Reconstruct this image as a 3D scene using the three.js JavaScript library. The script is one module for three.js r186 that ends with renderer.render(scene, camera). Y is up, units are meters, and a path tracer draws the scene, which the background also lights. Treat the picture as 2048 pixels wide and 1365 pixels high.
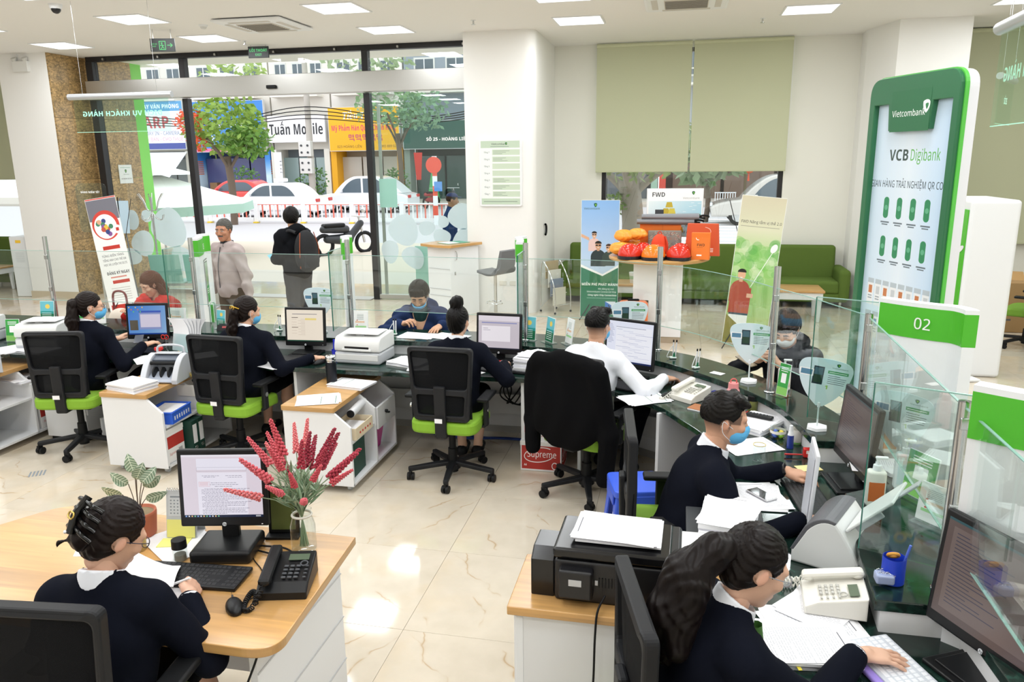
import * as THREE from 'three';
import { RoundedBoxGeometry } from 'three/addons/geometries/RoundedBoxGeometry.js';
import { mergeGeometries, mergeVertices, toCreasedNormals } from 'three/addons/utils/BufferGeometryUtils.js';
import { RectAreaLightUniformsLib } from 'three/addons/lights/RectAreaLightUniformsLib.js';

// ---------------------------------------------------------------- camera, sky, lights, exposure
const scene = new THREE.Scene();
const camera = new THREE.PerspectiveCamera(47.79, 2048 / 1365, 0.05, 400);
camera.position.set(0, 2.28, 0);
camera.quaternion.setFromRotationMatrix(new THREE.Matrix4().makeBasis(
  new THREE.Vector3(0.9780253, -0.01134686, -0.20817722),
  new THREE.Vector3(-0.03707008, 0.97314262, -0.22719871),
  new THREE.Vector3(0.20516411, 0.22992323, 0.95133748)));
const renderer = new THREE.WebGLRenderer({ antialias: true });
renderer.toneMapping = THREE.LinearToneMapping;
renderer.toneMappingExposure = 0.95;
renderer.shadowMap.enabled = true;
renderer.shadowMap.type = THREE.PCFSoftShadowMap;
RectAreaLightUniformsLib.init();
// overcast winter sky, evenly white
scene.background = new THREE.Color().setRGB(2.0, 2.06, 2.14);
const PANEL_GLOW = 20;                       // luminance of the ceiling LED panels

// ---------------------------------------------------------------- small helpers
const V = (x, y, z) => new THREE.Vector3(x, y, z);
const PI = Math.PI, D = PI / 180;
let _s = 12345;
const rnd = () => { _s = (_s + 0x6d2b79f5) | 0; let t = Math.imul(_s ^ (_s >>> 15), 1 | _s); t = (t + Math.imul(t ^ (t >>> 7), 61 | t)) ^ t; return ((t ^ (t >>> 14)) >>> 0) / 4294967296; };
const rr = (a, b) => a + (b - a) * rnd();
const seed = (n) => { _s = n * 7919 + 17; };
const clamp = (x, a, b) => Math.min(b, Math.max(a, x));
const smooth = (a, b, x) => { const t = clamp((x - a) / (b - a), 0, 1); return t * t * (3 - 2 * t); };
const mix = (a, b, t) => a + (b - a) * t;

// materials, shared by key
const mats = new Map();
function mat(color, rough = 0.6, o = {}) {
  const key = color + '|' + rough + '|' + Object.entries(o).map(([k, v]) => k + (v && v.uuid ? v.uuid : v && v.isColor ? v.getHexString() : v && v.isVector2 ? v.x + ',' + v.y : v)).join();
  if (!mats.has(key)) mats.set(key, new THREE.MeshPhysicalMaterial({ color, roughness: rough, ...o }));
  return mats.get(key);
}
// textures; Vietnamese letters are drawn as plain letters with their marks added
const MARK = { '\u0301': [[-0.06, -0.1], [0.1, -0.24]], '\u0300': [[0.06, -0.1], [-0.1, -0.24]], '\u0302': [[-0.14, -0.08], [0, -0.2], [0.14, -0.08]], '\u0306': [[-0.13, -0.2], [0, -0.1], [0.13, -0.2]], '\u0309': [[-0.06, -0.24], [0.07, -0.24], [0.0, -0.1]], '\u0303': [[-0.15, -0.1], [-0.05, -0.18], [0.05, -0.1], [0.15, -0.18]] };
function accents(g, raw, text, x, y, max) {
  const bare = text.normalize('NFD').replace(/[\u0300-\u036f]/g, ''), full = g.measureText(bare).width, k = max && full > max ? max / full : 1, size = parseFloat(/(\d+)px/.exec(g.font)?.[1] ?? 10);
  if (g.textAlign === 'center') x -= full * k / 2;
  const keep = g.textAlign; g.textAlign = 'left'; g.save(); g.translate(x, y); g.scale(k, 1); raw(bare, 0, 0); g.strokeStyle = g.fillStyle; g.lineWidth = size * 0.07; let at = 0;
  for (const ch of text.normalize('NFC')) {
    const [b, ...m] = [...ch.normalize('NFD')], w = g.measureText(b).width, top = /[a-z]/.test(b) && !/[bdfhklt]/.test(b) ? -size * 0.55 : -size * 0.72; let up = top;
    for (const c of m) { g.beginPath(); if (c === '\u0323') { g.arc(at + w / 2, size * 0.14, size * 0.06, 0, 7); g.fill(); } else if (c === '\u031b') { g.moveTo(at + w * 0.85, top); g.lineTo(at + w * 1.05, top - size * 0.06); g.stroke(); } else if (MARK[c]) { MARK[c].forEach(([a, d], i) => (i ? g.lineTo(at + w / 2 + a * size, up + d * size) : g.moveTo(at + w / 2 + a * size, up + d * size))); g.stroke(); up -= size * 0.13; } }
    at += w;
  }
  g.restore(); g.textAlign = keep;
}
const texs = new Map();
function canvasTex(key, w, h, draw, o = {}) {
  if (texs.has(key)) return texs.get(key);
  const c = document.createElement('canvas'); c.width = w; c.height = h;
  const g = c.getContext('2d'), raw = g.fillText.bind(g);
  g.fillText = (s, x, y, max) => accents(g, raw, s, x, y, max);
  draw(g, w, h);
  const t = new THREE.CanvasTexture(c);
  t.colorSpace = THREE.SRGBColorSpace; t.magFilter = THREE.LinearFilter; t.anisotropy = 8;
  Object.assign(t, o); texs.set(key, t);
  return t;
}
function hash2(x, y, s) { let h = (x * 374761393 + y * 668265263 + s * 974634777) | 0; h = Math.imul(h ^ (h >>> 13), 1274126177); return ((h ^ (h >>> 16)) >>> 0) / 4294967296; }
function vnoise(x, y, p, q, s) {            // value noise, repeats every p, q cells
  const xi = Math.floor(x), yi = Math.floor(y), fx = x - xi, fy = y - yi, m = (a, n) => ((a % n) + n) % n;
  const u = fx * fx * (3 - 2 * fx), v = fy * fy * (3 - 2 * fy);
  return mix(mix(hash2(m(xi, p), m(yi, q), s), hash2(m(xi + 1, p), m(yi, q), s), u), mix(hash2(m(xi, p), m(yi + 1, q), s), hash2(m(xi + 1, p), m(yi + 1, q), s), u), v);
}
function fbm(u, v, f, oct, s, fy = f) { let a = 0.5, r = 0, t = 0; for (let i = 0; i < oct; i++) { r += a * vnoise(u * f, v * fy, f, fy, s + i); t += a; a *= 0.5; f *= 2; fy *= 2; } return r / t; }
function dataTex(key, n, m, fn, srgb = true, o = {}) {     // fn(u, v) -> [r, g, b] in 0..1
  if (texs.has(key)) return texs.get(key);
  const d = new Uint8Array(n * m * 4);
  for (let y = 0; y < m; y++) for (let x = 0; x < n; x++) {
    const c = fn((x + 0.5) / n, (y + 0.5) / m), i = (y * n + x) * 4;
    d[i] = clamp(c[0], 0, 1) * 255; d[i + 1] = clamp(c[1], 0, 1) * 255; d[i + 2] = clamp(c[2], 0, 1) * 255; d[i + 3] = 255;
  }
  const t = new THREE.DataTexture(d, n, m);
  t.wrapS = t.wrapT = THREE.RepeatWrapping; t.magFilter = THREE.LinearFilter; t.minFilter = THREE.LinearFilter;
  if (srgb) t.colorSpace = THREE.SRGBColorSpace;
  t.needsUpdate = true; Object.assign(t, o); texs.set(key, t);
  return t;
}
function rep(t, u, v, ox = 0, oy = 0, rot = 0) { const c = t.clone(); c.repeat.set(u, v); c.offset.set(ox, oy); c.rotation = rot; return c; }

// geometry, shared by key
const geos = new Map();
const cached = (key, make) => { if (!geos.has(key)) geos.set(key, make()); return geos.get(key); };
function muv(g) {                              // uv in metres, by the axis a face points along
  g = g.index ? g.toNonIndexed() : g;
  const p = g.attributes.position, n = g.attributes.normal, uv = new Float32Array(p.count * 2);
  for (let f = 0; f < p.count; f += 3) {
    let ax = 0, ay = 0, az = 0;
    for (let k = f; k < f + 3; k++) { ax += n.getX(k); ay += n.getY(k); az += n.getZ(k); }
    ax = Math.abs(ax); ay = Math.abs(ay); az = Math.abs(az);
    for (let k = f; k < f + 3; k++) {
      const x = p.getX(k), y = p.getY(k), z = p.getZ(k);
      if (ay >= ax && ay >= az) { uv[k * 2] = x; uv[k * 2 + 1] = -z; } else if (az >= ax) { uv[k * 2] = x; uv[k * 2 + 1] = y; } else { uv[k * 2] = z; uv[k * 2 + 1] = y; }
    }
  }
  g.setAttribute('uv', new THREE.BufferAttribute(uv, 2));
  return g;
}
const f3 = (v) => v.toFixed(4);
// a box of w x h x d standing on y = 0 (centred when mid is set), edges rounded by r
function box(w, h, d, r = 0, mid = false) {
  return cached('b' + [w, h, d, r].map(f3) + mid, () => {
    r = Math.min(r, w / 2.01, h / 2.01, d / 2.01);
    let g = r > 0 ? new RoundedBoxGeometry(w, h, d, r > 0.012 ? 3 : 1, r) : new THREE.BoxGeometry(w, h, d);
    g = muv(g);
    if (!mid) g.translate(0, h / 2, 0);
    return g;
  });
}
const tf = (g, x = 0, y = 0, z = 0, rx = 0, ry = 0, rz = 0, s) => { g = g.clone(); if (s) g.scale(...(Array.isArray(s) ? s : [s, s, s])); if (rx) g.rotateX(rx); if (rz) g.rotateZ(rz); if (ry) g.rotateY(ry); g.translate(x, y, z); return g; };
const cyl = (r1, r2, h, n = 20, open = false) => cached('c' + [r1, r2, h, n].map(f3) + open, () => new THREE.CylinderGeometry(r1, r2, h, n, 1, open).translate(0, h / 2, 0));   // stands on y = 0, r1 above
const ball = (r, sx = 1, sy = 1, sz = 1, n = 18) => cached('s' + [r, sx, sy, sz, n].map(f3), () => new THREE.SphereGeometry(r, n, Math.ceil(n * 0.7)).scale(sx, sy, sz));
const lathe = (pts, n = 28) => cached('l' + pts.flat().map(f3) + n, () => new THREE.LatheGeometry(pts.map(([a, b]) => new THREE.Vector2(a, b)), n));
function bar(a, b, r1, r2 = r1, n = 10) {      // a round rod between two points
  const d = b.clone().sub(a), g = new THREE.CylinderGeometry(r2, r1, d.length(), n);
  g.translate(0, d.length() / 2, 0); g.applyQuaternion(new THREE.Quaternion().setFromUnitVectors(V(0, 1, 0), d.normalize())); g.translate(a.x, a.y, a.z);
  return g;
}
const tube = (pts, r, n = 40, m = 8, closed = false) => new THREE.TubeGeometry(new THREE.CatmullRomCurve3(pts.map((p) => (p.isVector3 ? p : V(...p))), closed), n, r, m, closed);
function rrShape(w, h, r, cx = 0, cy = 0) {    // rounded rectangle
  const s = new THREE.Shape(), x = cx - w / 2, y = cy - h / 2;
  s.moveTo(x + r, y); s.lineTo(x + w - r, y); s.quadraticCurveTo(x + w, y, x + w, y + r); s.lineTo(x + w, y + h - r); s.quadraticCurveTo(x + w, y + h, x + w - r, y + h);
  s.lineTo(x + r, y + h); s.quadraticCurveTo(x, y + h, x, y + h - r); s.lineTo(x, y + r); s.quadraticCurveTo(x, y, x + r, y);
  return s;
}
const poly = (pts) => new THREE.Shape(pts.map(([a, b]) => new THREE.Vector2(a, b)));
function ext(shape, depth, bevel = 0, seg = 8) {   // extruded along +z
  return new THREE.ExtrudeGeometry(shape, { depth, bevelEnabled: bevel > 0, bevelSize: bevel, bevelThickness: bevel, bevelSegments: 2, bevelOffset: -bevel, curveSegments: seg });
}
const slab = (shape, y0, h, bevel = 0, seg = 12) => { const g = ext(shape, h - 2 * bevel, bevel, seg); g.translate(0, 0, bevel); g.rotateX(PI / 2); g.scale(1, -1, 1); flip(g); g.translate(0, y0, 0); return muv(g); };   // shape in (x, z), rises h above y0
function flip(g) { if (g.index) { const i = g.index.array; for (let k = 0; k < i.length; k += 3) { const t = i[k]; i[k] = i[k + 1]; i[k + 1] = t; } } else { for (const name of Object.keys(g.attributes)) { const a = g.attributes[name], n = a.itemSize, A = a.array; for (let k = 0; k < a.count; k += 3) for (let j = 0; j < n; j++) { const t = A[k * n + j]; A[k * n + j] = A[(k + 1) * n + j]; A[(k + 1) * n + j] = t; } } } g.computeVertexNormals(); return g; }
function join(list) {                           // several geometries as one part
  const gs = list.map((g) => { const c = g.index ? g.toNonIndexed() : g.clone(); for (const k of Object.keys(c.attributes)) if (!['position', 'normal', 'uv'].includes(k)) c.deleteAttribute(k); if (!c.attributes.uv) c.setAttribute('uv', new THREE.BufferAttribute(new Float32Array(c.attributes.position.count * 2), 2)); c.clearGroups?.(); return c; });
  return mergeGeometries(gs);
}
function bend(g, fn) { g = g.clone(); const p = g.attributes.position, v = V(0, 0, 0); for (let i = 0; i < p.count; i++) { v.fromBufferAttribute(p, i); fn(v); p.setXYZ(i, v.x, v.y, v.z); } g.computeVertexNormals(); return g; }

// ---------------------------------------------------------------- scene tree
const taken = new Map();
function numbered(name) { const n = taken.get(name) ?? 0; taken.set(name, n + 1); return n ? name + '_' + String(n).padStart(3, '0') : name; }
function thing(name, label, category, [x, y, z] = [0, 0, 0], turn = 0, group) {
  const o = new THREE.Group(); o.name = numbered(name); o.position.set(x, y, z); o.rotation.y = turn;
  o.userData = { label, category }; if (group) o.userData.group = group;
  scene.add(o); return o;
}
function part(parent, name, geo, m, x = 0, y = 0, z = 0, rx = 0, ry = 0, rz = 0) {
  const o = new THREE.Mesh(geo, m); o.name = name; o.position.set(x, y, z); o.rotation.set(rx, ry, rz, 'YXZ');
  o.castShadow = o.receiveShadow = true; parent.add(o); return o;
}
function solo(name, label, category, geo, m, pos = [0, 0, 0], turn = 0, group) {   // a thing that is one mesh
  const o = part(scene, numbered(name), geo, m, ...pos, 0, turn); o.userData = { label, category }; if (group) o.userData.group = group; return o;
}
function struct(name, geo, m, pos = [0, 0, 0], label) { const o = part(scene, name, geo, m, ...pos); o.userData = { kind: 'structure' }; if (label) o.userData.label = label; return o; }
function structGroup(name, pos = [0, 0, 0], label) { const o = new THREE.Group(); o.name = name; o.position.set(...pos); o.userData = { kind: 'structure' }; if (label) o.userData.label = label; scene.add(o); return o; }

// ---------------------------------------------------------------- shared looks
const white = mat('#eef0f2', 0.45), paperM = mat('#f4f4f6', 0.85), black = mat('#131416', 0.5, { specularIntensity: 0.5 }), darkGrey = mat('#2b2c2f', 0.55), cloth = (c, r = 0.9) => mat(c, r, { specularIntensity: 0.2 }), navyM = cloth('#0f1320');
const steel = mat('#c9cbcc', 0.22, { metalness: 1 }), brushed = mat('#b9b8b4', 0.38, { metalness: 1 }), chrome = mat('#e4e6e8', 0.08, { metalness: 1 });
const lime = mat('#4fb82b', 0.4), seatGreen = mat('#86b530', 0.75), sofaGreen = mat('#5a7033', 0.9, { specularIntensity: 0.3 }), deepGreen = mat('#0c6b45', 0.5);
const frameDark = mat('#2c2b2d', 0.4, { metalness: 0.4 });
const glassM = mat('#fbfefd', 0, { transmission: 1, thickness: 0, ior: 1.5 }), glassTint = mat('#f3faf8', 0, { transmission: 1, thickness: 0, ior: 1.5 });
const glassEdge = mat('#2f6f60', 0.15), acrylic = mat('#eef6f6', 0.02, { transmission: 1, thickness: 0, ior: 1.48 });
const woodT = dataTex('wood', 512, 512, (u, v) => {
  const k = Math.floor(v * 8), t = hash2(k, 3, 5), w = fbm(u + t, v, 4, 4, 9 + k, 64), s = fbm(u * 1 + t * 3, v, 3, 3, 40 + k, 16), a = 0.82 + 0.12 * t + 0.14 * (w - 0.5) + 0.16 * (s - 0.5);
  return [0.88 * a, 0.68 * a, 0.42 * a];
});
const woodM = mat('#ffffff', 0.28, { map: rep(woodT, 1, 1), clearcoat: 0.3, clearcoatRoughness: 0.2 });
const graniteT = dataTex('granite', 512, 512, (u, v) => {
  const a = fbm(u, v, 8, 5, 3), b = fbm(u, v, 60, 2, 13), c = fbm(u, v, 5, 4, 23), vein = Math.pow(1 - Math.abs(fbm(u, v, 6, 4, 33) * 2 - 1), 14);
  const k = 0.07 + 0.10 * a * b * 2 + 0.10 * vein;
  return [k * 0.62 + 0.03 * c, k * 1.15 + 0.05 * c, k * 1.0 + 0.04 * c];
});
const graniteM = mat('#ffffff', 0.1, { map: rep(graniteT, 0.9, 0.9), ior: 1.55 });
// ================================================================ the banking hall
const CEIL = 4.05, FAC = -12.1, BACK = -13.1, LEFT = -15, RIGHT = 6.5, FRONT = 2.6, WT = 0.25;
// ---- ceiling panels: the large area lights of the room
const panelX = [-9.3, -6.8, -4.05, -1.37, 1.5, 3.95], panelZ = [-10.78, -9.15, -7.5, -5.9, -4.3, -2.7, -1.1, 0.5];
const glowM = mat('#ffffff', 0.6, { emissive: new THREE.Color(1, 1, 1), emissiveIntensity: 1.6 });
const panelPlace = { 0: ['over the stone pilaster', 'over the lobby side of the glass front', 'by the glass front, before the stainless band', 'in front of the wall with directory board', 'above the wide roller blinds', 'over the kiosk corner'] };
panelZ.forEach((z, j) => panelX.forEach((x, i) => {
  const where = j === 0 ? panelPlace[0][i] : j === 1 ? ['behind the dome camera', 'next to the running-man exit sign', 'beside the ceiling air cassette', 'over the public side', 'over the round gift table', 'over the tall totem'][i] : null;
  const t = thing('ceiling_light', where ? 'flush square white LED ceiling panel ' + where : 'flush square white LED ceiling panel above the staff area', 'ceiling light', [x, CEIL, z], 0, where ? 'LED panels over the public lobby' : 'LED panels over the staff area');
  part(t, 'frame', cached('panelframe', () => { const s = rrShape(0.64, 0.64, 0.004); s.holes.push(new THREE.Path(rrShape(0.6, 0.6, 0.004).getPoints())); return ext(s, 0.012).rotateX(PI / 2); }), white, 0, 0, 0);
  part(t, 'diffuser', box(0.6, 0.006, 0.6), glowM, 0, -0.008, 0);
  const l = new THREE.RectAreaLight(0xf7fbff, PANEL_GLOW, 0.58, 0.58); l.name = 'panel_light'; l.position.set(0, -0.014, 0); l.rotation.x = -PI / 2; t.add(l);
}));
// ---- floor: polished cream tiles, 0.8 m
const marble = (k) => dataTex('marble' + k, 512, 512, (u, v) => {
  const wx = u + 0.12 * (fbm(u, v, 3, 4, 71 + k) - 0.5), wy = v + 0.12 * (fbm(u, v, 3, 4, 91 + k) - 0.5);
  const big = fbm(wx, wy, 3, 5, 11 + k * 3), mid = fbm(wx, wy, 9, 4, 31 + k * 3);
  let vein = 0; for (let i = 0; i < 3; i++) { const q = wy * 1.0 + wx * (0.35 + 0.2 * i) * (k % 2 ? -1 : 1) + i * 0.33 + 0.25 * (fbm(wx, wy, 4, 4, 51 + i + k * 5) - 0.5), d = Math.abs(q - Math.floor(q) - 0.5); vein += Math.exp(-d * 150) * smooth(0.45, 0.7, fbm(u, v, 5, 3, 61 + i + k)); }
  const w = 0.06 * (big - 0.5) + 0.05 * (mid - 0.5), tan = smooth(0.42, 0.75, big) * 0.6;
  return [0.875 + w - 0.12 * vein - 0.02 * tan, 0.838 + w - 0.19 * vein - 0.045 * tan, 0.775 + w * 1.1 - 0.26 * vein - 0.085 * tan];
});
const tileMats = [0, 1, 2, 3].map((k) => mat('#f3f1ee', 0.075, { map: marble(k), ior: 1.52 }));
const tileGeo = (() => { const g = new RoundedBoxGeometry(0.7985, 0.02, 0.7985, 1, 0.0012), p = g.attributes.position, uv = g.attributes.uv; for (let i = 0; i < p.count; i++) uv.setXY(i, p.getX(i) / 0.8 + 0.5, p.getZ(i) / 0.8 + 0.5); return g; })();
const floor = structGroup('floor', [0, 0, 0], 'polished cream stone-look floor tiles');
part(floor, 'bedding', box(RIGHT - LEFT + 0.6, 0.15, FRONT - BACK + 0.6), mat('#7d7466', 0.8), (RIGHT + LEFT) / 2, -0.162, (FRONT + BACK) / 2);
{
  seed(4); const far = [];
  for (let j = -13; j <= 7; j++) for (let i = -18; i <= 10; i++) {
    const x = -1.266 + 0.4 + i * 0.8, z = -4.016 + 0.4 + j * 0.8;
    if (x < LEFT - 0.3 || x > RIGHT + 0.3 || z > FRONT + 0.3 || z < BACK - 0.3) continue;
    const k = Math.floor(rnd() * 4), turn = Math.floor(rnd() * 4) * PI / 2;
    const seen = z < -1.9 && x > -0.62 * -z - 2.8 - (z < -11 ? 4 : 0) && x < 0.5 * -z + 0.6 && !(z > -6.8 && z < -4.4 && x < -4.6);
    if (seen) part(floor, 'tile', tileGeo, tileMats[k], x, -0.01, z, 0, turn);
    else { const g = tileGeo.clone(); g.translate(x, -0.01, z); far.push(g); }
  }
  const o = part(floor, 'outlying_tiles', join(far), tileMats[1]); o.userData.kind = 'stuff';
}
// ---- ceiling and walls
const wallM = mat('#f3f2ef', 0.8), wallCream = mat('#ecebe2', 0.8), ceilM = mat('#f4f2ef', 0.85);
struct('ceiling', box(RIGHT - LEFT + 1, 0.3, FRONT - BACK + 1), ceilM, [(RIGHT + LEFT) / 2, CEIL, (FRONT + BACK) / 2]);
const wallBox = (name, x0, x1, z0, z1, y0 = 0, y1 = CEIL, m = wallM) => struct(name, box(x1 - x0, y1 - y0, z1 - z0), m, [(x0 + x1) / 2, y0, (z0 + z1) / 2]);
wallBox('wall_front', LEFT, RIGHT, FRONT, FRONT + WT);
wallBox('wall_left', LEFT - WT, LEFT, BACK - WT, FRONT + WT);
wallBox('wall_right', RIGHT, RIGHT + WT, BACK - WT, FRONT + WT, 0, CEIL, wallCream);
// back wall round the blinds
const wb = structGroup('wall_back', [0, 0, 0], 'cream back wall round the windows');
const wbox = (x0, x1, y0, y1, m = wallCream, z0 = BACK - WT, z1 = BACK) => part(wb, 'wall_panel', box(x1 - x0, y1 - y0, z1 - z0), m, (x0 + x1) / 2, y0, (z0 + z1) / 2);
wbox(-2.3, -1.27, 0, CEIL); wbox(1.6, 3.75, 0, CEIL); wbox(-1.27, 1.6, 0, 0.62); wbox(-1.27, 1.6, 3.96, CEIL); wbox(3.75, RIGHT, 0, CEIL);
wbox(LEFT, -13.9, 0, CEIL); wbox(-13.9, -11, 0, 0.6); wbox(-13.9, -11, 3.96, CEIL);
wbox(-3.35, -2.9, 0, CEIL, wallM, BACK - WT, FAC - 0.1);
// rounded white column with the directory, beside the glass front
const colShape = (() => { const s = new THREE.Shape(), x0 = -3.1, x1 = -2.06, z0 = -11.28, z1 = BACK, r = 0.16; s.moveTo(x0, z1); s.lineTo(x0, z0); s.lineTo(x1 - r, z0); s.quadraticCurveTo(x1, z0, x1, z0 - r); s.lineTo(x1, z1); return s; })();
struct('column_directory', slab(colShape, 0, CEIL), wallM, [0, 0, 0], 'white column with one rounded corner');
// column behind the totem
const colB = new THREE.Shape(); [[2.6, BACK], [2.6, -12.75], [2.82, -11.9], [3.72, -11.9], [3.72, BACK]].forEach(([a, b], i) => (i ? colB.lineTo(a, b) : colB.moveTo(a, b)));
struct('column_corner', slab(colB, 0, CEIL), wallM);
// white pilaster with one flank clad in brown granite
const stoneT = dataTex('stone', 512, 512, (u, v) => {
  const a = fbm(u, v, 40, 3, 5, 90), b = fbm(u, v, 6, 4, 15, 12), c = fbm(u, v, 120, 1, 25), s = smooth(0.5, 0.62, fbm(u, v, 30, 2, 45, 60));
  const k = 0.68 + 0.3 * (a - 0.5) + 0.22 * (b - 0.5) + 0.2 * (c - 0.5) - 0.09 * s;
  return [k * 0.98, k * 0.79 + 0.01, k * 0.54];
});
const stoneM = mat('#ffffff', 0.3, { map: rep(stoneT, 0.7, 0.7) });
const pil = structGroup('column_pilaster', [0, 0, 0], 'white pilaster with brown granite flank');
part(pil, 'plaster', box(0.94, CEIL, 0.9), wallM, -10.6, 0, -11.8);
const stoneSlab = (x, z, y0, h, d, w = 0.03) => part(pil, 'stone_slab', cached('ss' + h + d + w, () => muv(new RoundedBoxGeometry(w, h - 0.004, d - 0.004, 1, 0.002))), stoneM, x, y0 + h / 2, z);
for (let k = 0; k < 4; k++) for (let j = 0; j < 2; j++) stoneSlab(-10.115, -11.55 - j * 0.4, k * 1.0125, 1.0125, 0.4);
part(pil, 'skirting', box(0.98, 0.12, 0.012), mat('#c9b9a0', 0.3), -10.6, 0, -11.34);
// granite cheek wall outside the glass with a lime edge
for (let k = 0; k < 4; k++) for (let j = 0; j < 2; j++) stoneSlab(-9.99, -12.36 - j * 0.42, k * 1.0125, 1.0125, 0.42, 0.3);
part(pil, 'plaster', box(0.5, 4.6, 0.85), mat('#b9a88c', 0.8), -10.4, -0.2, -12.6);
part(pil, 'lime_edge', box(0.3, 4.8, 0.5), mat('#7ed957', 0.5), -9.995, -0.2, -13.03);
// ---- glass front
const fac = structGroup('window_1', [0, 0, 0], 'dark framed glass shop front with open middle bay');
const fx0 = -9.97, fx1 = -3.1;
const fr = (x0, x1, y0, y1, d = 0.12, m = frameDark, name = 'frame', z = FAC) => part(fac, name, box(x1 - x0, y1 - y0, d, 0.004), m, (x0 + x1) / 2, y0, z);
fr(fx0, fx1, 3.97, CEIL); fr(fx0, fx0 + 0.13, 0, 3.97, 0.14);
for (const x of [-8.2, -4.97]) { fr(x, x + 0.1, 3.63, 3.97); fr(x, x + 0.1, 0, 3.33); }
fr(-4.87, fx1, 0.02, 0.09, 0.1, brushed, 'bottom_rail'); fr(-9.84, -8.2, 0.02, 0.09, 0.1, brushed, 'bottom_rail');
const bandO = part(fac, 'door_operator_band', box(fx1 - fx0 - 0.05, 0.31, 0.2, 0.006), brushed, (fx0 + fx1) / 2, 3.34, FAC + 0.06);
part(bandO, 'motion_sensor', box(0.17, 0.055, 0.05, 0.012), black, 0.05, 0.09, 0.12);
const pane = (x0, x1, y0, y1, m, z = FAC) => part(fac, 'pane', box(x1 - x0, y1 - y0, 0.012), m, (x0 + x1) / 2, y0, z);
pane(-9.84, -8.2, 3.63, 3.97, glassM); pane(-8.1, -4.97, 3.63, 3.97, glassM); pane(-4.87, fx1, 3.63, 3.97, glassM);
pane(-9.84, -8.2, 0.09, 3.33, glassM); pane(-4.87, fx1, 0.09, 3.33, glassTint);
fr(-4.8, -4.75, 0.05, 3.3, 0.03, brushed, 'sliding_leaf_edge', FAC - 0.06);
for (let i = 0; i < 7; i++) part(fac, 'clip', box(0.03, 0.03, 0.05), brushed, -9.6 + i * 1.05, 3.985, FAC + 0.075);
part(fac, 'threshold', box(3.1, 0.012, 0.3), brushed, -6.55, 0, FAC);
// frosted film on the glass: rounded petals
const frost = mat('#eaf3f6', 0.75, { transmission: 0.6, thickness: 0 });
const petal = (w, h) => { const s = new THREE.Shape(); s.moveTo(0, -h / 2); s.bezierCurveTo(w * 0.4, -h * 0.5, w * 0.62, h * 0.1, w * 0.42, h * 0.36); s.bezierCurveTo(w * 0.25, h * 0.55, -w * 0.3, h * 0.55, -w * 0.45, h * 0.3); s.bezierCurveTo(-w * 0.6, 0, -w * 0.3, -h * 0.5, 0, -h / 2); return ext(s, 0.002, 0, 10); };
const film = (list, z) => list.forEach(([x, y, w, h, a]) => part(fac, 'frosted_petal', petal(w * 0.84, h * 0.84), frost, x, y, z, 0, 0, a * D));
film([[-3.42, 1.4, 0.5, 0.5, 150], [-3.72, 1.3, 0.24, 0.22, 80], [-3.76, 1.05, 0.36, 0.32, -20], [-3.4, 0.98, 0.52, 0.4, 60], [-4.0, 1.2, 0.28, 0.34, 100], [-4.4, 1.15, 0.6, 0.62, 30], [-4.25, 0.72, 0.5, 0.4, 140], [-4.66, 0.8, 0.36, 0.46, 0], [-3.75, 0.72, 0.44, 0.3, 80]], FAC + 0.01);
film([[-9.5, 1.3, 0.4, 0.42, 20], [-9.15, 1.38, 0.26, 0.3, 100], [-8.75, 1.15, 0.8, 0.85, 40], [-9.3, 0.9, 0.55, 0.55, 150], [-8.55, 0.62, 0.6, 0.5, -30], [-9.55, 0.65, 0.36, 0.44, 80], [-8.98, 0.5, 0.4, 0.36, 0]], FAC + 0.01);
part(fac, 'window_lettering', new THREE.PlaneGeometry(1.7, 0.1), mat('#ffffff', 0.6, { alphaMap: canvasTex('glasstextA', 1024, 64, (g) => { g.fillStyle = '#000'; g.fillRect(0, 0, 1024, 64); g.fillStyle = '#fff'; g.font = 'bold 44px sans-serif'; g.fillText('SỐ 25 - HOÀNG LIÊN - TP LÀO CAI - LÀO CAI', 4, 46); }, { colorSpace: THREE.NoColorSpace }), transparent: true, side: THREE.DoubleSide }), -3.12, 2.6, FAC + 0.012);
part(fac, 'pale_notice', box(0.3, 0.46, 0.004), mat('#bfe4dc', 0.6), -4.66, 1.53, FAC - 0.03);
part(fac, 'pale_notice', box(0.32, 0.8, 0.004), mat('#c9e8e0', 0.6, { transmission: 0.4, thickness: 0 }), -4.08, 0.1, FAC - 0.03);
// ---- blind window
const win2 = structGroup('window_2', [0, 0, 0], 'wide dark framed window behind roller blinds');
for (const [x0, x1, y0, y1] of [[-1.27, -1.2, 0.62, 3.96], [1.53, 1.6, 0.62, 3.96], [-1.27, 1.6, 0.62, 0.68], [-1.27, 1.6, 3.9, 3.96]]) part(win2, 'frame', box(x1 - x0, y1 - y0, 0.1, 0.003), frameDark, (x0 + x1) / 2, y0, BACK - 0.08);
part(win2, 'pane', box(2.73, 3.22, 0.01), glassM, 0.165, 0.68, BACK - 0.08);
part(win2, 'sill', box(2.87, 0.03, 0.3), mat('#d8d2c4', 0.3), 0.165, 0.6, BACK - 0.1);
const win3 = structGroup('window_3', [0, 0, 0], 'lobby window beyond the pilaster');
for (const [x0, x1, y0, y1] of [[-13.9, -13.83, 0.6, 3.96], [-11.07, -11, 0.6, 3.96], [-13.9, -11, 0.6, 0.66]]) part(win3, 'frame', box(x1 - x0, y1 - y0, 0.1, 0.003), frameDark, (x0 + x1) / 2, y0, BACK - 0.08);
part(win3, 'pane', box(2.76, 3.3, 0.01), glassM, -12.45, 0.66, BACK - 0.08);
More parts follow.
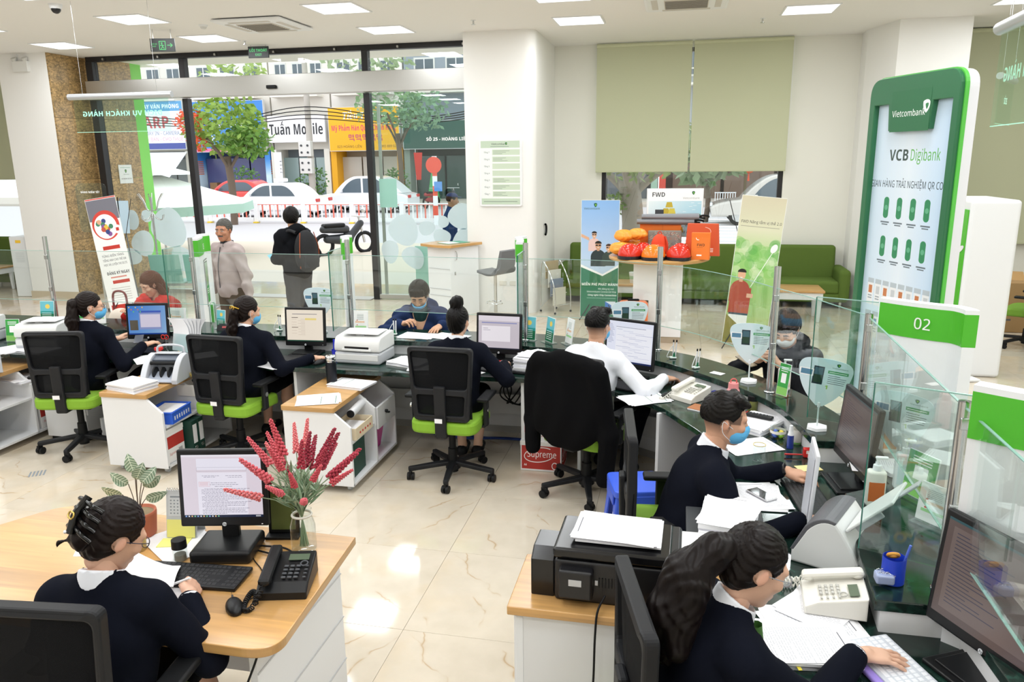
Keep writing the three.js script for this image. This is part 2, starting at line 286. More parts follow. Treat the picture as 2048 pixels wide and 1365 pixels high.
// roller blinds
const blindM = mat('#cfd2b2', 0.85, { transmission: 0.12, thickness: 0 });
function blind(label, x0, x1, ybot, z) {
  const t = thing('roller_blind', label, 'roller blind', [(x0 + x1) / 2, ybot, z], 0);
  part(t, 'fabric', box(x1 - x0, CEIL - ybot - 0.06, 0.004), blindM, 0, 0.012, 0);
  part(t, 'hem_bar', box(x1 - x0, 0.02, 0.012, 0.004), mat('#bfc2a0', 0.6), 0, 0, 0);
  part(t, 'roller', new THREE.CylinderGeometry(0.03, 0.03, x1 - x0, 14).rotateZ(PI / 2), mat('#cfd2b2', 0.8), 0, CEIL - ybot - 0.04, 0);
  part(t, 'bead_chain', bar(V(0, 0, 0), V(0, 1.6, 0), 0.0025, 0.0025, 5), white, x1 - (x0 + x1) / 2 + 0.012, CEIL - ybot - 1.66, 0.02);
}
blind('sage green roller blind half down, next to the white directory column', -1.36, 0.118, 2.05, -12.97);
blind('sage green roller blind half down, next to the tall blue totem', 0.15, 1.61, 2.05, -12.97);
blind('sage green roller blind drawn low behind the cardboard box', 3.78, 6.3, 0.95, -12.97);
blind('sage green roller blind beyond the white pilaster', -13.85, -11.05, 2.0, -12.97);
// ================================================================ smooth solids: distance fields meshed with surface nets
// a field is a list of primitives joined with a smooth minimum; cut(p) may carve it
const cone = (a, b, r1, r2, k) => ({ a, b, r1, r2, k });                       // tapered capsule
const egg = (c, r, k, q) => ({ c, r, k, q });                                    // ellipsoid, q turns it
function primDist(p, x, y, z) {
  if (p.c) {
    let dx = x - p.c.x, dy = y - p.c.y, dz = z - p.c.z;
    if (p.q) { const v = primDist.t.set(dx, dy, dz).applyQuaternion(p.qi ??= p.q.clone().invert()); dx = v.x; dy = v.y; dz = v.z; }
    const ax = dx / p.r.x, ay = dy / p.r.y, az = dz / p.r.z, k0 = Math.sqrt(ax * ax + ay * ay + az * az);
    if (k0 < 1e-4) return -Math.min(p.r.x, p.r.y, p.r.z);
    const bx = ax / p.r.x, by = ay / p.r.y, bz = az / p.r.z, k1 = Math.sqrt(bx * bx + by * by + bz * bz);
    return k0 * (k0 - 1) / k1;
  }
  const bax = p.b.x - p.a.x, bay = p.b.y - p.a.y, baz = p.b.z - p.a.z, pax = x - p.a.x, pay = y - p.a.y, paz = z - p.a.z;
  const l = bax * bax + bay * bay + baz * baz, h = l < 1e-9 ? 0 : clamp((pax * bax + pay * bay + paz * baz) / l, 0, 1);
  const ex = pax - bax * h, ey = pay - bay * h, ez = paz - baz * h;
  return Math.sqrt(ex * ex + ey * ey + ez * ez) - (p.r1 + (p.r2 - p.r1) * h);
}
primDist.t = new THREE.Vector3();
function fieldOf(prims, k, cut) {
  return (x, y, z) => {
    let d = 1e3;
    for (const p of prims) {
      const e = primDist(p, x, y, z), kk = p.k ?? k;
      if (e - d > kk) continue;
      if (d - e > kk) { d = e; continue; }
      const h = Math.max(kk - Math.abs(d - e), 0) / kk; d = Math.min(d, e) - h * h * kk * 0.25;
    }
    return cut ? cut(d, x, y, z) : d;
  };
}
function boundsOf(prims, pad) {
  const b = new THREE.Box3();
  for (const p of prims) {
    if (p.c) { const m = p.q ? Math.max(p.r.x, p.r.y, p.r.z) : 0; b.expandByPoint(V(p.c.x - (m || p.r.x), p.c.y - (m || p.r.y), p.c.z - (m || p.r.z))); b.expandByPoint(V(p.c.x + (m || p.r.x), p.c.y + (m || p.r.y), p.c.z + (m || p.r.z))); }
    else { for (const [q, r] of [[p.a, p.r1], [p.b, p.r2]]) { b.expandByPoint(V(q.x - r, q.y - r, q.z - r)); b.expandByPoint(V(q.x + r, q.y + r, q.z + r)); } }
  }
  return b.expandByScalar(pad);
}
function meshField(f, bounds, h, colour) {
  const o = bounds.min, n = [0, 1, 2].map((i) => Math.ceil((bounds.max.getComponent(i) - o.getComponent(i)) / h) + 2), [nx, ny, nz] = n;
  const val = new Float32Array(nx * ny * nz).fill(1), B = 4, reach = B * h * 1.05;
  for (let k0 = 0; k0 < nz; k0 += B) for (let j0 = 0; j0 < ny; j0 += B) for (let i0 = 0; i0 < nx; i0 += B) {     // skip blocks far from the surface
    const c = f(o.x + (i0 + B / 2) * h, o.y + (j0 + B / 2) * h, o.z + (k0 + B / 2) * h), far = Math.abs(c) > reach * 1.6;
    for (let k = k0; k < Math.min(k0 + B, nz); k++) for (let j = j0; j < Math.min(j0 + B, ny); j++) for (let i = i0; i < Math.min(i0 + B, nx); i++)
      val[(k * ny + j) * nx + i] = far ? c : f(o.x + i * h, o.y + j * h, o.z + k * h);
  }
  const id = new Int32Array(nx * ny * nz).fill(-1), pos = [], idx = [];
  for (let k = 0; k < nz - 1; k++) for (let j = 0; j < ny - 1; j++) for (let i = 0; i < nx - 1; i++) {
    let sx = 0, sy = 0, sz = 0, m = 0, inside = 0;
    const at = (a, b, c) => val[((k + c) * ny + j + b) * nx + i + a];
    for (let q = 0; q < 8; q++) if (at(q & 1, (q >> 1) & 1, q >> 2) < 0) inside++;
    if (!inside || inside === 8) continue;
    for (const [p, q] of EDGES) {
      const va = at(p & 1, (p >> 1) & 1, p >> 2), vb = at(q & 1, (q >> 1) & 1, q >> 2);
      if ((va < 0) === (vb < 0)) continue;
      const t = va / (va - vb); sx += mix(p & 1, q & 1, t); sy += mix((p >> 1) & 1, (q >> 1) & 1, t); sz += mix(p >> 2, q >> 2, t); m++;
    }
    id[(k * ny + j) * nx + i] = pos.length / 3; pos.push(o.x + (i + sx / m) * h, o.y + (j + sy / m) * h, o.z + (k + sz / m) * h);
  }
  const I = (i, j, k) => id[(k * ny + j) * nx + i], quad = (a, b, c, d, rev) => { if (a < 0 || b < 0 || c < 0 || d < 0) return; rev ? idx.push(a, c, b, a, d, c) : idx.push(a, b, c, a, c, d); };
  for (let k = 1; k < nz - 1; k++) for (let j = 1; j < ny - 1; j++) for (let i = 1; i < nx - 1; i++) {
    const v = val[(k * ny + j) * nx + i] < 0;
    if (v !== val[(k * ny + j) * nx + i + 1] < 0) quad(I(i, j - 1, k - 1), I(i, j, k - 1), I(i, j, k), I(i, j - 1, k), !v);
    if (v !== val[(k * ny + j + 1) * nx + i] < 0) quad(I(i - 1, j, k - 1), I(i - 1, j, k), I(i, j, k), I(i, j, k - 1), !v);
    if (v !== val[((k + 1) * ny + j) * nx + i] < 0) quad(I(i - 1, j - 1, k), I(i, j - 1, k), I(i, j, k), I(i - 1, j, k), !v);
  }
  const g = new THREE.BufferGeometry();
  g.setAttribute('position', new THREE.BufferAttribute(new Float32Array(pos), 3)); g.setIndex(idx);
  if (colour) { const c = new Float32Array(pos.length), cc = new THREE.Color(); for (let i = 0; i < pos.length; i += 3) { cc.set(colour(pos[i], pos[i + 1], pos[i + 2])); c[i] = cc.r; c[i + 1] = cc.g; c[i + 2] = cc.b; } g.setAttribute('color', new THREE.BufferAttribute(c, 3)); }
  g.computeVertexNormals();
  return g;
}
const EDGES = []; for (let p = 0; p < 8; p++) for (const b of [1, 2, 4]) if (!(p & b)) EDGES.push([p, p | b]);
const blob = (prims, h, k = 0.02, cut, colour, pad = 0.02) => meshField(fieldOf(prims, k, cut), boundsOf(prims, k + pad), h, colour);
const plain = (g) => { const c = g.index ? g.toNonIndexed() : g; c.setAttribute('uv', new THREE.BufferAttribute(new Float32Array(c.attributes.position.count * 2), 2)); return c; };
// ================================================================ people
// local frame: faces -z, own right hand is +x, origin on the floor under the hips
const v3 = (a) => V(a[0], a[1], a[2]);
const skinOf = (c) => mat('#ffffff', 0.5, { vertexColors: true, name: 'skin' + c, sheen: 0.15, sheenRoughness: 0.5 });
function ik(a, t, l1, l2, pole) {               // elbow between shoulder a and wrist t
  const d = t.clone().sub(a); let L = d.length(); const m = (l1 + l2) * 0.995; if (L > m) { d.multiplyScalar(m / L); L = m; t.copy(a).add(d); }
  const u = d.clone().normalize(), c = (l1 * l1 - l2 * l2 + L * L) / (2 * L), h = Math.sqrt(Math.max(l1 * l1 - c * c, 0));
  const p = pole.clone().addScaledVector(u, -pole.dot(u)).normalize();
  return a.clone().addScaledVector(u, c).addScaledVector(p, h);
}
// a hand: wrist at the origin, fingers along -z, palm down, thumb towards -x (a right hand); curl 0 flat .. 1 fist
function handPrims(side, curl, spread = 1, thumbIn = 0.3) {
  const s = side, out = [], P = (x, y, z) => V(x * s, y, z);
  out.push(cone(P(0.0, 0, 0.02), P(0, 0, -0.02), 0.0235, 0.025, 0.02), { ...egg(P(-0.004, -0.002, -0.055), V(0.04, 0.0155, 0.05), 0.016) }, cone(P(-0.018, -0.008, -0.03), P(-0.03, -0.01, -0.052), 0.016, 0.013, 0.016));
  const F = [[-0.03, 0.078, 0.0088, -0.088, 0.09], [-0.010, 0.087, 0.0092, -0.094, 0.02], [0.010, 0.08, 0.0087, -0.09, -0.05], [0.027, 0.063, 0.0077, -0.08, -0.13]];
  F.forEach(([x, len, r, z0, sp], i) => {
    const c = Array.isArray(curl) ? curl[i] : curl; let p = P(x, 0, z0), a = c * 0.55; const yaw = sp * spread;
    out.push(cone(P(x * 0.8, 0, z0 + 0.04), p, r * 1.15, r * 1.1, 0.01));
    [0.45, 0.31, 0.24].forEach((f, j) => { a += [0.15, 1.15, 0.75][j] * c; const d = P(-Math.sin(yaw) * Math.cos(a), -Math.sin(a), -Math.cos(a) * Math.cos(yaw)).multiplyScalar(len * f), q = p.clone().add(d); out.push(cone(p, q, r * (1 - 0.06 * j), r * (0.94 - 0.06 * j), 0.005)); p = q; });
  });
  const t0 = P(-0.026, -0.006, -0.03), t1 = P(-0.046 + 0.012 * thumbIn, -0.012 - 0.012 * thumbIn, -0.058), t2 = P(-0.054 + 0.03 * thumbIn, -0.014 - 0.018 * thumbIn, -0.085), t3 = P(-0.05 + 0.045 * thumbIn, -0.016 - 0.02 * thumbIn, -0.105);
  out.push(cone(t0, t1, 0.0135, 0.0115, 0.012), cone(t1, t2, 0.0105, 0.0098, 0.004), cone(t2, t3, 0.0098, 0.0078, 0.004));
  return out;
}
function movePrims(list, q, t, s = 1) {
  for (const p of list) { for (const k of ['a', 'b', 'c']) if (p[k]) p[k].multiplyScalar(s).applyQuaternion(q).add(t); if (p.c) { p.r.multiplyScalar(s); p.q = q.clone().multiply(p.q ?? new THREE.Quaternion()); } else { p.r1 *= s; p.r2 *= s; } if (p.k) p.k *= s; }
  return list;
}
const look = (dir, up) => { const z = dir.clone().negate().normalize(), x = up.clone().cross(z).normalize(), y = z.clone().cross(x); return new THREE.Quaternion().setFromRotationMatrix(new THREE.Matrix4().makeBasis(x, y, z)); };
// head, in its own frame: centre between the ears, faces -z
function headPrims(o) {
  const w = o.wide ?? 1, m = o.man ? 1 : 0;
  const L = [egg(V(0, 0.032, 0.016), V(0.075 * w, 0.092, 0.094), 0.02), egg(V(0, -0.005, -0.03), V(0.066 * w, 0.085, 0.066), 0.03), egg(V(0, -0.055, -0.03), V((0.052 + 0.005 * m) * w, 0.062, 0.06), 0.03),
    egg(V(0, -0.098, -0.066), V(0.024 + 0.006 * m, 0.018, 0.02), 0.03), cone(V(0, 0.008, -0.094), V(0, -0.03, -0.112), 0.0075, 0.0115, 0.012), egg(V(-0.013, -0.036, -0.101), V(0.009, 0.0075, 0.01), 0.008), egg(V(0.013, -0.036, -0.101), V(0.009, 0.0075, 0.01), 0.008),
    cone(V(-0.045, 0.026, -0.078), V(0.045, 0.026, -0.078), 0.012, 0.012, 0.016), egg(V(-0.042, -0.022, -0.07), V(0.022, 0.018, 0.02), 0.02), egg(V(0.042, -0.022, -0.07), V(0.022, 0.018, 0.02), 0.02),
    cone(V(-0.018, -0.066, -0.091), V(0.018, -0.066, -0.091), 0.0065, 0.0065, 0.006), cone(V(-0.014, -0.076, -0.089), V(0.014, -0.076, -0.089), 0.0072, 0.0072, 0.006),
    egg(V(-0.031, 0.005, -0.083), V(0.014, 0.009, 0.01), 0.006), egg(V(0.031, 0.005, -0.083), V(0.014, 0.009, 0.01), 0.006)];
  for (const s of [-1, 1]) L.push(egg(V(s * 0.077 * w, -0.008, 0.012), V(0.0075, 0.028, 0.017), 0.006, new THREE.Quaternion().setFromEuler(new THREE.Euler(-0.2, -s * 0.35, 0))));
  return L;
}
function headColour(skin, o) {
  const base = new THREE.Color(skin), lip = base.clone().lerp(new THREE.Color(o.lip ?? '#b5564f'), o.man ? 0.35 : 0.7), brow = new THREE.Color(o.hair ?? '#17120f'), ear = base.clone().lerp(new THREE.Color('#c9705a'), 0.25);
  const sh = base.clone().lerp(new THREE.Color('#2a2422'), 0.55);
  return (x, y, z) => {
    if (z < -0.05) {
      const ax = Math.abs(x);
      if (ax < 0.02 && y > -0.083 && y < -0.06 && z < -0.085) return lip;
      if (y > 0.02 && y < 0.032 + ax * 0.06 - (ax > 0.035 ? (ax - 0.035) * 0.4 : 0) && y > 0.0215 && ax > 0.013 && ax < 0.05) return brow;
      const ex = (ax - 0.031) / 0.0135, ey = (y - 0.004) / (o.shut ? 0.0022 : 0.0052);
      if (ex * ex + ey * ey < 1) return o.shut ? brow : Math.abs(ax - 0.031) < 0.006 ? brow : new THREE.Color('#d9d2cc');
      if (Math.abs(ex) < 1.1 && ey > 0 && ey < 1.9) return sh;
      if (o.moustache && y < -0.044 && y > -0.061 && ax < 0.032 && z < -0.07) return brow;
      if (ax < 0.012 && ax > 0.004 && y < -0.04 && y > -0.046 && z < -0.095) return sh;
    }
    if (o.shaved && y < 0.05 && y > -0.06 && z > -0.01 - (y < 0 ? 0 : 0.05) && Math.abs(x) < 0.085 && Math.hypot(x / 0.08, (y + 0.01) / 0.05, (z - 0.012) / 0.025) > 1.15) return base.clone().lerp(brow, clamp((y + 0.065) / 0.075, 0, 0.75));
    if (Math.abs(x) > 0.078) return ear;
    return base;
  };
}
const eulerQ = (pitch, yaw, roll = 0) => new THREE.Quaternion().setFromEuler(new THREE.Euler(-pitch * D, yaw * D, roll * D, 'YXZ'));   // pitch > 0 looks down, yaw > 0 to the own left
function hairPrims(o) {
  const p = o.puff ?? 0.013, L = [egg(V(0, 0.036, 0.02), V(0.075 + p, 0.092 + p, 0.094 + p), 0.02)];
  if (o.style === 'bowl' || o.style === 'long') L.push(egg(V(0, 0.01, 0.04), V(0.08 + p * 0.8, 0.1, 0.075 + p), 0.03));
  if (!o.man) L.push(egg(V(0, -0.03, 0.052), V(0.064, 0.062, 0.05), 0.03));
  if (o.fringe) for (let i = -3; i <= 3; i++) L.push(cone(V(i * 0.017, 0.1, -0.062), V(i * 0.02 + 0.003, 0.052 - Math.abs(i) * 0.003 - (i & 1) * 0.006, -0.085 + Math.abs(i) * 0.006), 0.016, 0.007, 0.012));
  if (o.quiff) for (let i = -3; i <= 3; i++) L.push(cone(V(i * 0.02, 0.115, -0.03), V(i * 0.019, 0.098, -0.074), 0.024, 0.014, 0.016));
  return L;
}
// hair keeps clear of the face: front of the head below the hairline, and the nape
function hairCut(o) {
  const line = o.line ?? 0.062, nape = o.nape ?? -0.075, side = o.side ?? -0.02;
  return (d, x, y, z) => {
    const groove = o.smoothHair ? 0 : 0.0017 * Math.sin(Math.atan2(x, 0.13 - y) * 46 + 90 * z) + 0.0012 * Math.sin(Math.atan2(x, 0.12 - y) * 83 + 60 * z + 5 * Math.sin(y * 60));
    d += groove;
    const front = Math.max(y - (line + 0.0 * x) - (z + 0.06) * 0.55, 0) >= 0 ? (line - y) * 1 + 0 : 0;
    // carve: points in front of a slanting plane and below the hairline
    const face = Math.max(y - line + Math.abs(x) * (o.peak ?? 0.15), z + 0.052 - Math.max(0, side - y) * 1.1 - Math.max(0, 0.03 - Math.abs(x)) * 0.2);
    d = Math.max(d, -face);
    const low = o.style === 'long' ? -1 : nape - y + Math.max(0, -z) * 1.1;
    d = Math.max(d, low);
    if (o.earFree !== false) d = Math.max(d, -(Math.hypot((Math.abs(x) - 0.088) / 1, y + 0.012, z - 0.008) - 0.036));
    return d;
  };
}
let STEP = { body: 0.013, head: 0.0048, hand: 0.0034 };
function person(o) {
  const t = thing('person', o.label, 'person', o.at, (o.turn ?? 0) * D);
  const sit = o.sit ?? true, sc = o.scale ?? 1, build = o.build ?? 1, seatY = o.seatY ?? 0.5, rig = {};
  // ---- skeleton
  const hip = v3(o.hip ?? [0, sit ? seatY : 0.9, 0]), lean = (o.lean ?? 8) * D, twist = (o.twist ?? 0) * D, tors = (o.torso ?? 0.46) * sc, sway = (o.sway ?? 0) * D;
  const up = V(Math.sin(sway), Math.cos(lean), -Math.sin(lean)).normalize(), q = new THREE.Quaternion().setFromAxisAngle(V(0, 1, 0), twist);
  const chest = hip.clone().addScaledVector(up, tors * 0.62), neck = hip.clone().addScaledVector(up, tors).add(V(0, 0.02, 0)), waist = hip.clone().addScaledVector(up, tors * 0.3);
  const right = V(1, 0, 0).applyQuaternion(q), fwd = right.clone().cross(up).multiplyScalar(-1).normalize(); if (fwd.z > 0) fwd.negate();
  const sw = (o.shoulder ?? 0.172) * sc * build, sh = [1, -1].map((s) => neck.clone().addScaledVector(up, -0.072 * sc).addScaledVector(right, s * sw).add(V(0, o.shrug ?? 0, 0)).addScaledVector(fwd, o.round ?? 0.015));
  const hq = eulerQ(...(o.head ?? [10, 0, 0])), headUp = V(0, 1, 0).applyQuaternion(hq);
  const nk = neck.clone().addScaledVector(up, 0.045 * sc), hc = nk.clone().addScaledVector(V(0, 1, 0).lerp(headUp, 0.6).normalize(), (o.man ? 0.112 : 0.102) * sc).add(V(0, 0, -0.012).applyQuaternion(hq)).addScaledVector(fwd, 0.015);
  if (o.headAt) hc.copy(v3(o.headAt));
  const wr = [v3(o.handR ?? [0.2, 0.76, -0.42]), v3(o.handL ?? [-0.2, 0.76, -0.42])], ua = 0.285 * sc, fa = 0.245 * sc;
  const el = [0, 1].map((i) => ik(sh[i], wr[i], ua, fa, v3((i ? o.poleL : o.poleR) ?? [i ? -0.5 : 0.5, -1, 0.35])));
  const kn = o.knees ?? (sit ? [[0.1, seatY - 0.01, -0.42], [-0.1, seatY - 0.01, -0.42]] : [[0.09, 0.48, -0.02], [-0.09, 0.48, 0.0]]);
  const an = o.ankles ?? (sit ? [[0.1, 0.09, -0.4], [-0.1, 0.09, -0.4]] : [[0.09, 0.09, 0.02], [-0.09, 0.09, 0.02]]);
  const K = kn.map(v3), A = an.map(v3), hj = [1, -1].map((s) => hip.clone().addScaledVector(right, s * 0.085));
  Object.assign(rig, { group: t, hip, chest, neck, nk, sh, el, wr, hc, hq, up, fwd, right, K, A });
  // ---- body: one skin surface (head, hands and limbs under the clothes)
  const skin = o.skin ?? '#d9a487', sm = skinOf('');
  const bodyP = [cone(hip.clone(), waist, 0.1 * build, 0.1 * build, 0.05), cone(waist, chest, 0.1 * build, 0.12 * build, 0.05), cone(sh[0], sh[1], 0.045, 0.045, 0.06), cone(neck.clone().addScaledVector(up, -0.05), hc.clone().add(V(0, -0.05, 0.012).applyQuaternion(hq)), 0.054 * (o.man ? 1.06 : 0.88), 0.05 * (o.man ? 1.05 : 0.86), 0.02)];
  for (const i of [0, 1]) { bodyP.push(cone(sh[i], el[i], 0.043, 0.036, 0.03), cone(el[i], wr[i], 0.036, 0.0245, 0.02), cone(hj[i], K[i], 0.07, 0.046, 0.02), cone(K[i], A[i].clone().lerp(K[i], 0.6), 0.045, 0.049, 0.02), cone(A[i].clone().lerp(K[i], 0.6), A[i], 0.049, 0.033, 0.02), cone(A[i], A[i].clone().add(V(0, -0.05, -0.12)), 0.032, 0.025, 0.02)); }
  const pieces = [plain(blob(bodyP, STEP.body, 0.03, null, () => skin))];
  const hs = sc * (o.headScale ?? (o.man ? 0.96 : 0.92)), hP = [...headPrims(o), cone(V(0, -0.03, 0.03), V(0, -0.085, 0.022), o.man ? 0.054 : 0.046, o.man ? 0.05 : 0.042, 0.03)];
  const head = blob(hP, STEP.head, 0.012, null, headColour(skin, o));
  const place = (g, q2, p2, s2 = 1) => { g.scale(s2, s2, s2); g.applyQuaternion(q2); g.translate(p2.x, p2.y, p2.z); return g; };
  pieces.push(plain(place(head, hq, hc, hs)));
  const hd = o.hands ?? [{}, {}];
  for (const i of [0, 1]) {
    const h = hd[i]; if (!h) continue;
    const dir = h.dir ? v3(h.dir).normalize() : wr[i].clone().sub(el[i]).normalize(), hq2 = look(dir, v3(h.up ?? [0, 1, 0]));
    const g = blob(handPrims(i ? -1 : 1, h.curl ?? 0.35, h.spread ?? 1, h.thumb ?? 0.3), STEP.hand, 0.006, null, () => skin, 0.008);
    pieces.push(plain(place(g, hq2, wr[i].clone().addScaledVector(dir, 0.012), (o.man ? 1.02 : 0.92) * sc)));
    rig['hand' + i] = { q: hq2, p: wr[i], dir };
  }
  const body = part(t, 'body', mergeGeometries(pieces.map((g) => { for (const k of Object.keys(g.attributes)) if (!['position', 'normal', 'color', 'uv'].includes(k)) g.deleteAttribute(k); return g; })), sm);
  rig.body = body;
  // ---- clothes
  const fold = (amp, f) => (d, x, y, z) => d + amp * (Math.sin(x * f + 3 * Math.sin(y * f * 0.6 + z * 17)) + Math.sin((y + z * 0.7) * f * 1.3 + 2 * Math.sin(x * f * 0.7)));
  if (o.top) {
    const T = o.top, e = T.ease ?? 0.012, bw = build;
    const P = [egg(chest.clone().addScaledVector(fwd, -0.005), V(0.168 * bw + e, 0.17 * sc, 0.115 * bw + e), 0.05, q), egg(waist, V(0.148 * bw + e, 0.16, 0.112 * bw + e), 0.07, q), cone(sh[0].clone().addScaledVector(right, -0.03), sh[1].clone().addScaledVector(right, 0.03), 0.05 + e, 0.05 + e, 0.05), cone(neck.clone().addScaledVector(up, -0.07), neck.clone().addScaledVector(up, 0.018), 0.085, 0.061, 0.05), cone(neck.clone().addScaledVector(up, -0.01), sh[0], 0.05, 0.044 + e, 0.05), cone(neck.clone().addScaledVector(up, -0.01), sh[1], 0.05, 0.044 + e, 0.05)];
    if (!T.short) P.push(egg(hip.clone().add(V(0, 0.02, 0)), V(0.165 * bw + e, T.hem ?? 0.12, 0.13 * bw + e), 0.06));
    for (const i of [0, 1]) { const w2 = wr[i].clone().lerp(el[i], T.cuff ?? 0.06); P.push(cone(sh[i], el[i], 0.05 + e * 0.9, 0.043 + e, 0.035), cone(el[i], w2, 0.043 + e, 0.032 + e * 0.8, 0.02)); }
    if (T.hood) P.push(egg(neck.clone().addScaledVector(fwd, -0.075).addScaledVector(up, 0.0), V(0.13, 0.075, 0.075), 0.03, q));
    const nb = neck.clone(), cutV = T.vneck ?? 0, fn = fold(T.fold ?? 0.0022, T.freq ?? 26), inv = q.clone().invert();
    const cut = (d, x, y, z) => {
      d = fn(d, x, y, z);
      const rx = x - nb.x, ry = y - nb.y, rz = z - nb.z, along = rx * up.x + ry * up.y + rz * up.z, fx = rx * fwd.x + ry * fwd.y + rz * fwd.z, sx = rx * right.x + ry * right.y + rz * right.z;
      const hole = Math.hypot(sx, (fx - 0.018) * 0.95) - (0.053 + Math.max(0, along) * 0.25);
      d = Math.max(d, -Math.max(hole, -0.03 - along));
      if (cutV) { const g = Math.abs(sx) - (along + cutV) * (T.vwide ?? 0.42); d = Math.max(d, -Math.max(g, 0.03 - fx, -along - cutV, fx - 0.18)); }
      if (T.bottom) d = Math.max(d, T.bottom - y);
      return d;
    };
    const g = blob(P, T.step ?? 0.0105, 0.04, cut);
    rig.top = part(t, T.name ?? 'jacket', g, T.mat ?? navyM);
    if (T.shirt) {      // shirt under the jacket: collar, front, cuffs
      const c = [egg(chest.clone().addScaledVector(fwd, 0.0), V(0.14 * bw, 0.16 * sc, 0.104 * bw), 0.04, q), cone(neck.clone().addScaledVector(up, -0.06), neck.clone().addScaledVector(up, 0.05), 0.085, 0.064 + (o.man ? 0.004 : 0), 0.03)];
      const sg = blob(c, 0.0062, 0.03, (d, x, y, z) => { const rx = x - nb.x, ry = y - nb.y, rz = z - nb.z, along = rx * up.x + ry * up.y + rz * up.z, fx = rx * fwd.x + ry * fwd.y + rz * fwd.z, sx = rx * right.x + ry * right.y + rz * right.z; d = Math.max(d, along - 0.042 + fx * 0.3, Math.min(-0.004 - along, 0.035 - fx)); return Math.max(d, -Math.max(Math.hypot(sx, fx - 0.01) - 0.05 - Math.max(0, along) * 0.12, -0.02 - along)); });
      part(t, 'shirt', sg, T.shirt);
      for (const i of [0, 1]) { const d = wr[i].clone().sub(el[i]).normalize(); part(t, 'cuff', bar(wr[i].clone().addScaledVector(d, -0.035), wr[i].clone().addScaledVector(d, 0.004), 0.036, 0.034, 18), T.shirt); }
    }
  }
  if (o.legs !== null) {
    const L = o.legs ?? { mat: black }, e = L.ease ?? 0.008, P = [egg(hip.clone().add(V(0, -0.015, 0)), V(0.155 * build, 0.1, 0.12), 0.05), cone(hj[0], hj[1], 0.09, 0.09, 0.05)];
    for (const i of [0, 1]) { P.push(cone(hj[i], K[i], 0.088 * build + e, 0.062 + e, 0.035)); if (!L.skirt) P.push(cone(K[i], A[i].clone().add(V(0, 0.02, 0)), 0.062 + e, 0.045 + e, 0.03)); }
    if (L.skirt) P.push(cone(hj[0].clone().lerp(hj[1], 0.5), K[0].clone().lerp(K[1], 0.5), 0.11, 0.075, 0.06));
    part(t, L.skirt ? 'skirt' : 'trousers', blob(P, 0.0135, 0.03, fold(0.002, 24)), L.mat);
    for (const i of [0, 1]) { const d = o.toe?.[i] ? v3(o.toe[i]) : V(0, 0, -1); d.normalize(); const a = A[i].clone().setY(A[i].y - 0.045); part(t, 'shoe', blob([cone(a.clone().addScaledVector(d, -0.04), a.clone().addScaledVector(d, 0.15), 0.04, 0.03, 0.02), cone(a.clone().add(V(0, 0.01, 0)).addScaledVector(d, -0.02), a.clone().addScaledVector(d, 0.06), 0.042, 0.034, 0.02)], 0.0085, 0.02, (dd, x, y) => Math.max(dd, A[i].y - 0.088 - y)), L.shoe ?? black); }
  }
  // ---- hair and what is worn on the head
  const onHead = (name, g, m, parent = t) => part(parent, name, place(g, hq, hc, hs), m);
  rig.onHead = onHead;
  const hairM = mat(o.hair ?? '#17120f', 0.4, { specularIntensity: 0.35 });
  rig.hairM = hairM;
  if (o.style !== 'none') {
    const HP = hairPrims(o), extra = (o.hairExtra ?? []), cut = hairCut(o);
    const hg = blob(HP, 0.0048, 0.012, cut);
    const ho = onHead('hair', hg, hairM);
    if (extra.length) onHead('hair_tail', blob(extra, 0.0055, 0.014, (d, x, y, z) => d + 0.0022 * Math.sin(x * 170 + 5 * Math.sin(y * 28)) + 0.0016 * Math.sin(z * 190 + 4 * Math.sin(y * 31))), hairM, t);
  }
  if (o.mask) {
    const mP = [egg(V(0, -0.055, -0.05), V(0.067, 0.058, 0.07), 0.01), egg(V(0, -0.03, -0.098), V(0.022, 0.022, 0.026), 0.03)];
    const low = o.mask === 'chin' ? -0.03 : 0;
    const mg = blob(mP, 0.0045, 0.02, (d, x, y, z) => { const a = Math.max(d, z + 0.022 + Math.abs(y + 0.055) * 0.12, y - (-0.012 + low) + Math.abs(x) * 0.25, -0.112 + low * 0.5 - y); return Math.max(a, -(d + 0.011)) + 0.0004 * Math.sin(y * 500); });
    const mk = onHead('face_mask', mg, mat(o.maskC ?? '#5fb4e6', 0.8));
    for (const s of [-1, 1]) part(mk, 'ear_loop', place(tube([[s * 0.06, -0.03 + low, -0.04], [s * 0.082, -0.005, 0.0], [s * 0.086, 0.012, 0.03], [s * 0.082, -0.04, 0.022], [s * 0.058, -0.085, -0.03]], 0.0016, 20, 5), hq, hc, hs), white);
  }
  if (o.glasses) {
    const gm = mat(o.glasses, 0.3), list = [];
    for (const s of [-1, 1]) { list.push(new THREE.TorusGeometry(0.023, 0.0018, 6, 22).scale(1, 0.8, 1).translate(s * 0.031, 0.0, -0.108), tube([[s * 0.054, 0.004, -0.107], [s * 0.078, 0.006, -0.06], [s * 0.082, 0.004, 0.01]], 0.0016, 12, 5)); }
    list.push(bar(V(-0.009, 0.003, -0.11), V(0.009, 0.003, -0.11), 0.0016));
    onHead('spectacles', join(list), gm);
  }
  return rig;
}
// ================================================================ furniture and devices, each built once and placed many times
const plastic = mat('#e3e4e2', 0.45), plasticGrey = mat('#b9bcc0', 0.45), plasticDark = mat('#141517', 0.4, { specularIntensity: 0.7 }), deskPhoneWhite = mat('#e9e6dc', 0.4), keyM = mat('#222326', 0.55), redPl = mat('#c8231f', 0.35), bluePl = mat('#1c3fc4', 0.4);
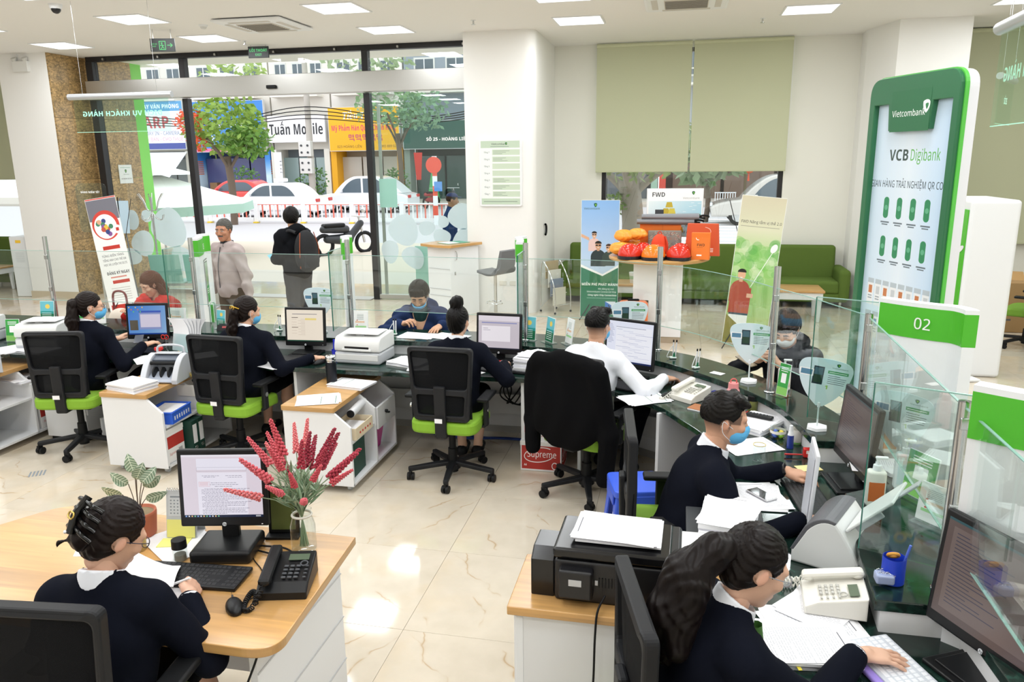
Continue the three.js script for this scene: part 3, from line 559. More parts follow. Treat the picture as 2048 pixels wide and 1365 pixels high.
// ---- swivel chair, faces -z
const chairGeo = {};
{
  const curve = (v) => { const y = v.y; v.z += 0.035 * Math.cos((y - 0.62) * 4.2) - 0.02 + Math.max(0, y - 0.75) * 0.16 + Math.abs(v.x) ** 2 * -0.5; };
  const outline = (wt, wb, y0, y1, r) => { const s = new THREE.Shape(); s.moveTo(-wb + r, y0); s.lineTo(wb - r, y0); s.quadraticCurveTo(wb, y0, wb + 0.002, y0 + r); s.lineTo(wt, y1 - r); s.quadraticCurveTo(wt, y1, wt - r, y1); s.lineTo(-wt + r, y1); s.quadraticCurveTo(-wt, y1, -wt, y1 - r); s.lineTo(-wb - 0.002, y0 + r); s.quadraticCurveTo(-wb, y0, -wb + r, y0); return s; };
  const hole = (s, h) => { s.holes.push(new THREE.Path(h.getPoints(4))); return s; };
  const F = outline(0.235, 0.205, 0.5, 1.03, 0.035); hole(F, outline(0.212, 0.192, 0.735, 1.0, 0.03)); hole(F, outline(0.175, 0.165, 0.545, 0.69, 0.02));
  const dense = (g) => { const p = g; return p; };
  chairGeo.frame = bend(ext(F, 0.03, 0.008, 6), curve);
  const mesh = new THREE.BoxGeometry(0.44, 0.5, 0.006, 10, 14, 1).translate(0, 0.77, 0.012); chairGeo.mesh = bend(mesh, curve);
  chairGeo.spine = bend(box(0.085, 0.36, 0.035, 0.01).clone().translate(0, 0.4, 0.035), curve);
  chairGeo.bracket = box(0.09, 0.05, 0.26, 0.015);
  const seatS = rrShape(0.49, 0.47, 0.1); chairGeo.seat = bend(ext(seatS, 0.05, 0.022, 8).rotateX(-PI / 2), (v) => { v.y += v.z < -0.15 ? (v.z + 0.15) * 0.25 : 0; });
  chairGeo.pan = box(0.4, 0.03, 0.38, 0.012);
  chairGeo.col = join([cyl(0.025, 0.025, 0.2, 16), tf(cyl(0.033, 0.038, 0.18, 18), 0, -0.16, 0)]);
  const leg = join([bend(box(0.05, 0.035, 0.3, 0.01, true).clone(), (v) => { const t = (v.z + 0.15) / 0.3; v.x *= 1.15 - 0.45 * t; v.y += 0.025 * (1 - t); }).translate(0, 0.085, 0.15)]);
  chairGeo.leg = leg; chairGeo.hub = cyl(0.05, 0.055, 0.06, 20);
  chairGeo.castor = join([tf(cyl(0.028, 0.028, 0.02, 18), -0.004, 0.028, 0, 0, 0, PI / 2), tf(cyl(0.028, 0.028, 0.02, 18), 0.026, 0.028, 0, 0, 0, PI / 2), tf(box(0.02, 0.035, 0.05, 0.006), 0, 0.04, 0.005), tf(cyl(0.007, 0.007, 0.03, 8), 0, 0.055, 0)]);
  chairGeo.pad = box(0.085, 0.028, 0.25, 0.013); chairGeo.post = join([box(0.035, 0.2, 0.055, 0.012)]); chairGeo.foot = box(0.1, 0.02, 0.06, 0.008);
  chairGeo.lever = tf(cyl(0.009, 0.012, 0.16, 10), 0.2, 0, 0, 0, 0, PI / 2);
}
const meshFab = mat('#131416', 0.9, { transparent: true, opacity: 0.88, specularIntensity: 0.3 }), chairPl = mat('#1c1d20', 0.5, { specularIntensity: 0.6 });
function chair(label, x, z, turn, o = {}) {
  const t = thing('office_chair', label, 'chair', [x, 0, z], turn * D, 'black mesh swivel chairs with lime seats'), up = o.up ?? 0;
  part(t, 'back_frame', chairGeo.frame, chairPl, 0, up, 0.2);
  part(t, 'mesh_back', chairGeo.mesh, meshFab, 0, up, 0.2);
  const sp = part(t, 'spine', chairGeo.spine, chairPl, 0, up, 0.2); if (o.tag !== false) part(sp, 'asset_label', box(0.055, 0.032, 0.001), paperM, 0, 0.505, 0.088);
  part(t, 'spine_bracket', chairGeo.bracket, chairPl, 0, 0.375 + up, 0.12);
  part(t, 'seat', chairGeo.seat, o.seatM ?? seatGreen, 0, 0.42 + up, 0.0); part(t, 'seat_pan', chairGeo.pan, chairPl, 0, 0.385 + up, 0);
  const c = part(t, 'gas_column', chairGeo.col, black, 0, 0.2 + up * 0.5, 0); part(c, 'lever', chairGeo.lever, black, 0, 0.17, 0);
  part(t, 'hub', chairGeo.hub, chairPl, 0, 0.065, 0);
  for (let k = 0; k < 5; k++) { const a = k * 2 * PI / 5 + (o.base ?? 0.4); const l = part(t, 'base_leg', chairGeo.leg, chairPl, 0.03 * Math.sin(a), 0, 0.03 * Math.cos(a), 0, a); part(l, 'castor', chairGeo.castor, black, 0, 0.001, 0.285, 0, rr(0, 3)); }
  if (o.arms !== false) for (const s of [-1, 1]) { const p = part(t, 'armrest', chairGeo.post, chairPl, s * 0.27, 0.42 + up, 0.03); part(p, 'pad', chairGeo.pad, black, 0, 0.2, -0.03); part(p, 'foot', chairGeo.foot, chairPl, -s * 0.05, -0.01, 0); part(p, 'adjuster', tf(cyl(0.018, 0.018, 0.012, 14), 0, 0, 0, 0, 0, PI / 2), steel, s * 0.02, 0.12, 0); }
  return t;
}
// ---- screens
const screenTex = {
  form: canvasTex('scrform', 512, 400, (g, w, h) => {
    g.fillStyle = '#e9ecfb'; g.fillRect(0, 0, w, h); g.fillStyle = '#f4f5fd'; g.fillRect(100, 45, 400, 320); g.strokeStyle = '#6a6d90'; g.lineWidth = 2; g.strokeRect(100, 52, 330, 4);
    g.fillStyle = '#9aa0c0'; for (let i = 0; i < 14; i++) { g.fillRect(14, 30 + i * 14, 40 + (i * 37) % 30, 4); } for (let i = 0; i < 20; i++) { g.fillStyle = i % 3 ? '#c3c7df' : '#a3a8cc'; g.fillRect(110 + (i % 4) * 70, 75 + i * 14, 60 + (i * 53) % 180, 3); }
    g.fillStyle = '#1d2a5a'; g.fillRect(0, h - 16, w, 16); g.fillStyle = '#dfe6ff'; for (let i = 0; i < 12; i++) g.fillRect(6 + i * 18, h - 12, 8, 8);
  }),
  doc: canvasTex('scrdoc', 640, 500, (g, w, h) => {
    g.fillStyle = '#e6dbe6'; g.fillRect(0, 0, w, h); g.fillStyle = '#f3eef7'; g.fillRect(0, 0, w, 16); g.fillStyle = '#f1eefb'; g.fillRect(120, 30, 400, 90); g.strokeStyle = '#8a8694'; g.strokeRect(120, 100, 400, 30); g.fillStyle = '#f3effb'; g.fillRect(120, 140, 400, 340);
    g.fillStyle = '#55506a'; const line = (x, y, n) => { let p = x; while (p < x + n) { const l = 6 + ((p * 7 + y * 3) % 22); g.fillRect(p, y, l, 2.2); p += l + 5; } };
    line(160, 165, 130); line(350, 165, 130); line(175, 176, 90); line(370, 178, 100); g.fillStyle = '#3b3650'; line(230, 222, 190); line(220, 236, 220); line(260, 250, 120); g.fillStyle = '#55506a'; for (let i = 0; i < 20; i++) line(i % 5 ? 150 : 175, 268 + i * 10.5, i % 5 === 4 ? 190 : 350);
    g.strokeStyle = '#e27c7c'; g.strokeRect(132, 215, 88, 36); g.fillStyle = '#e07a7a'; for (let i = 0; i < 3; i++) g.fillRect(138, 222 + i * 9, 70, 2);
    g.fillStyle = '#16233f'; g.fillRect(0, h - 20, w, 20); for (let i = 0; i < 12; i++) { g.fillStyle = ['#8fc2ff', '#fff', '#ffd27a', '#7fe0a0'][i % 4]; g.fillRect(8 + i * 24, h - 15, 10, 10); } g.fillStyle = '#fff'; g.fillRect(w - 60, h - 14, 40, 3); g.fillRect(w - 60, h - 8, 40, 3);
  }),
  web: canvasTex('scrweb', 512, 400, (g, w, h) => {
    g.fillStyle = '#f6ead8'; g.fillRect(0, 0, w, h); g.fillStyle = '#4c4f6a'; g.fillRect(80, 50, 350, 6); g.fillStyle = '#f2dc86'; g.fillRect(260, 105, 160, 24); g.fillStyle = '#5a4f4a'; g.fillRect(70, 95, 90, 7); g.fillRect(70, 220, 90, 7);
    for (let i = 0; i < 12; i++) { g.fillStyle = '#cbb8a8'; g.fillRect(70 + (i % 2) * 90, 118 + i * 18, 70, 3); g.fillRect(200, 118 + i * 18, 60, 3); } g.fillStyle = '#1f4a3a'; g.fillRect(0, h - 14, w, 14);
  }),
  grey: canvasTex('scrgrey', 512, 400, (g, w, h) => { g.fillStyle = '#cfc6cf'; g.fillRect(0, 0, w, h); g.fillStyle = '#e7dfe8'; g.fillRect(0, 0, w, 60); g.fillStyle = '#8b8fc0'; g.fillRect(40, 78, 440, 12); g.fillStyle = '#f2ecf2'; g.fillRect(40, 120, 360, 190); g.strokeStyle = '#a59aa8'; g.strokeRect(40, 120, 360, 190); g.fillStyle = '#a9a0b0'; g.fillRect(60, 150, 60, 6); g.fillRect(60, 172, 90, 5); g.fillStyle = '#2a2c3a'; g.fillRect(0, h - 14, w, 14); }),
  desk: canvasTex('scrdesk', 512, 400, (g, w, h) => { const q = g.createLinearGradient(0, 0, w, h); q.addColorStop(0, '#3f7bd0'); q.addColorStop(1, '#8fb4d8'); g.fillStyle = q; g.fillRect(0, 0, w, h); g.fillStyle = '#5d564a'; g.fillRect(20, 200, 110, 140); g.fillStyle = '#8b98c8'; g.fillRect(150, 70, 300, 260); g.fillStyle = '#d9d2e4'; g.fillRect(165, 120, 270, 180); g.fillStyle = '#3858b8'; g.fillRect(150, 70, 300, 26); for (let i = 0; i < 7; i++) { g.fillStyle = ['#f5c542', '#e86b3a', '#6bd06b'][i % 3]; g.fillRect(12 + i * 30, 14 + (i % 3) * 30, 16, 16); } g.fillStyle = '#1b3f8a'; g.fillRect(0, h - 18, w, 18); }),
  dark: canvasTex('scrdark', 512, 400, (g, w, h) => { g.fillStyle = '#7c6a66'; g.fillRect(0, 0, w, h); g.fillStyle = '#93817c'; g.fillRect(30, 30, w - 60, h - 60); g.fillStyle = '#5c5a6a'; for (let i = 0; i < 20; i++) g.fillRect(50, 50 + i * 15, 60 + (i * 71) % 220, 4); g.fillStyle = '#3f6d74'; g.fillRect(0, 0, w, 10); }),
};
const screenMat = (k, e = 0.9) => mat('#000000', 0.25, { emissive: new THREE.Color(1, 1, 1), emissiveIntensity: e, emissiveMap: screenTex[k] });
const logoT = canvasTex('roundlogo', 64, 64, (g) => { g.fillStyle = '#17181a'; g.fillRect(0, 0, 64, 64); g.fillStyle = '#d8dce0'; g.beginPath(); g.arc(32, 32, 30, 0, 7); g.fill(); g.fillStyle = '#17181a'; g.font = 'italic bold 40px serif'; g.fillText('hp', 10, 46); });
function monitor(label, x, y, z, turn, k, o = {}) {      // screen faces +z at turn 0
  const t = thing('computer_monitor', label, 'monitor', [x, y, z], turn * D), w = o.w ?? 0.415, h = o.h ?? 0.345, lift = o.lift ?? 0.1, tilt = o.tilt ?? -0.1;
  part(t, 'stand_base', o.wide ? box(0.24, 0.055, 0.2, 0.015) : join([box(0.25, 0.014, 0.2, 0.006), tf(box(0.2, 0.01, 0.15, 0.004), 0, 0.012, 0)]), plasticDark, 0, 0, -0.02);
  part(t, 'stand_neck', box(0.07, lift + 0.12, 0.035, 0.01), plasticDark, 0, 0.01, -0.07);
  const b = part(t, 'housing', join([box(w, h, 0.028, 0.008), tf(box(w * 0.7, h * 0.62, 0.035, 0.015), 0, h * 0.18, -0.025)]), plasticDark, 0, lift, -0.02, tilt);
  part(b, 'screen', new THREE.PlaneGeometry(w - 0.038, h - 0.06), screenMat(k, o.glow), 0, h / 2 + 0.009, 0.0146);
  part(b, 'logo', new THREE.CircleGeometry(0.009, 18), mat('#ffffff', 0.4, { map: logoT }), 0, 0.0105, 0.0146);
  part(b, 'power_light', box(0.006, 0.003, 0.001), mat('#ffffff', 0.4), w / 2 - 0.025, 0.009, 0.0142);
  return t;
}
const keysGeo = (() => { const l = []; for (let r = 0; r < 6; r++) { let x = -0.215; const zz = -0.055 + r * 0.0215 - (r === 0 ? 0.004 : 0); while (x < 0.212) { const wide = r === 5 && x > -0.14 && x < -0.02 ? 0.11 : 0.0165; if (!(x > 0.07 && x < 0.082) && !(x > 0.135 && x < 0.147) && !(r === 3 && x > 0.08 && x < 0.14)) l.push(tf(box(wide, 0.007, 0.016, 0.0025), x + wide / 2, 0, zz)); x += wide + 0.0025; } } return join(l); })();
function keyboard(label, x, y, z, turn, o = {}) {
  const t = thing('keyboard', label, 'keyboard', [x, y, z], turn * D);
  part(t, 'body', bend(box(0.445, 0.016, 0.15, 0.005), (v) => { v.y += v.z < 0 ? -v.z * 0.08 : 0; }), o.body ?? plasticDark);
  part(t, 'keys', keysGeo, o.keys ?? keyM, 0, 0.013, 0, 0.04).userData.kind = 'stuff';
  if (o.wrist) part(t, 'wrist_rest', box(0.36, 0.018, 0.03, 0.008), mat('#9a83d8', 0.5), 0, 0, 0.092);
  if (o.cap) part(t, 'novelty_key', ball(0.011, 1, 0.9, 1, 12), mat('#39a9e0', 0.4), 0.2, 0.024, -0.055);
  return t;
}
function mouse(label, x, y, z, turn, m = plasticDark) {
  const t = thing('computer_mouse', label, 'mouse', [x, y, z], turn * D);
  part(t, 'shell', cached('mouse', () => blob([egg(V(0, 0.008, 0), V(0.03, 0.026, 0.056), 0.01)], 0.0045, 0.01, (d, a, b) => Math.max(d, -b))), m); part(t, 'wheel', tf(cyl(0.009, 0.009, 0.006, 14), 0.003, 0, 0, 0, 0, PI / 2), darkGrey, 0, 0.03, -0.03);
  part(t, 'button_split', box(0.001, 0.004, 0.045), black, 0, 0.0315, -0.03, 0.25);
  return t;
}
function deskPhone(label, x, y, z, turn, m, dark) {
  const t = thing('desk_telephone', label, 'telephone', [x, y, z], turn * D), kc = dark ? mat('#4a4d52', 0.4) : mat('#b9b7b0', 0.4);
  const wedge = poly([[-0.1, 0], [0.1, 0], [0.1, 0.028], [0.06, 0.05], [-0.1, 0.085]]); const b = part(t, 'base', ext(wedge, 0.17, 0.006).rotateY(-PI / 2).translate(0.085, 0, 0), m);
  part(b, 'display', box(0.075, 0.003, 0.032), mat('#5c6b58', 0.2), 0.035, 0.081, -0.058, 0.215); part(b, 'keypad', (() => { const l = []; for (let r = 0; r < 4; r++) for (let c = 0; c < 3; c++) l.push(tf(box(0.017, 0.007, 0.011, 0.003), c * 0.022, -r * 0.0042, r * 0.019)); for (let r = 0; r < 4; r++) l.push(tf(box(0.012, 0.006, 0.007, 0.002), 0.075, -r * 0.0042, r * 0.019)); return join(l); })(), kc, -0.002, 0.069, -0.01, 0);
  part(b, 'dial_ring', new THREE.TorusGeometry(0.013, 0.003, 6, 18).rotateX(PI / 2), kc, 0.06, 0.076, -0.022, 0.2);
  const h = part(t, 'handset', bend(join([box(0.042, 0.024, 0.21, 0.011)]), (v) => { const e = Math.abs(v.z) / 0.105; v.y += 0.018 * (1 - e * e) - 0.006; v.x *= 0.75 + 0.35 * e; }), m, -0.057, 0.08, 0, 0.19);
  part(h, 'earpiece', ball(0.024, 1, 0.6, 1, 14), m, 0, 0.002, -0.083); part(h, 'mouthpiece', ball(0.024, 1, 0.6, 1, 14), m, 0, 0.002, 0.083);
  const pts = []; for (let i = 0; i <= 160; i++) { const u = i / 160, a = i * 1.3, cx = -0.06 - 0.05 * Math.sin(u * PI) - u * 0.02, cz = 0.1 + 0.07 * Math.sin(u * PI * 2) + 0.03 * u; pts.push(V(cx + 0.008 * Math.cos(a), 0.01 + 0.008 * Math.sin(a) + 0.045 * (1 - u) * (u < 0.15 ? 1 - u / 0.15 : 0), cz)); }
  part(t, 'coiled_cord', tube(pts, 0.0026, 420, 5), m);
  return t;
}
function laserPrinter(label, x, y, z, turn, o = {}) {      // front faces +z
  const t = thing('laser_printer', label, 'printer', [x, y, z], turn * D);
  part(t, 'paper_tray', box(0.39, 0.095, 0.3, 0.02), plasticGrey, 0, 0, 0); part(t, 'front_flap', box(0.36, 0.05, 0.012, 0.005), plastic, 0, 0.03, 0.147);
  const side = new THREE.Shape(); side.moveTo(-0.15, 0); side.lineTo(0.135, 0); side.quadraticCurveTo(0.15, 0.0, 0.148, 0.03); side.quadraticCurveTo(0.142, 0.1, 0.1, 0.112); side.lineTo(-0.12, 0.128); side.quadraticCurveTo(-0.15, 0.128, -0.15, 0.1);
  const b = part(t, 'body', ext(side, 0.37, 0.008).rotateY(-PI / 2).translate(0.185, 0, 0), plastic, 0, 0.1, 0); part(b, 'slot', box(0.21, 0.022, 0.01, 0.004), plasticDark, 0, 0.02, 0.144); part(b, 'slot_lip', box(0.25, 0.02, 0.02, 0.006), plastic, 0, 0.004, 0.146); part(b, 'buttons', box(0.07, 0.006, 0.03, 0.002), white, 0, 0.116, 0.06, 0.1); part(b, 'badge', box(0.012, 0.003, 0.012), redPl, 0.0, 0.12, 0.0);
  if (o.paper) { const p = thing('paper_sheet', o.paper, 'paper', [x, y + 0.232, z], turn * D + 0.06); part(p, 'sheet', box(0.297, 0.004, 0.21), paperM, 0.01, 0, 0.0); part(p, 'sheet', box(0.28, 0.003, 0.2), paperM, 0.0, 0.004, 0.01, 0, 0.05); }
  return t;
}
const lineTex = canvasTex('printedpage', 256, 362, (g, w, h) => { g.fillStyle = '#f5f5f8'; g.fillRect(0, 0, w, h); g.fillStyle = '#b2b2bc'; for (let i = 0; i < 26; i++) { let p = 24; const e = i % 6 === 5 ? 120 : 230; while (p < e) { const l = 8 + ((p * 13 + i * 29) % 26); g.fillRect(p, 40 + i * 11, l, 2); p += l + 5; } } g.fillStyle = '#55555f'; g.fillRect(60, 20, 140, 4); });
const formTex = canvasTex('formpage', 256, 362, (g, w, h) => { g.fillStyle = '#f6f6f9'; g.fillRect(0, 0, w, h); g.fillStyle = '#2f6b52'; g.fillRect(20, 26, 216, 6); g.fillRect(20, 150, 216, 5); g.fillStyle = '#b4b4be'; for (let i = 0; i < 24; i++) { g.fillRect(22, 46 + i * 12, 60 + (i * 41) % 60, 2); g.fillRect(140, 46 + i * 12, 50 + (i * 23) % 40, 2); } g.strokeStyle = '#b5b5c2'; g.strokeRect(18, 40, 220, 100); });
const pageM = mat('#ffffff', 0.85, { map: lineTex }), formM = mat('#ffffff', 0.85, { map: formTex });
const page = cached('page', () => { const g = new THREE.BoxGeometry(0.21, 0.0012, 0.297); g.translate(0, 0.0006, 0); return g; });
function papers(label, x, y, z, turn, n = 1, o = {}) {     // n sheets, lightly askew
  const t = thing(n > 3 ? 'paper_stack' : 'paper_sheet', label, 'paper', [x, y, z], turn * D); seed(Math.round(Math.abs(x * 1000 + z * 77))); let yy = 0;
  if (n > 6) { const k = Math.min(9, Math.ceil(n / 9)); for (let i = 0; i < k; i++) { part(t, 'sheaf', box(0.212, n * 0.0011 / k, 0.299), i % 3 === 1 ? mat('#e6e6ee', 0.85) : paperM, rr(-0.007, 0.007), yy, rr(-0.008, 0.008), 0, rr(-0.05, 0.05)); yy += n * 0.0011 / k; } n = 2; }
  for (let i = 0; i < n; i++) { part(t, 'sheet', page, i === n - 1 ? (o.form ? formM : o.blank ? paperM : pageM) : paperM, (o.fan ?? 0) * i * 0.03 + rr(-0.01, 0.01), yy, rr(-0.012, 0.012), 0, rr(-0.1, 0.1) * (o.askew ?? 1)); yy += 0.0014; }
  if (o.flags) o.flags.forEach((c, i) => part(t, 'index_flag', box(0.05, 0.001, 0.012), mat(c, 0.7), 0.1, yy * 0.5 + i * 0.004, 0.05 - i * 0.05, 0, 0.1));
  return t;
}
function moneyCounter(label, x, y, z, turn) {           // front faces +z
  const t = thing('banknote_counter', label, 'money counter', [x, y, z], turn * D), gm = mat('#c9ccd2', 0.4), dk = mat('#5d6470', 0.4);
  const side = new THREE.Shape(); side.moveTo(-0.11, 0); side.lineTo(0.13, 0); side.lineTo(0.135, 0.03); side.quadraticCurveTo(0.1, 0.1, 0.05, 0.15); side.quadraticCurveTo(0.0, 0.2, -0.07, 0.2); side.lineTo(-0.11, 0.18);
  for (const s of [-1, 1]) part(t, 'side_cheek', ext(side, 0.035, 0.006).rotateY(-PI / 2).translate(0.0175, 0, 0), gm, s * 0.125, 0, 0);
  part(t, 'base', box(0.25, 0.03, 0.22, 0.006), gm); part(t, 'hopper', box(0.215, 0.03, 0.1, 0.008), dk, 0, 0.15, -0.05, 0.35); part(t, 'roller_bar', tf(cyl(0.014, 0.014, 0.21, 14), 0.105, 0, 0, 0, 0, PI / 2), black, 0, 0.14, 0.03); part(t, 'back', box(0.22, 0.17, 0.04, 0.008), gm, 0, 0, -0.09);
  for (let i = -1; i <= 1; i++) part(t, 'stacker_wheel', tf(cyl(0.045, 0.045, 0.012, 20), 0.006, 0, 0, 0, 0, PI / 2), plasticDark, i * 0.06, 0.07, 0.05);
  part(t, 'receiver', box(0.21, 0.012, 0.12, 0.004), mat('#aeb6c4', 0.3), 0, 0.035, 0.07, 0.5); part(t, 'handle', tube([[-0.11, 0.19, -0.1], [-0.1, 0.24, -0.1], [0.1, 0.24, -0.1], [0.11, 0.19, -0.1]], 0.009, 24), gm); part(t, 'control_panel', box(0.2, 0.006, 0.05, 0.002), plasticGrey, 0, 0.196, -0.07, 0.1);
  return t;
}
const woodDark = mat('#c98f4e', 0.35);
const supremeT = canvasTex('papercarton', 512, 300, (g, w, h) => { g.fillStyle = '#f0eeee'; g.fillRect(0, 0, w, h); g.fillStyle = '#b8342c'; g.fillRect(12, 8, w - 24, h - 26); g.strokeStyle = '#fff'; g.lineWidth = 9; g.beginPath(); g.ellipse(235, 130, 190, 75, -0.12, 0.5, 5.6); g.stroke(); g.fillStyle = '#fff'; g.font = '92px sans-serif'; g.fillText('Supreme', 80, 155); g.font = 'bold 30px sans-serif'; g.fillText('A4', 40, 250); g.beginPath(); g.arc(430, 240, 34, 0, 7); g.stroke(); });
const creamBoxT = canvasTex('reambox', 300, 300, (g, w, h) => { g.fillStyle = '#f1f0ef'; g.fillRect(0, 0, w, h); g.fillStyle = '#b5332b'; g.fillRect(0, 60, w, 110); g.fillStyle = '#777'; g.fillRect(190, 200, 70, 56); g.fillStyle = '#f1f0ef'; for (let i = 0; i < 9; i++) g.fillRect(194 + i * 8, 200, 3, 56); g.fillStyle = '#b5332b'; for (let i = 0; i < 6; i++) { g.beginPath(); g.arc(25 + i * 50, 28, 9, 0, 7); g.fill(); } g.font = 'italic 34px sans-serif'; g.fillText('Supreme', 20, 235); });
function carton(label, x, y, z, turn, w, h, d, tex, name = 'paper_carton') {
  const t = thing(name, label, 'carton', [x, y, z], turn * D); part(t, 'box', box(w, h, d, 0.003), mat('#ecebea', 0.75)); part(t, 'front_print', new THREE.PlaneGeometry(w - 0.004, h - 0.004), mat('#ffffff', 0.6, { map: tex }), 0, h / 2, d / 2 + 0.0012); part(t, 'lid', box(w + 0.006, h * 0.14, d + 0.006, 0.002), mat('#e9e7e4', 0.7), 0, h * 0.87, 0); part(t, 'end_print', new THREE.PlaneGeometry(d - 0.004, h * 0.8), mat('#ffffff', 0.6, { map: tex }), w / 2 + 0.0012, h * 0.42, 0, 0, PI / 2);
  return t;
}
function binder(label, x, y, z, turn, m = mat('#123f34', 0.6), w = 0.07) {
  const t = thing('lever_arch_file', label, 'binder', [x, y, z], turn * D); part(t, 'cover', box(w, 0.262, 0.28, 0.003), m); part(t, 'spine_label', box(w * 0.7, 0.15, 0.001), paperM, 0, 0.08, 0.1405); part(t, 'finger_ring', new THREE.TorusGeometry(0.012, 0.003, 6, 16), steel, 0, 0.045, 0.141);
  return t;
}
// white mobile pedestal with a chamfered corner, wooden top, shelves open towards +x
function pedestal(label, x, z, o = {}) {
  const t = thing('mobile_pedestal', label, 'cabinet', [x, 0, z], 0), W = 0.5, Dp = o.depth ?? 0.86, H = 0.6, lam = mat('#e9eaec', 0.35);
  const prof = (w = 0) => poly([[-W / 2, 0.055], [W / 2, 0.055], [W / 2, 0.49], [W / 2 - 0.13, H], [-W / 2, H]]);
  for (const zz of [Dp / 2 - 0.018, -0.03, -Dp / 2]) part(t, zz > 0.1 ? 'end_panel' : 'divider', ext(prof(), 0.018, 0.002), lam, 0, 0, zz);
  if (o.hole) part(t, 'cable_hole', new THREE.CircleGeometry(0.022, 20), black, -0.12, 0.16, Dp / 2 + 0.0015);
  part(t, 'back_panel', box(0.016, H - 0.055, Dp), lam, -W / 2 + 0.008, 0.055, 0); part(t, 'bottom', box(W, 0.02, Dp, 0.002), lam, 0, 0.055, 0); part(t, 'shelf', box(W - 0.02, 0.018, Dp * 0.47), lam, 0.005, 0.36, Dp * 0.235 - 0.01);
  part(t, 'wooden_top', ext(rrShape(W - 0.1, Dp + 0.03, 0.02), 0.028, 0.004).rotateX(-PI / 2), woodM, -0.06, H, 0);
  const dr = part(t, 'drawer', box(0.018, 0.17, Dp * 0.42, 0.002), lam, W / 2 + (o.open ? 0.12 : 0), 0.315, -Dp * 0.26); part(dr, 'lock', tf(cyl(0.012, 0.012, 0.02, 14), 0, 0, 0, 0, 0, -PI / 2), plasticDark, 0.008, 0.1, 0.03); part(dr, 'key', box(0.03, 0.012, 0.02, 0.003), plasticDark, 0.03, 0.085, 0.03);
  if (o.open) part(dr, 'drawer_box', box(0.14, 0.08, Dp * 0.38), lam, -0.075, 0.02, 0);
  for (const [a, b] of [[-0.19, 0.36], [0.19, 0.36], [-0.19, -0.36], [0.19, -0.36]]) part(t, 'castor', join([tf(cyl(0.024, 0.024, 0.022, 16), 0.011, 0.025, 0, 0, 0, PI / 2), tf(cyl(0.008, 0.008, 0.02, 8), 0, 0.04, 0)]), mat('#bfc3c6', 0.3), a, 0.001, b * Dp / 0.86);
  return t;
}
// ---- counter-top things
const logoV = (g, x, y, s, c1 = '#0b5a3c', c2 = '#8bc53f') => { g.save(); g.translate(x, y); g.scale(s, s); g.fillStyle = c1; g.beginPath(); g.moveTo(-10, -10); g.bezierCurveTo(-2, -15, 8, -14, 10, -8); g.bezierCurveTo(11, 2, 6, 9, 0, 13); g.bezierCurveTo(-7, 8, -11, 0, -10, -10); g.fill(); g.fillStyle = c2; g.beginPath(); g.moveTo(-3, -5); g.quadraticCurveTo(4, -8, 6, -5); g.quadraticCurveTo(6, 2, 1, 6); g.quadraticCurveTo(-3, 0, -3, -5); g.fill(); g.restore(); };
const fanT = canvasTex('fansign', 320, 400, (g, w, h) => { const q = g.createLinearGradient(0, 0, w, h); q.addColorStop(0, '#cfe6ee'); q.addColorStop(1, '#eef6f8'); g.fillStyle = q; g.fillRect(0, 0, w, h); logoV(g, 230, 42, 1.1); g.fillStyle = '#3d6a5a'; g.font = '16px sans-serif'; g.fillText('Vietcombank', 195, 72); g.fillStyle = '#2f9a54'; g.fillRect(175, 92, 120, 24); g.fillStyle = '#fff'; g.fillRect(182, 102, 104, 5); g.fillStyle = '#41545e'; for (let i = 0; i < 5; i++) g.fillRect(180, 132 + i * 16, 70 + (i * 37) % 40, 4); g.fillStyle = '#8bc53f'; g.font = 'bold 44px sans-serif'; g.fillText('1', 170, 250); g.fillStyle = '#20303a'; g.fillRect(90, 70, 62, 150); g.fillStyle = '#4a6b78'; g.fillRect(96, 80, 50, 60); g.fillStyle = '#2b4636'; g.fillRect(96, 140, 50, 66); g.fillStyle = '#fff'; g.fillRect(8, 100, 84, 60); g.fillStyle = '#5d8aa8'; g.fillRect(16, 108, 68, 44); });
const fanShape = (() => { const s = new THREE.Shape(); s.moveTo(-0.012, 0); s.quadraticCurveTo(-0.09, 0.06, -0.1, 0.15); s.quadraticCurveTo(-0.1, 0.185, -0.06, 0.19); s.quadraticCurveTo(0, 0.2, 0.06, 0.19); s.quadraticCurveTo(0.1, 0.185, 0.1, 0.15); s.quadraticCurveTo(0.09, 0.06, 0.012, 0); return s; })();
const fanPrint = (() => { const g = new THREE.ShapeGeometry(fanShape, 12), p = g.attributes.position, u = g.attributes.uv; for (let i = 0; i < p.count; i++) u.setXY(i, (p.getX(i) + 0.1) / 0.2, p.getY(i) / 0.195); return g; })();
function fanSign(label, x, y, z, turn, roll = 0) {
  const t = thing('desk_sign', label, 'sign', [x, y, z], turn * D); const hex = new THREE.CylinderGeometry(0.055, 0.058, 0.016, 6).translate(0, 0.008, 0);
  part(t, 'base', hex, white); part(t, 'stem', cyl(0.004, 0.005, 0.125, 10), mat('#dfe7e7', 0.3), 0, 0.015, 0); const f = part(t, 'fan_plate', ext(fanShape, 0.004, 0), mat('#dcebf0', 0.4), 0, 0.13, 0, 0, 0, roll * D); f.scale.set(1.35, 1.35, 1); part(f, 'print_front', fanPrint, mat('#ffffff', 0.4, { map: fanT }), 0, 0, 0.0046); part(f, 'print_back', fanPrint, mat('#ffffff', 0.4, { map: fanT }), 0, 0, -0.0008, 0, PI); part(t, 'clip', box(0.016, 0.03, 0.014, 0.004), white, 0, 0.12, 0.002);
  return t;
}
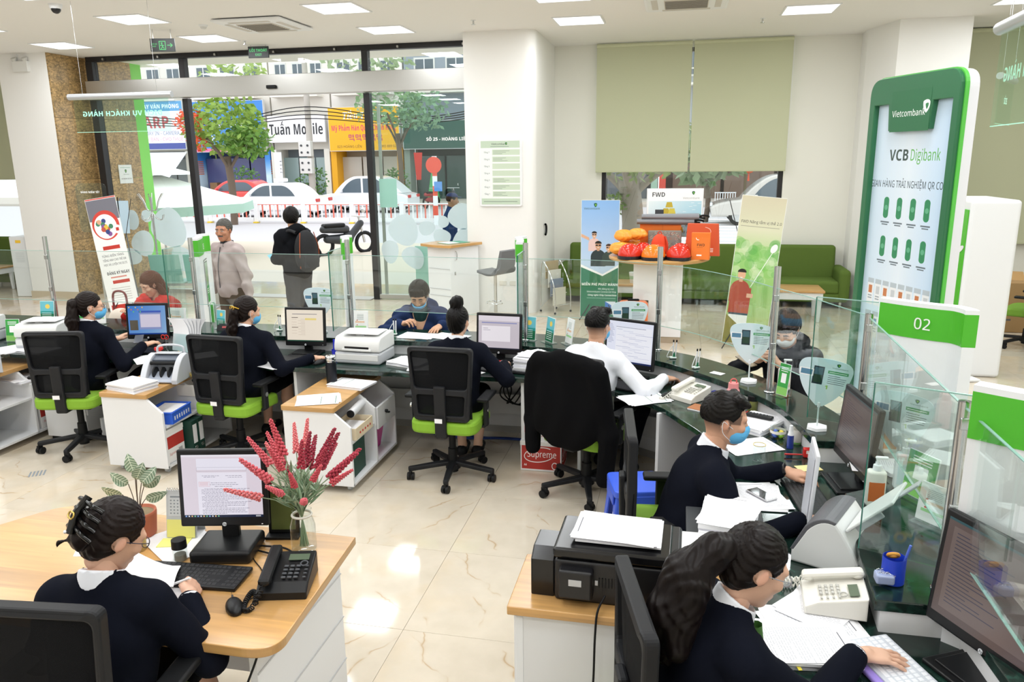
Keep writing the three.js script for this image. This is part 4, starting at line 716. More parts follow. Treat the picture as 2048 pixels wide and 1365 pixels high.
const cardTs = [
  canvasTex('card0', 128, 200, (g) => { g.fillStyle = '#2f9e9a'; g.fillRect(0, 0, 128, 200); g.fillStyle = '#6fc3d0'; g.fillRect(0, 0, 128, 95); g.fillStyle = '#f3d264'; g.beginPath(); g.arc(70, 50, 22, 0, 7); g.fill(); g.fillStyle = '#0c6b45'; g.fillRect(0, 120, 128, 80); g.fillStyle = '#fff'; for (let i = 0; i < 5; i++) g.fillRect(14, 112 + i * 16, 90, 4); }),
  canvasTex('card1', 128, 200, (g) => { g.fillStyle = '#f6f6f4'; g.fillRect(0, 0, 128, 200); g.fillStyle = '#9aa4a0'; for (let i = 0; i < 6; i++) g.fillRect(30, 30 + i * 9, 60, 3); g.fillStyle = '#f2c9a8'; g.fillRect(14, 92, 84, 16); g.fillStyle = '#a8dc9a'; g.fillRect(14, 136, 100, 16); g.fillStyle = '#d05030'; g.fillRect(26, 80, 10, 8); g.fillRect(26, 124, 10, 8); }),
  canvasTex('card2', 128, 200, (g) => { g.fillStyle = '#3aa548'; g.fillRect(0, 0, 128, 200); g.fillStyle = '#8fd06a'; g.fillRect(0, 150, 128, 50); g.fillStyle = '#fff'; g.fillRect(34, 60, 60, 62); for (let i = 0; i < 3; i++) g.fillRect(20, 20 + i * 12, 84, 5); }),
];
function cardStand(label, x, y, z, turn, k, w = 0.12, h = 0.18, name = 'leaflet_stand') {
  const t = thing(name, label, 'leaflet stand', [x, y, z], turn * D);
  part(t, 'foot', box(w, 0.005, 0.09, 0.002), acrylic, 0, 0, 0); const b = part(t, 'card', box(w, h, 0.006, 0.002), mat('#e8eceb', 0.4), 0, 0.004, 0, -0.14); part(b, 'print', new THREE.PlaneGeometry(w - 0.006, h - 0.006), mat('#ffffff', 0.5, { map: cardTs[k] }), 0, h / 2, 0.0035); part(b, 'back_print', new THREE.PlaneGeometry(w - 0.006, h - 0.006), mat('#ffffff', 0.5, { map: cardTs[k] }), 0, h / 2, -0.0035, 0, PI);
  return t;
}
function penStand(label, x, y, z, turn) {
  const t = thing('pen_stand', label, 'pen', [x, y, z], turn * D); part(t, 'base', box(0.05, 0.014, 0.035, 0.006), mat('#dfeee8', 0.3)); part(t, 'socket', cyl(0.01, 0.012, 0.03, 12), deepGreen, 0.008, 0.012, 0);
  for (const s of [0, 1]) { const p = part(t, 'pen', cyl(0.005, 0.005, 0.11, 10), white, 0.016 * s, 0.02, 0.004 * s, 0.06, 0, -0.05 * s); part(p, 'cap', cyl(0.0052, 0.0052, 0.016, 10), black, 0, 0.105, 0); } part(t, 'cord', tube([[-0.02, 0.012, 0], [-0.045, 0.014, 0.01], [-0.03, 0.06, 0.01], [0.0, 0.1, 0.006], [0.004, 0.06, 0.004]], 0.0028, 40, 6), white);
  return t;
}
function bottle(label, x, y, z, turn, o = {}) {            // pump bottle
  const t = thing('pump_bottle', label, 'bottle', [x, y, z], turn * D), m = o.m ?? mat('#f1eee6', 0.3), h = o.h ?? 0.15;
  part(t, 'bottle', box(0.075, h, 0.05, 0.014), m); part(t, 'label_print', box(0.062, h * 0.55, 0.051, 0.003), mat(o.lab ?? '#d9733a', 0.5), 0, h * 0.16, 0); part(t, 'collar', cyl(0.016, 0.018, 0.022, 16), white, 0, h, 0); const p = part(t, 'pump', cyl(0.006, 0.006, 0.03, 10), white, 0, h + 0.02, 0); part(p, 'spout', box(0.05, 0.012, 0.018, 0.005), white, 0.015, 0.028, 0);
  return t;
}
function cup(label, x, y, z, geo, m, name, cat, extra) { const t = thing(name, label, cat, [x, y, z]); part(t, 'body', geo, m); extra?.(t); return t; }
const jarGlass = mat('#f2f6f6', 0.02, { transmission: 1, thickness: 0, ior: 1.45 });
// ================================================================ the curved teller counter
const smoothPath = (pts, n = 6) => { const c = new THREE.CatmullRomCurve3(pts.map(([x, z]) => V(x, 0, z)), false, 'centripetal'); return c.getPoints(pts.length * n).map((p) => [p.x, p.z]); };
const ribbon = (pts, w) => { const L = [], R = []; pts.forEach(([x, z], i) => { const a = pts[Math.max(0, i - 1)], b = pts[Math.min(pts.length - 1, i + 1)], dx = b[0] - a[0], dz = b[1] - a[1], l = Math.hypot(dx, dz), nx = -dz / l * w / 2, nz = dx / l * w / 2; L.push([x + nx, z + nz]); R.push([x - nx, z - nz]); }); return poly([...L, ...R.reverse()]); };
const wIn = [[-8, -5.3], [-1.1, -5.3], ...smoothPath([[-1.0, -5.3], [-0.5, -5.16], [-0.09, -4.83], [0.06, -4.58], [0.18, -4.35], [0.24, -4.1], [0.25, -3.7]]), [0.26, -3.0], [0.3, -2.4], [0.3, -0.9]];
const wOut = [[-8, -6.05], [-1.2, -6.05], ...smoothPath([[-1.1, -6.05], [-0.3, -5.75], [0.2, -5.38], [0.58, -4.85], [0.8, -4.4], [0.96, -3.95]]), [0.98, -3], [0.98, -0.9]];
const lIn = [[-8, -5.84], [-1.3, -5.82], ...smoothPath([[-1.2, -5.81], [-0.6, -5.71], [-0.12, -5.52], [0.14, -5.27], [0.42, -4.93], [0.61, -4.59], [0.69, -4.27], [0.735, -4.01]]), [0.93, -4.02], [0.97, -3.5], [0.76, -3.36], [0.705, -2.86], [0.687, -2.49], [0.93, -2.49], [0.97, -1.9], [0.76, -1.7], [0.72, -0.9]];
const lOut = [[-8, -6.27], [-1.15, -6.26], ...smoothPath([[-1.05, -6.25], [-0.55, -6.1], [-0.1, -5.88], [0.27, -5.61], [0.7, -5.03], [0.88, -4.65], [0.97, -4.35], [1.03, -4.0]]), [1.06, -3.4], [1.06, -0.9]];
const ct = thing('teller_counter', 'long curved bank counter with dark green granite worktop and raised ledge', 'counter');
part(ct, 'worktop', slab(poly([...wIn, ...wOut.slice().reverse()]), 0.685, 0.035, 0.004), graniteM);
part(ct, 'ledge', slab(poly([...lIn, ...lOut.slice().reverse()]), 0.8, 0.04, 0.004), graniteM);
const lam = mat('#e6e7e8', 0.4);
const riserPath = [[-8, -5.87], [-1.3, -5.86], ...smoothPath([[-1.2, -5.85], [-0.58, -5.75], [-0.09, -5.56], [0.17, -5.3], [0.45, -4.96], [0.64, -4.61], [0.72, -4.28], [0.765, -4.02]])];
part(ct, 'riser', slab(ribbon(riserPath, 0.018), 0.72, 0.08), lam);
part(ct, 'riser', slab(ribbon([[0.765, -4.03], [0.95, -4.03], [0.985, -3.5], [0.785, -3.38], [0.735, -2.86], [0.715, -2.5], [0.945, -2.5], [0.985, -1.9], [0.785, -1.72], [0.75, -0.9]], 0.016), 0.72, 0.08), lam);
const frontPath = [[-8, -6.12], [-1.15, -6.11], ...smoothPath([[-1.05, -6.1], [-0.52, -5.95], [-0.12, -5.73], [0.24, -5.47], [0.62, -4.95], [0.8, -4.57], [0.9, -4.3], [0.96, -4.0]]), [1.0, -3.4], [1.0, -0.9]];
part(ct, 'front_panel', slab(ribbon(frontPath, 0.02), 0.06, 0.74), lam); part(ct, 'plinth', slab(ribbon(frontPath, 0.03), 0, 0.06), mat('#b9b9b6', 0.35, { metalness: 0.6 }));
part(ct, 'cable_trough', slab(ribbon(frontPath.map(([x, z]) => [x - (x > 0.5 ? 0.1 : 0), z + (x < 0.3 ? 0.1 : 0)]), 0.02), 0.2, 0.17), mat('#d3d4d4', 0.5));
// uprights under the worktop
for (const [x, z, a, l] of [[-1.075, -5.66, 90, 0.66], [-0.62, -5.62, 84, 0.6], [0.12, -5.0, 48, 0.6], [-2.9, -5.68, 90, 0.68], [-4.5, -5.68, 90, 0.68], [0.55, -4.12, 4, 0.55], [0.62, -3.3, 0, 0.6], [0.64, -2.3, 0, 0.6]]) part(ct, 'upright', box(l, 0.685, 0.025, 0.002), lam, x, 0, z, 0, a * D);
part(ct, 'shelf', box(0.42, 0.018, 0.5), lam, -0.85, 0.4, -5.62); part(ct, 'shelf', box(0.42, 0.018, 0.5), lam, -0.85, 0.555, -5.62);
// stainless posts
const posts = [[-5.75, -6.12], [-4.25, -6.14], [-2.75, -6.13], [-1.18, -6.02], [-0.12, -5.86], [0.6, -4.86], [0.95, -4.05], [0.92, -2.6]];
posts.forEach(([x, z], i) => { const p = part(ct, 'post', lathe([[0.0, 0], [0.034, 0], [0.034, 0.006], [0.022, 0.012], [0.0205, i > 5 ? 0.67 : 0.79], [0, i > 5 ? 0.672 : 0.792]], 24), steel, x, 0.84, z); part(p, 'glass_clamp', box(0.03, 0.04, 0.03, 0.004), steel, 0, 0.28, 0.012); part(p, 'glass_clamp', box(0.03, 0.04, 0.03, 0.004), steel, 0, 0.58, 0.012); });
// screens of glass between the posts
const gPath = (i) => { const p = posts; if (i === 0) return [[-8, -6.1], [-5.77, -6.1]]; if (i === 5) return smoothPath([[-0.1, -5.83], [0.1, -5.66], [0.32, -5.38], [0.48, -5.1], [0.585, -4.87]]); if (i === 6) return smoothPath([[0.6, -4.84], [0.73, -4.58], [0.84, -4.3], [0.93, -4.07]]); if (i === 4) return smoothPath([[-1.16, -6.05], [-0.8, -6.04], [-0.45, -5.98], [-0.14, -5.85]]); if (i === 7) return [[0.95, -4.03], [0.92, -2.62]]; if (i === 8) return [[0.92, -2.58], [0.9, -1.0]]; return [[p[i - 1][0] + 0.02, p[i - 1][1] + 0.02], [p[i][0] - 0.02, p[i][1] + 0.02]]; };
for (let i = 0; i <= 8; i++) { const path = gPath(i), top = i > 6 ? 1.49 : 1.5; const g = part(ct, 'glass_screen', slab(ribbon(path, 0.008), 1.035, top - 1.035), glassM); part(g, 'top_edge', slab(ribbon(path, 0.009), top, 0.003), mat('#8fb5ac', 0.2)); part(g, 'bottom_edge', slab(ribbon(path, 0.009), 1.031, 0.003), mat('#8fb5ac', 0.2)); }
// cross panes between the places
for (const [x, z, a, h] of [[-4.33, -5.98, 97, 0.66], [-2.79, -5.97, 95, 0.66], [-1.2, -5.92, 92, 0.66], [0.86, -4.15, -25, 0.66], [0.82, -2.68, -22, 0.62]]) { const w = 0.3, g = part(ct, 'cross_pane', box(w, h, 0.008), glassTint, x, 0.9, z, 0, a * D); part(g, 'edge', box(0.004, h, 0.009), glassEdge, w / 2 * (a > 0 ? -1 : -1), 0, 0); part(g, 'edge', box(w, 0.004, 0.009), mat('#8fb5ac', 0.2), 0, h, 0); }
// number towers on the public side
const numT = (n) => canvasTex('num' + n, 256, 96, (g, w, h) => { g.fillStyle = '#000'; g.fillRect(0, 0, w, h); g.fillStyle = '#fff'; g.font = '72px sans-serif'; g.textAlign = 'center'; g.fillText(n, w / 2 + 10, 74); }, { colorSpace: THREE.NoColorSpace });
const towerAd = canvasTex('towerad', 160, 400, (g, w, h) => { g.fillStyle = '#eef2ee'; g.fillRect(0, 0, w, h); g.fillStyle = '#2d3b36'; g.fillRect(10, 12, w - 20, 300); const q = g.createLinearGradient(0, 20, 0, 300); q.addColorStop(0, '#c9dccb'); q.addColorStop(0.6, '#7a9a6c'); q.addColorStop(1, '#e8ead8'); g.fillStyle = q; g.fillRect(16, 20, w - 32, 284); g.fillStyle = '#2f9a3a'; g.fillRect(16, 230, w - 32, 150); g.fillStyle = '#fff'; for (let i = 0; i < 3; i++) g.fillRect(28, 255 + i * 18, 90, 6); });
function tower(n, label, x, z, dx, dz, o = {}) {           // panel from (x, z) outwards along (dx, dz)
  const t = thing('counter_number_panel', label, 'counter sign', [x, 0, z], Math.atan2(-dz, dx)), W = o.w ?? 0.52, H = 1.6;
  const prof = (g0) => smoothPath([[0, 0.0], [0.15, 0.01], [W * 0.62, 0.0], [W - 0.09, -0.012], [W - 0.02, 0.025], [W, 0.05]], 5);
  part(t, 'panel', slab(ribbon(prof(), 0.05), 0, H - 0.17), white); const b = part(t, 'green_band', slab(ribbon(prof(), 0.058), H - 0.17, 0.15), lime); part(t, 'cap', slab(ribbon(prof(), 0.058), H - 0.02, 0.02), white);
  for (const s of [1, -1]) part(b, 'number', new THREE.PlaneGeometry(0.26, 0.1), mat('#f4f8f2', 0.4, { alphaMap: numT(n), transparent: true }), 0.2, H - 0.095, s * 0.036 + 0.008, 0, s > 0 ? 0 : PI);
  if (o.ad) { const f = part(t, 'poster_frame', box(0.19, 0.45, 0.012, 0.003), steel, 0.26, 0.93, 0.036); part(f, 'poster', new THREE.PlaneGeometry(0.17, 0.43), mat('#ffffff', 0.4, { map: towerAd }), 0, 0.225, 0.0065); const h = part(t, 'leaflet_holder', box(0.16, 0.2, 0.05, 0.004), acrylic, 0.32, 0.72, 0.055); for (let k = 0; k < 3; k++) part(h, 'leaflet', box(0.045, 0.19, 0.02), mat(['#4fa83e', '#e9f2e6', '#2d8a5a'][k], 0.6), -0.05 + k * 0.05, 0.02, 0); }
  part(t, 'base_plate', box(W * 0.9, 0.03, 0.16, 0.004), steel, W / 2, 0, 0);
  return t;
}
tower('05', 'white counter panel with lime band numbered 05 beside the standing man in beige', -4.36, -6.36, -0.43, -0.9, { ad: true });
tower('04', 'white counter panel with lime band seen edge-on beside the writing man in blue', -2.86, -6.34, -0.41, -0.91);
tower('03', 'white counter panel with lime band seen edge-on beside the bar stool', -1.3, -6.36, -0.19, -0.98);
tower('02', 'white counter panel with lime band numbered 02 before the tall totem', 1.0, -4.02, 0.78, 0.62, { w: 0.42 });
tower('01', 'white counter panel with lime band nearest the lens at the frame edge', 0.91, -2.5, 0.85, 0.52);
// ================================================================ staff side: desks, chairs and what stands on them
const WT0 = 0.7215, LG = 0.8415;     // worktop and ledge heights
// ---- mobile pedestals
pedestal('white mobile cabinet with banknote counter and round cable hole, behind the desk woman', -3.9, -5.15, { hole: true, open: true });
pedestal('white mobile cabinet with thermos and printed forms on top, beside the bouquet', -2.4, -5.1);
pedestal('white mobile cabinet with keyed drawer, cut by the frame edge', -5.5, -5.2, {});
// drawer tower beyond it
{ const t = thing('drawer_cabinet', 'white three-drawer cabinet with open bottom drawer behind the ponytailed teller', 'cabinet', [-4.98, 0, -5.45], 0); part(t, 'carcass', box(0.4, 0.56, 0.42, 0.004), mat('#e9eaec', 0.35), 0, 0.03, 0); part(t, 'wooden_top', box(0.42, 0.022, 0.45, 0.004), woodM, 0, 0.59, 0); for (let k = 0; k < 3; k++) part(t, 'drawer', box(0.018, 0.165, 0.4, 0.003), mat('#e1e3e5', 0.35), k ? 0.205 : 0.33, 0.05 + k * 0.18, 0); part(t, 'foot', box(0.36, 0.03, 0.38), black, 0, 0, 0); }
// ---- chairs
chair('black mesh chair of the ponytailed teller facing the woman in red', -4.72, -5.12, 12, { base: 0.1 });
chair('black mesh chair of the teller with the gold hair clip', -3.33, -5.2, -4, { base: 0.5 });
chair('black mesh chair of the teller with the topknot', -1.56, -5.12, -2, { base: 0.15, tag: true });
chair('swivel chair hidden under a black jacket, used by the man in white shirt', -0.56, -5.02, -24, { base: 0.6 });
chair('black mesh chair of the masked man in navy suit, seen from the side', 0.02, -3.62, -84, { base: 0.3 });
chair('black mesh chair of the long-haired woman at the end of the counter', 0.12, -2.13, -76, { base: 0.3 });
chair('black mesh chair of the woman writing at the wooden desk', -1.77, -1.8, 6, { base: 0.3, up: 0.06 });
// black jacket hung over the fourth chair
{
  const t = solo('hung_jacket', 'black jacket draped over the backrest of the white-shirted man\'s chair', 'jacket', (() => {
    const P = [cone(V(-0.22, 0.99, 0.27), V(0.22, 0.99, 0.27), 0.05, 0.05, 0.05), egg(V(0, 0.8, 0.27), V(0.27, 0.27, 0.07), 0.05), egg(V(0, 0.62, 0.28), V(0.27, 0.22, 0.065), 0.05), cone(V(-0.25, 0.95, 0.27), V(-0.29, 0.55, 0.25), 0.06, 0.055, 0.03), cone(V(-0.29, 0.55, 0.25), V(-0.27, 0.36, 0.26), 0.055, 0.05, 0.02), cone(V(0.24, 0.95, 0.27), V(0.3, 0.55, 0.24), 0.065, 0.06, 0.03), cone(V(0.3, 0.55, 0.24), V(0.29, 0.25, 0.25), 0.06, 0.06, 0.03)];
    return blob(P, 0.011, 0.04, (d, x, y, z) => { d += 0.005 * (Math.sin(x * 34 + 3 * Math.sin(y * 6)) + 0.6 * Math.sin(y * 17 + x * 9)); const in_ = Math.max(Math.abs(x) - 0.225, y - 1.0, Math.abs(z - 0.215) - 0.022); return Math.max(d, -in_, 0.2 - y); });
  })(), cloth('#0a0a0c'), [-0.56, 0, -5.02], -24 * D);
}
// blue plastic stool
{
  const t = thing('plastic_stool', 'blue moulded plastic stool behind the masked man\'s chair', 'stool', [-0.18, 0, -4.18], 0.25), bm = mat('#3a5fd8', 0.35);
  part(t, 'seat', (() => { const s = rrShape(0.3, 0.3, 0.04); return ext(s, 0.025, 0.008).rotateX(-PI / 2); })(), bm, 0, 0.435, 0);
  for (const [a, b] of [[-1, -1], [1, -1], [1, 1], [-1, 1]]) part(t, 'leg', (() => { const g = bend(box(0.075, 0.44, 0.012, 0.003), (v) => { const k = 1 - v.y / 0.44; v.x *= 1 - 0.35 * k; }); const h = bend(box(0.012, 0.44, 0.075, 0.003), (v) => { const k = 1 - v.y / 0.44; v.z *= 1 - 0.35 * k; }); g.translate(-a * 0.03, 0, b * 0.004); h.translate(a * 0.004, 0, -b * 0.03); return bend(join([g, h]), (v) => { const k = 1 - v.y / 0.44; v.x += a * (0.125 + 0.045 * k); v.z += b * (0.125 + 0.045 * k); }); })(), bm);
  for (const r of [0, 1, 2, 3]) part(t, 'apron', box(0.2, 0.07, 0.01, 0.003), bm, [0, 0.148, 0, -0.148][r], 0.37, [0.148, 0, -0.148, 0][r], 0, r * PI / 2);
  part(t, 'seat_ribs', join([0, 1, 2].map((i) => new THREE.TorusGeometry(0.04 + i * 0.03, 0.004, 5, 4).rotateX(PI / 2).translate(0, 0, 0))), mat('#4d70e2', 0.35), 0, 0.462, 0);
}
// ---- wooden desk with its things
{
  const t = thing('wooden_desk', 'light wooden desk top on white panels where a woman writes', 'desk', [0, 0, 0]);
  const s = new THREE.Shape(); s.moveTo(-3.0, -1.97); s.lineTo(-1.33, -1.96); s.quadraticCurveTo(-1.22, -1.96, -1.22, -2.05); s.lineTo(-1.27, -2.74); s.lineTo(-2.6, -2.79); s.quadraticCurveTo(-2.72, -2.79, -2.78, -2.68); s.lineTo(-3.0, -2.3);
  part(t, 'top', slab(s, 0.715, 0.035, 0.004), woodM); part(t, 'side_panel', box(0.03, 0.715, 0.66, 0.003), lam, -1.34, 0, -2.36);
  for (let k = 0; k < 3; k++) part(t, 'side_groove', box(0.004, 0.006, 0.66), mat('#c5c6c8', 0.5), -1.3235, 0.2 + k * 0.2, -2.36);
  part(t, 'modesty_panel', box(1.5, 0.6, 0.02), lam, -2.1, 0.1, -2.66); part(t, 'side_panel', box(0.03, 0.715, 0.6), lam, -2.85, 0, -2.35);
}
monitor('black monitor showing a document, on the wooden desk beside the bouquet', -1.715, 0.75, -2.5, 12, 'doc', { wide: true, lift: 0.12, w: 0.35, h: 0.315 });
keyboard('black keyboard on the wooden desk below the document screen', -1.76, 0.75, -2.315, 4);
mouse('black mouse on the wooden desk by the coiled cord', -1.475, 0.75, -2.16, 40);
deskPhone('black desk telephone with coiled cord on the wooden desk', -1.365, 0.75, -2.34, 14, plasticDark, true);
solo('mouse_cable', 'thin black mouse cable curling over the wooden desk', 'cable', tube([[-1.455, 0.757, -2.2], [-1.43, 0.754, -2.28], [-1.47, 0.754, -2.36], [-1.52, 0.754, -2.42], [-1.6, 0.754, -2.5], [-1.62, 0.754, -2.58]], 0.0022, 40, 6), black);
solo('desk_cables', 'thick black power cables behind the document monitor', 'cable', join([tube([[-1.64, 0.76, -2.55], [-1.5, 0.756, -2.52], [-1.42, 0.757, -2.47], [-1.36, 0.76, -2.45]], 0.004, 30, 6), tube([[-1.62, 0.76, -2.58], [-1.5, 0.758, -2.58], [-1.4, 0.757, -2.5], [-1.35, 0.76, -2.44]], 0.004, 30, 6)]), black);
papers('sheet of handwriting under the writing hand on the wooden desk', -1.775, 0.7505, -2.17, 22, 2, { blank: true });
{ const t = solo('lifted_page', 'white page lifted upright by the writing woman', 'paper', bend(new THREE.BoxGeometry(0.3, 0.001, 0.21, 10, 1, 10), (v) => { v.y += 0.17 * smooth(-0.15, 0.15, -v.x) + 0.03 * Math.sin((v.z + 0.1) * 9); }), paperM, [-1.9, 0.775, -2.19], 0.5); }
papers('white pad under the yellow note on the wooden desk', -1.96, 0.7505, -2.555, 60, 3, { blank: true });
{ // flip calendar with yellow notes
  const t = thing('desk_calendar', 'grey spiral desk calendar with a yellow note stuck to it', 'calendar', [-1.985, 0.753, -2.62], 0.15);
  part(t, 'front_leaf', box(0.13, 0.2, 0.003), mat('#c9cdd0', 0.7), 0, 0, 0.03, -0.2); part(t, 'back_leaf', box(0.13, 0.2, 0.003), mat('#c9cdd0', 0.7), 0, 0, -0.05, 0.2); part(t, 'foot', box(0.13, 0.003, 0.09), mat('#dfe1e2', 0.7), 0, 0, -0.01);
  part(t, 'spiral', join(Array.from({ length: 13 }, (_, i) => new THREE.TorusGeometry(0.006, 0.0012, 5, 10).rotateY(PI / 2).translate(-0.06 + i * 0.01, 0.2, -0.01))), steel); part(t, 'yellow_note', box(0.12, 0.075, 0.002), mat('#f0ec8a', 0.8), 0, 0.005, 0.036, -0.2); part(t, 'yellow_note', box(0.12, 0.002, 0.075), mat('#f0ec8a', 0.8), -0.01, 0.002, 0.075, 0, 0.1); part(t, 'print', new THREE.PlaneGeometry(0.11, 0.09), mat('#ffffff', 0.8, { map: canvasTex('cal', 128, 100, (g) => { g.fillStyle = '#d3d7da'; g.fillRect(0, 0, 128, 100); g.fillStyle = '#8e969c'; for (let r = 0; r < 5; r++) for (let c = 0; c < 7; c++) g.fillRect(8 + c * 17, 24 + r * 15, 8, 6); g.fillRect(8, 6, 60, 8); }) }), 0, 0.135, 0.0052, -0.2);
}
{ // terracotta pot with veined leaves
  const t = thing('potted_plant', 'small veined plant in a terracotta pot on the wooden desk', 'plant', [-2.17, 0.75, -2.585]);
  part(t, 'pot', lathe([[0, 0], [0.055, 0], [0.062, 0.01], [0.071, 0.1], [0.07, 0.112], [0.064, 0.112], [0.06, 0.1], [0.02, 0.095], [0, 0.095]]), mat('#b8674a', 0.7)); part(t, 'soil', cyl(0.061, 0.06, 0.006, 20), mat('#8a7a5e', 0.95), 0, 0.095, 0);
  const leafT = canvasTex('veined', 64, 96, (g) => { g.fillStyle = '#4f6f52'; g.fillRect(0, 0, 64, 96); g.strokeStyle = '#dfe8d4'; g.lineWidth = 3; g.beginPath(); g.moveTo(32, 0); g.lineTo(32, 96); for (let i = 0; i < 6; i++) { g.moveTo(32, 14 + i * 13); g.lineTo(6, 30 + i * 13); g.moveTo(32, 14 + i * 13); g.lineTo(58, 30 + i * 13); } g.stroke(); g.fillStyle = 'rgba(223,232,212,0.35)'; g.fillRect(0, 0, 64, 96); });
  const lm = mat('#ffffff', 0.5, { map: leafT, side: THREE.DoubleSide }), leafG = (() => { const s = new THREE.Shape(); s.moveTo(0, 0); s.bezierCurveTo(0.035, 0.01, 0.035, 0.05, 0, 0.085); s.bezierCurveTo(-0.035, 0.05, -0.035, 0.01, 0, 0); const g = ext(s, 0.0012), p = g.attributes.position, u = g.attributes.uv; for (let i = 0; i < p.count; i++) { u.setXY(i, p.getX(i) / 0.06 + 0.5, p.getY(i) / 0.085); p.setZ(i, p.getZ(i) + p.getX(i) ** 2 * 8 - p.getY(i) ** 2 * 3); } g.computeVertexNormals(); return g; })();
  [[-0.03, 0.14, 0.0, 1.2, 0.3], [0.02, 0.17, 0.01, -0.6, 0.9], [0.035, 0.13, -0.01, -1.3, 1.2], [0.0, 0.19, -0.01, 0.3, 0.4], [0.05, 0.16, 0.02, -1.0, 0.2], [-0.05, 0.1, 0.02, 1.5, 0.8], [0.06, 0.09, 0.02, -1.8, 0.6]].forEach(([x, y, z, rz, rx]) => { const st = part(t, 'stem', tube([[x * 0.2, 0.1, z * 0.2], [x * 0.5, 0.1 + (y - 0.0) * 0.5, z * 0.5], [x, 0.09 + y, z]], 0.0018, 12, 5), mat('#5b4a3c', 0.7)); part(st, 'leaf', leafG, lm, x, 0.09 + y, z, 0.5 * rx, 0.4, rz * 0.8); });
  part(t, 'ornament', ball(0.02, 1, 0.9, 1, 14), mat('#e4dfd6', 0.5), 0.01, 0.115, 0.035); part(t, 'plant_label', box(0.035, 0.012, 0.002), black, -0.035, 0.15, 0.02);
}
cup('woven pen cup with a blue marker beside the terracotta pot', -2.1, 0.75, -2.47, lathe([[0, 0], [0.034, 0], [0.037, 0.075], [0.034, 0.078], [0.03, 0.01], [0, 0.008]]), mat('#b9a26a', 0.8), 'pen_cup', 'pen cup', (t) => { part(t, 'marker', cyl(0.011, 0.011, 0.13, 12), mat('#2a2fc0', 0.4), 0.01, 0.012, 0.005, 0.12, 0, -0.1); part(t, 'pencil', cyl(0.004, 0.004, 0.12, 8), woodDark, -0.015, 0.012, 0, -0.1, 0, 0.12); });
cup('small clear jar with black twist lid by the document monitor', -1.875, 0.75, -2.43, lathe([[0, 0], [0.026, 0], [0.028, 0.01], [0.028, 0.055], [0.024, 0.06]]), jarGlass, 'jar', 'jar', (t) => { part(t, 'lid', cyl(0.028, 0.029, 0.035, 22), black, 0, 0.055, 0); part(t, 'contents', cyl(0.022, 0.023, 0.025, 16), mat('#8d8a80', 0.8), 0, 0.003, 0); });
{ // glass vase with red and pink flower spikes
  const t = thing('flower_vase', 'glass vase of red and pink artificial flower spikes on the wooden desk', 'flowers', [-1.43, 0.75, -2.6]);
  part(t, 'vase', lathe([[0, 0], [0.045, 0], [0.05, 0.01], [0.05, 0.11], [0.038, 0.15], [0.036, 0.17], [0.04, 0.178]]), jarGlass); part(t, 'ribbon', new THREE.TorusGeometry(0.038, 0.005, 6, 22).rotateX(PI / 2), mat('#e9e4da', 0.7), 0, 0.155, 0);
  seed(77); const reds = ['#9a2c40', '#cf5560', '#e88284', '#b03a4c', '#dd6a74'];
  const spikeG = (() => { const l = []; seed(5); for (let i = 0; i < 64; i++) { const u = i / 64, a = i * 2.4, r = 0.011 * (1 - u * 0.65); l.push(new THREE.IcosahedronGeometry(0.0062 * (1.1 - 0.5 * u), 0).translate(r * Math.cos(a), u * 0.13, r * Math.sin(a))); } return join(l); })();
  const leafS = (() => { const s = new THREE.Shape(); s.moveTo(0, 0); s.quadraticCurveTo(0.009, 0.03, 0, 0.075); s.quadraticCurveTo(-0.009, 0.03, 0, 0); return ext(s, 0.001); })();
  for (let i = 0; i < 26; i++) {
    const a = i * 2.399, sp = 0.1 + 0.85 * Math.sqrt((i + 0.5) / 26), h = 0.32 - 0.17 * sp * sp + rr(-0.03, 0.03), dx = Math.cos(a) * sp * 0.17, dz = Math.sin(a) * sp * 0.16, top = V(dx, 0.1 + h, dz), low = V(-dx * 0.12, 0.02, -dz * 0.12);
    const st = part(t, 'stem', tube([low, V(dx * 0.08, 0.17, dz * 0.08), V(dx * 0.5, 0.17 + (h - 0.07) * 0.62, dz * 0.5), top], 0.0022, 14, 5), mat('#8fa583', 0.7)); const d = top.clone().sub(V(dx * 0.5, 0.17 + (h - 0.07) * 0.62, dz * 0.5)).normalize(), q = new THREE.Quaternion().setFromUnitVectors(V(0, 1, 0), d);
    const s = part(st, 'flower_spike', spikeG, mat(reds[i % 5], 0.75), top.x, top.y, top.z); s.quaternion.copy(q); s.scale.setScalar(rr(0.85, 1.25));
    for (let k = 0; k < 8; k++) { const u = rr(0.25, 1.15), lf = part(st, 'leaf', leafS, mat(k % 2 ? '#a9bba0' : '#8ea988', 0.7), dx * (0.1 + 0.4 * u), 0.17 + (h - 0.07) * 0.62 * u, dz * (0.1 + 0.4 * u), rr(0.2, 1.2), rr(0, 6.3), 0); lf.rotation.order = 'YXZ'; }
  }
}
{ // framed picture behind the monitor
  const t = thing('photo_stand', 'black framed picture stand half hidden behind the document monitor', 'picture frame', [-1.57, 0.75, -2.7], 0.2); part(t, 'foot', box(0.14, 0.012, 0.09, 0.003), black); part(t, 'frame', box(0.13, 0.2, 0.014, 0.004), black, 0, 0.012, 0, -0.12); part(t, 'picture', box(0.1, 0.16, 0.002), mat('#5f6b34', 0.5), 0, 0.03, 0.008, -0.12);
}
solo('power_cable', 'black cable hanging under the wooden desk edge', 'cable', tube([[-1.3, 0.7, -2.0], [-1.36, 0.5, -1.98], [-1.28, 0.36, -1.95], [-1.18, 0.3, -1.94]], 0.004, 30, 6), black);
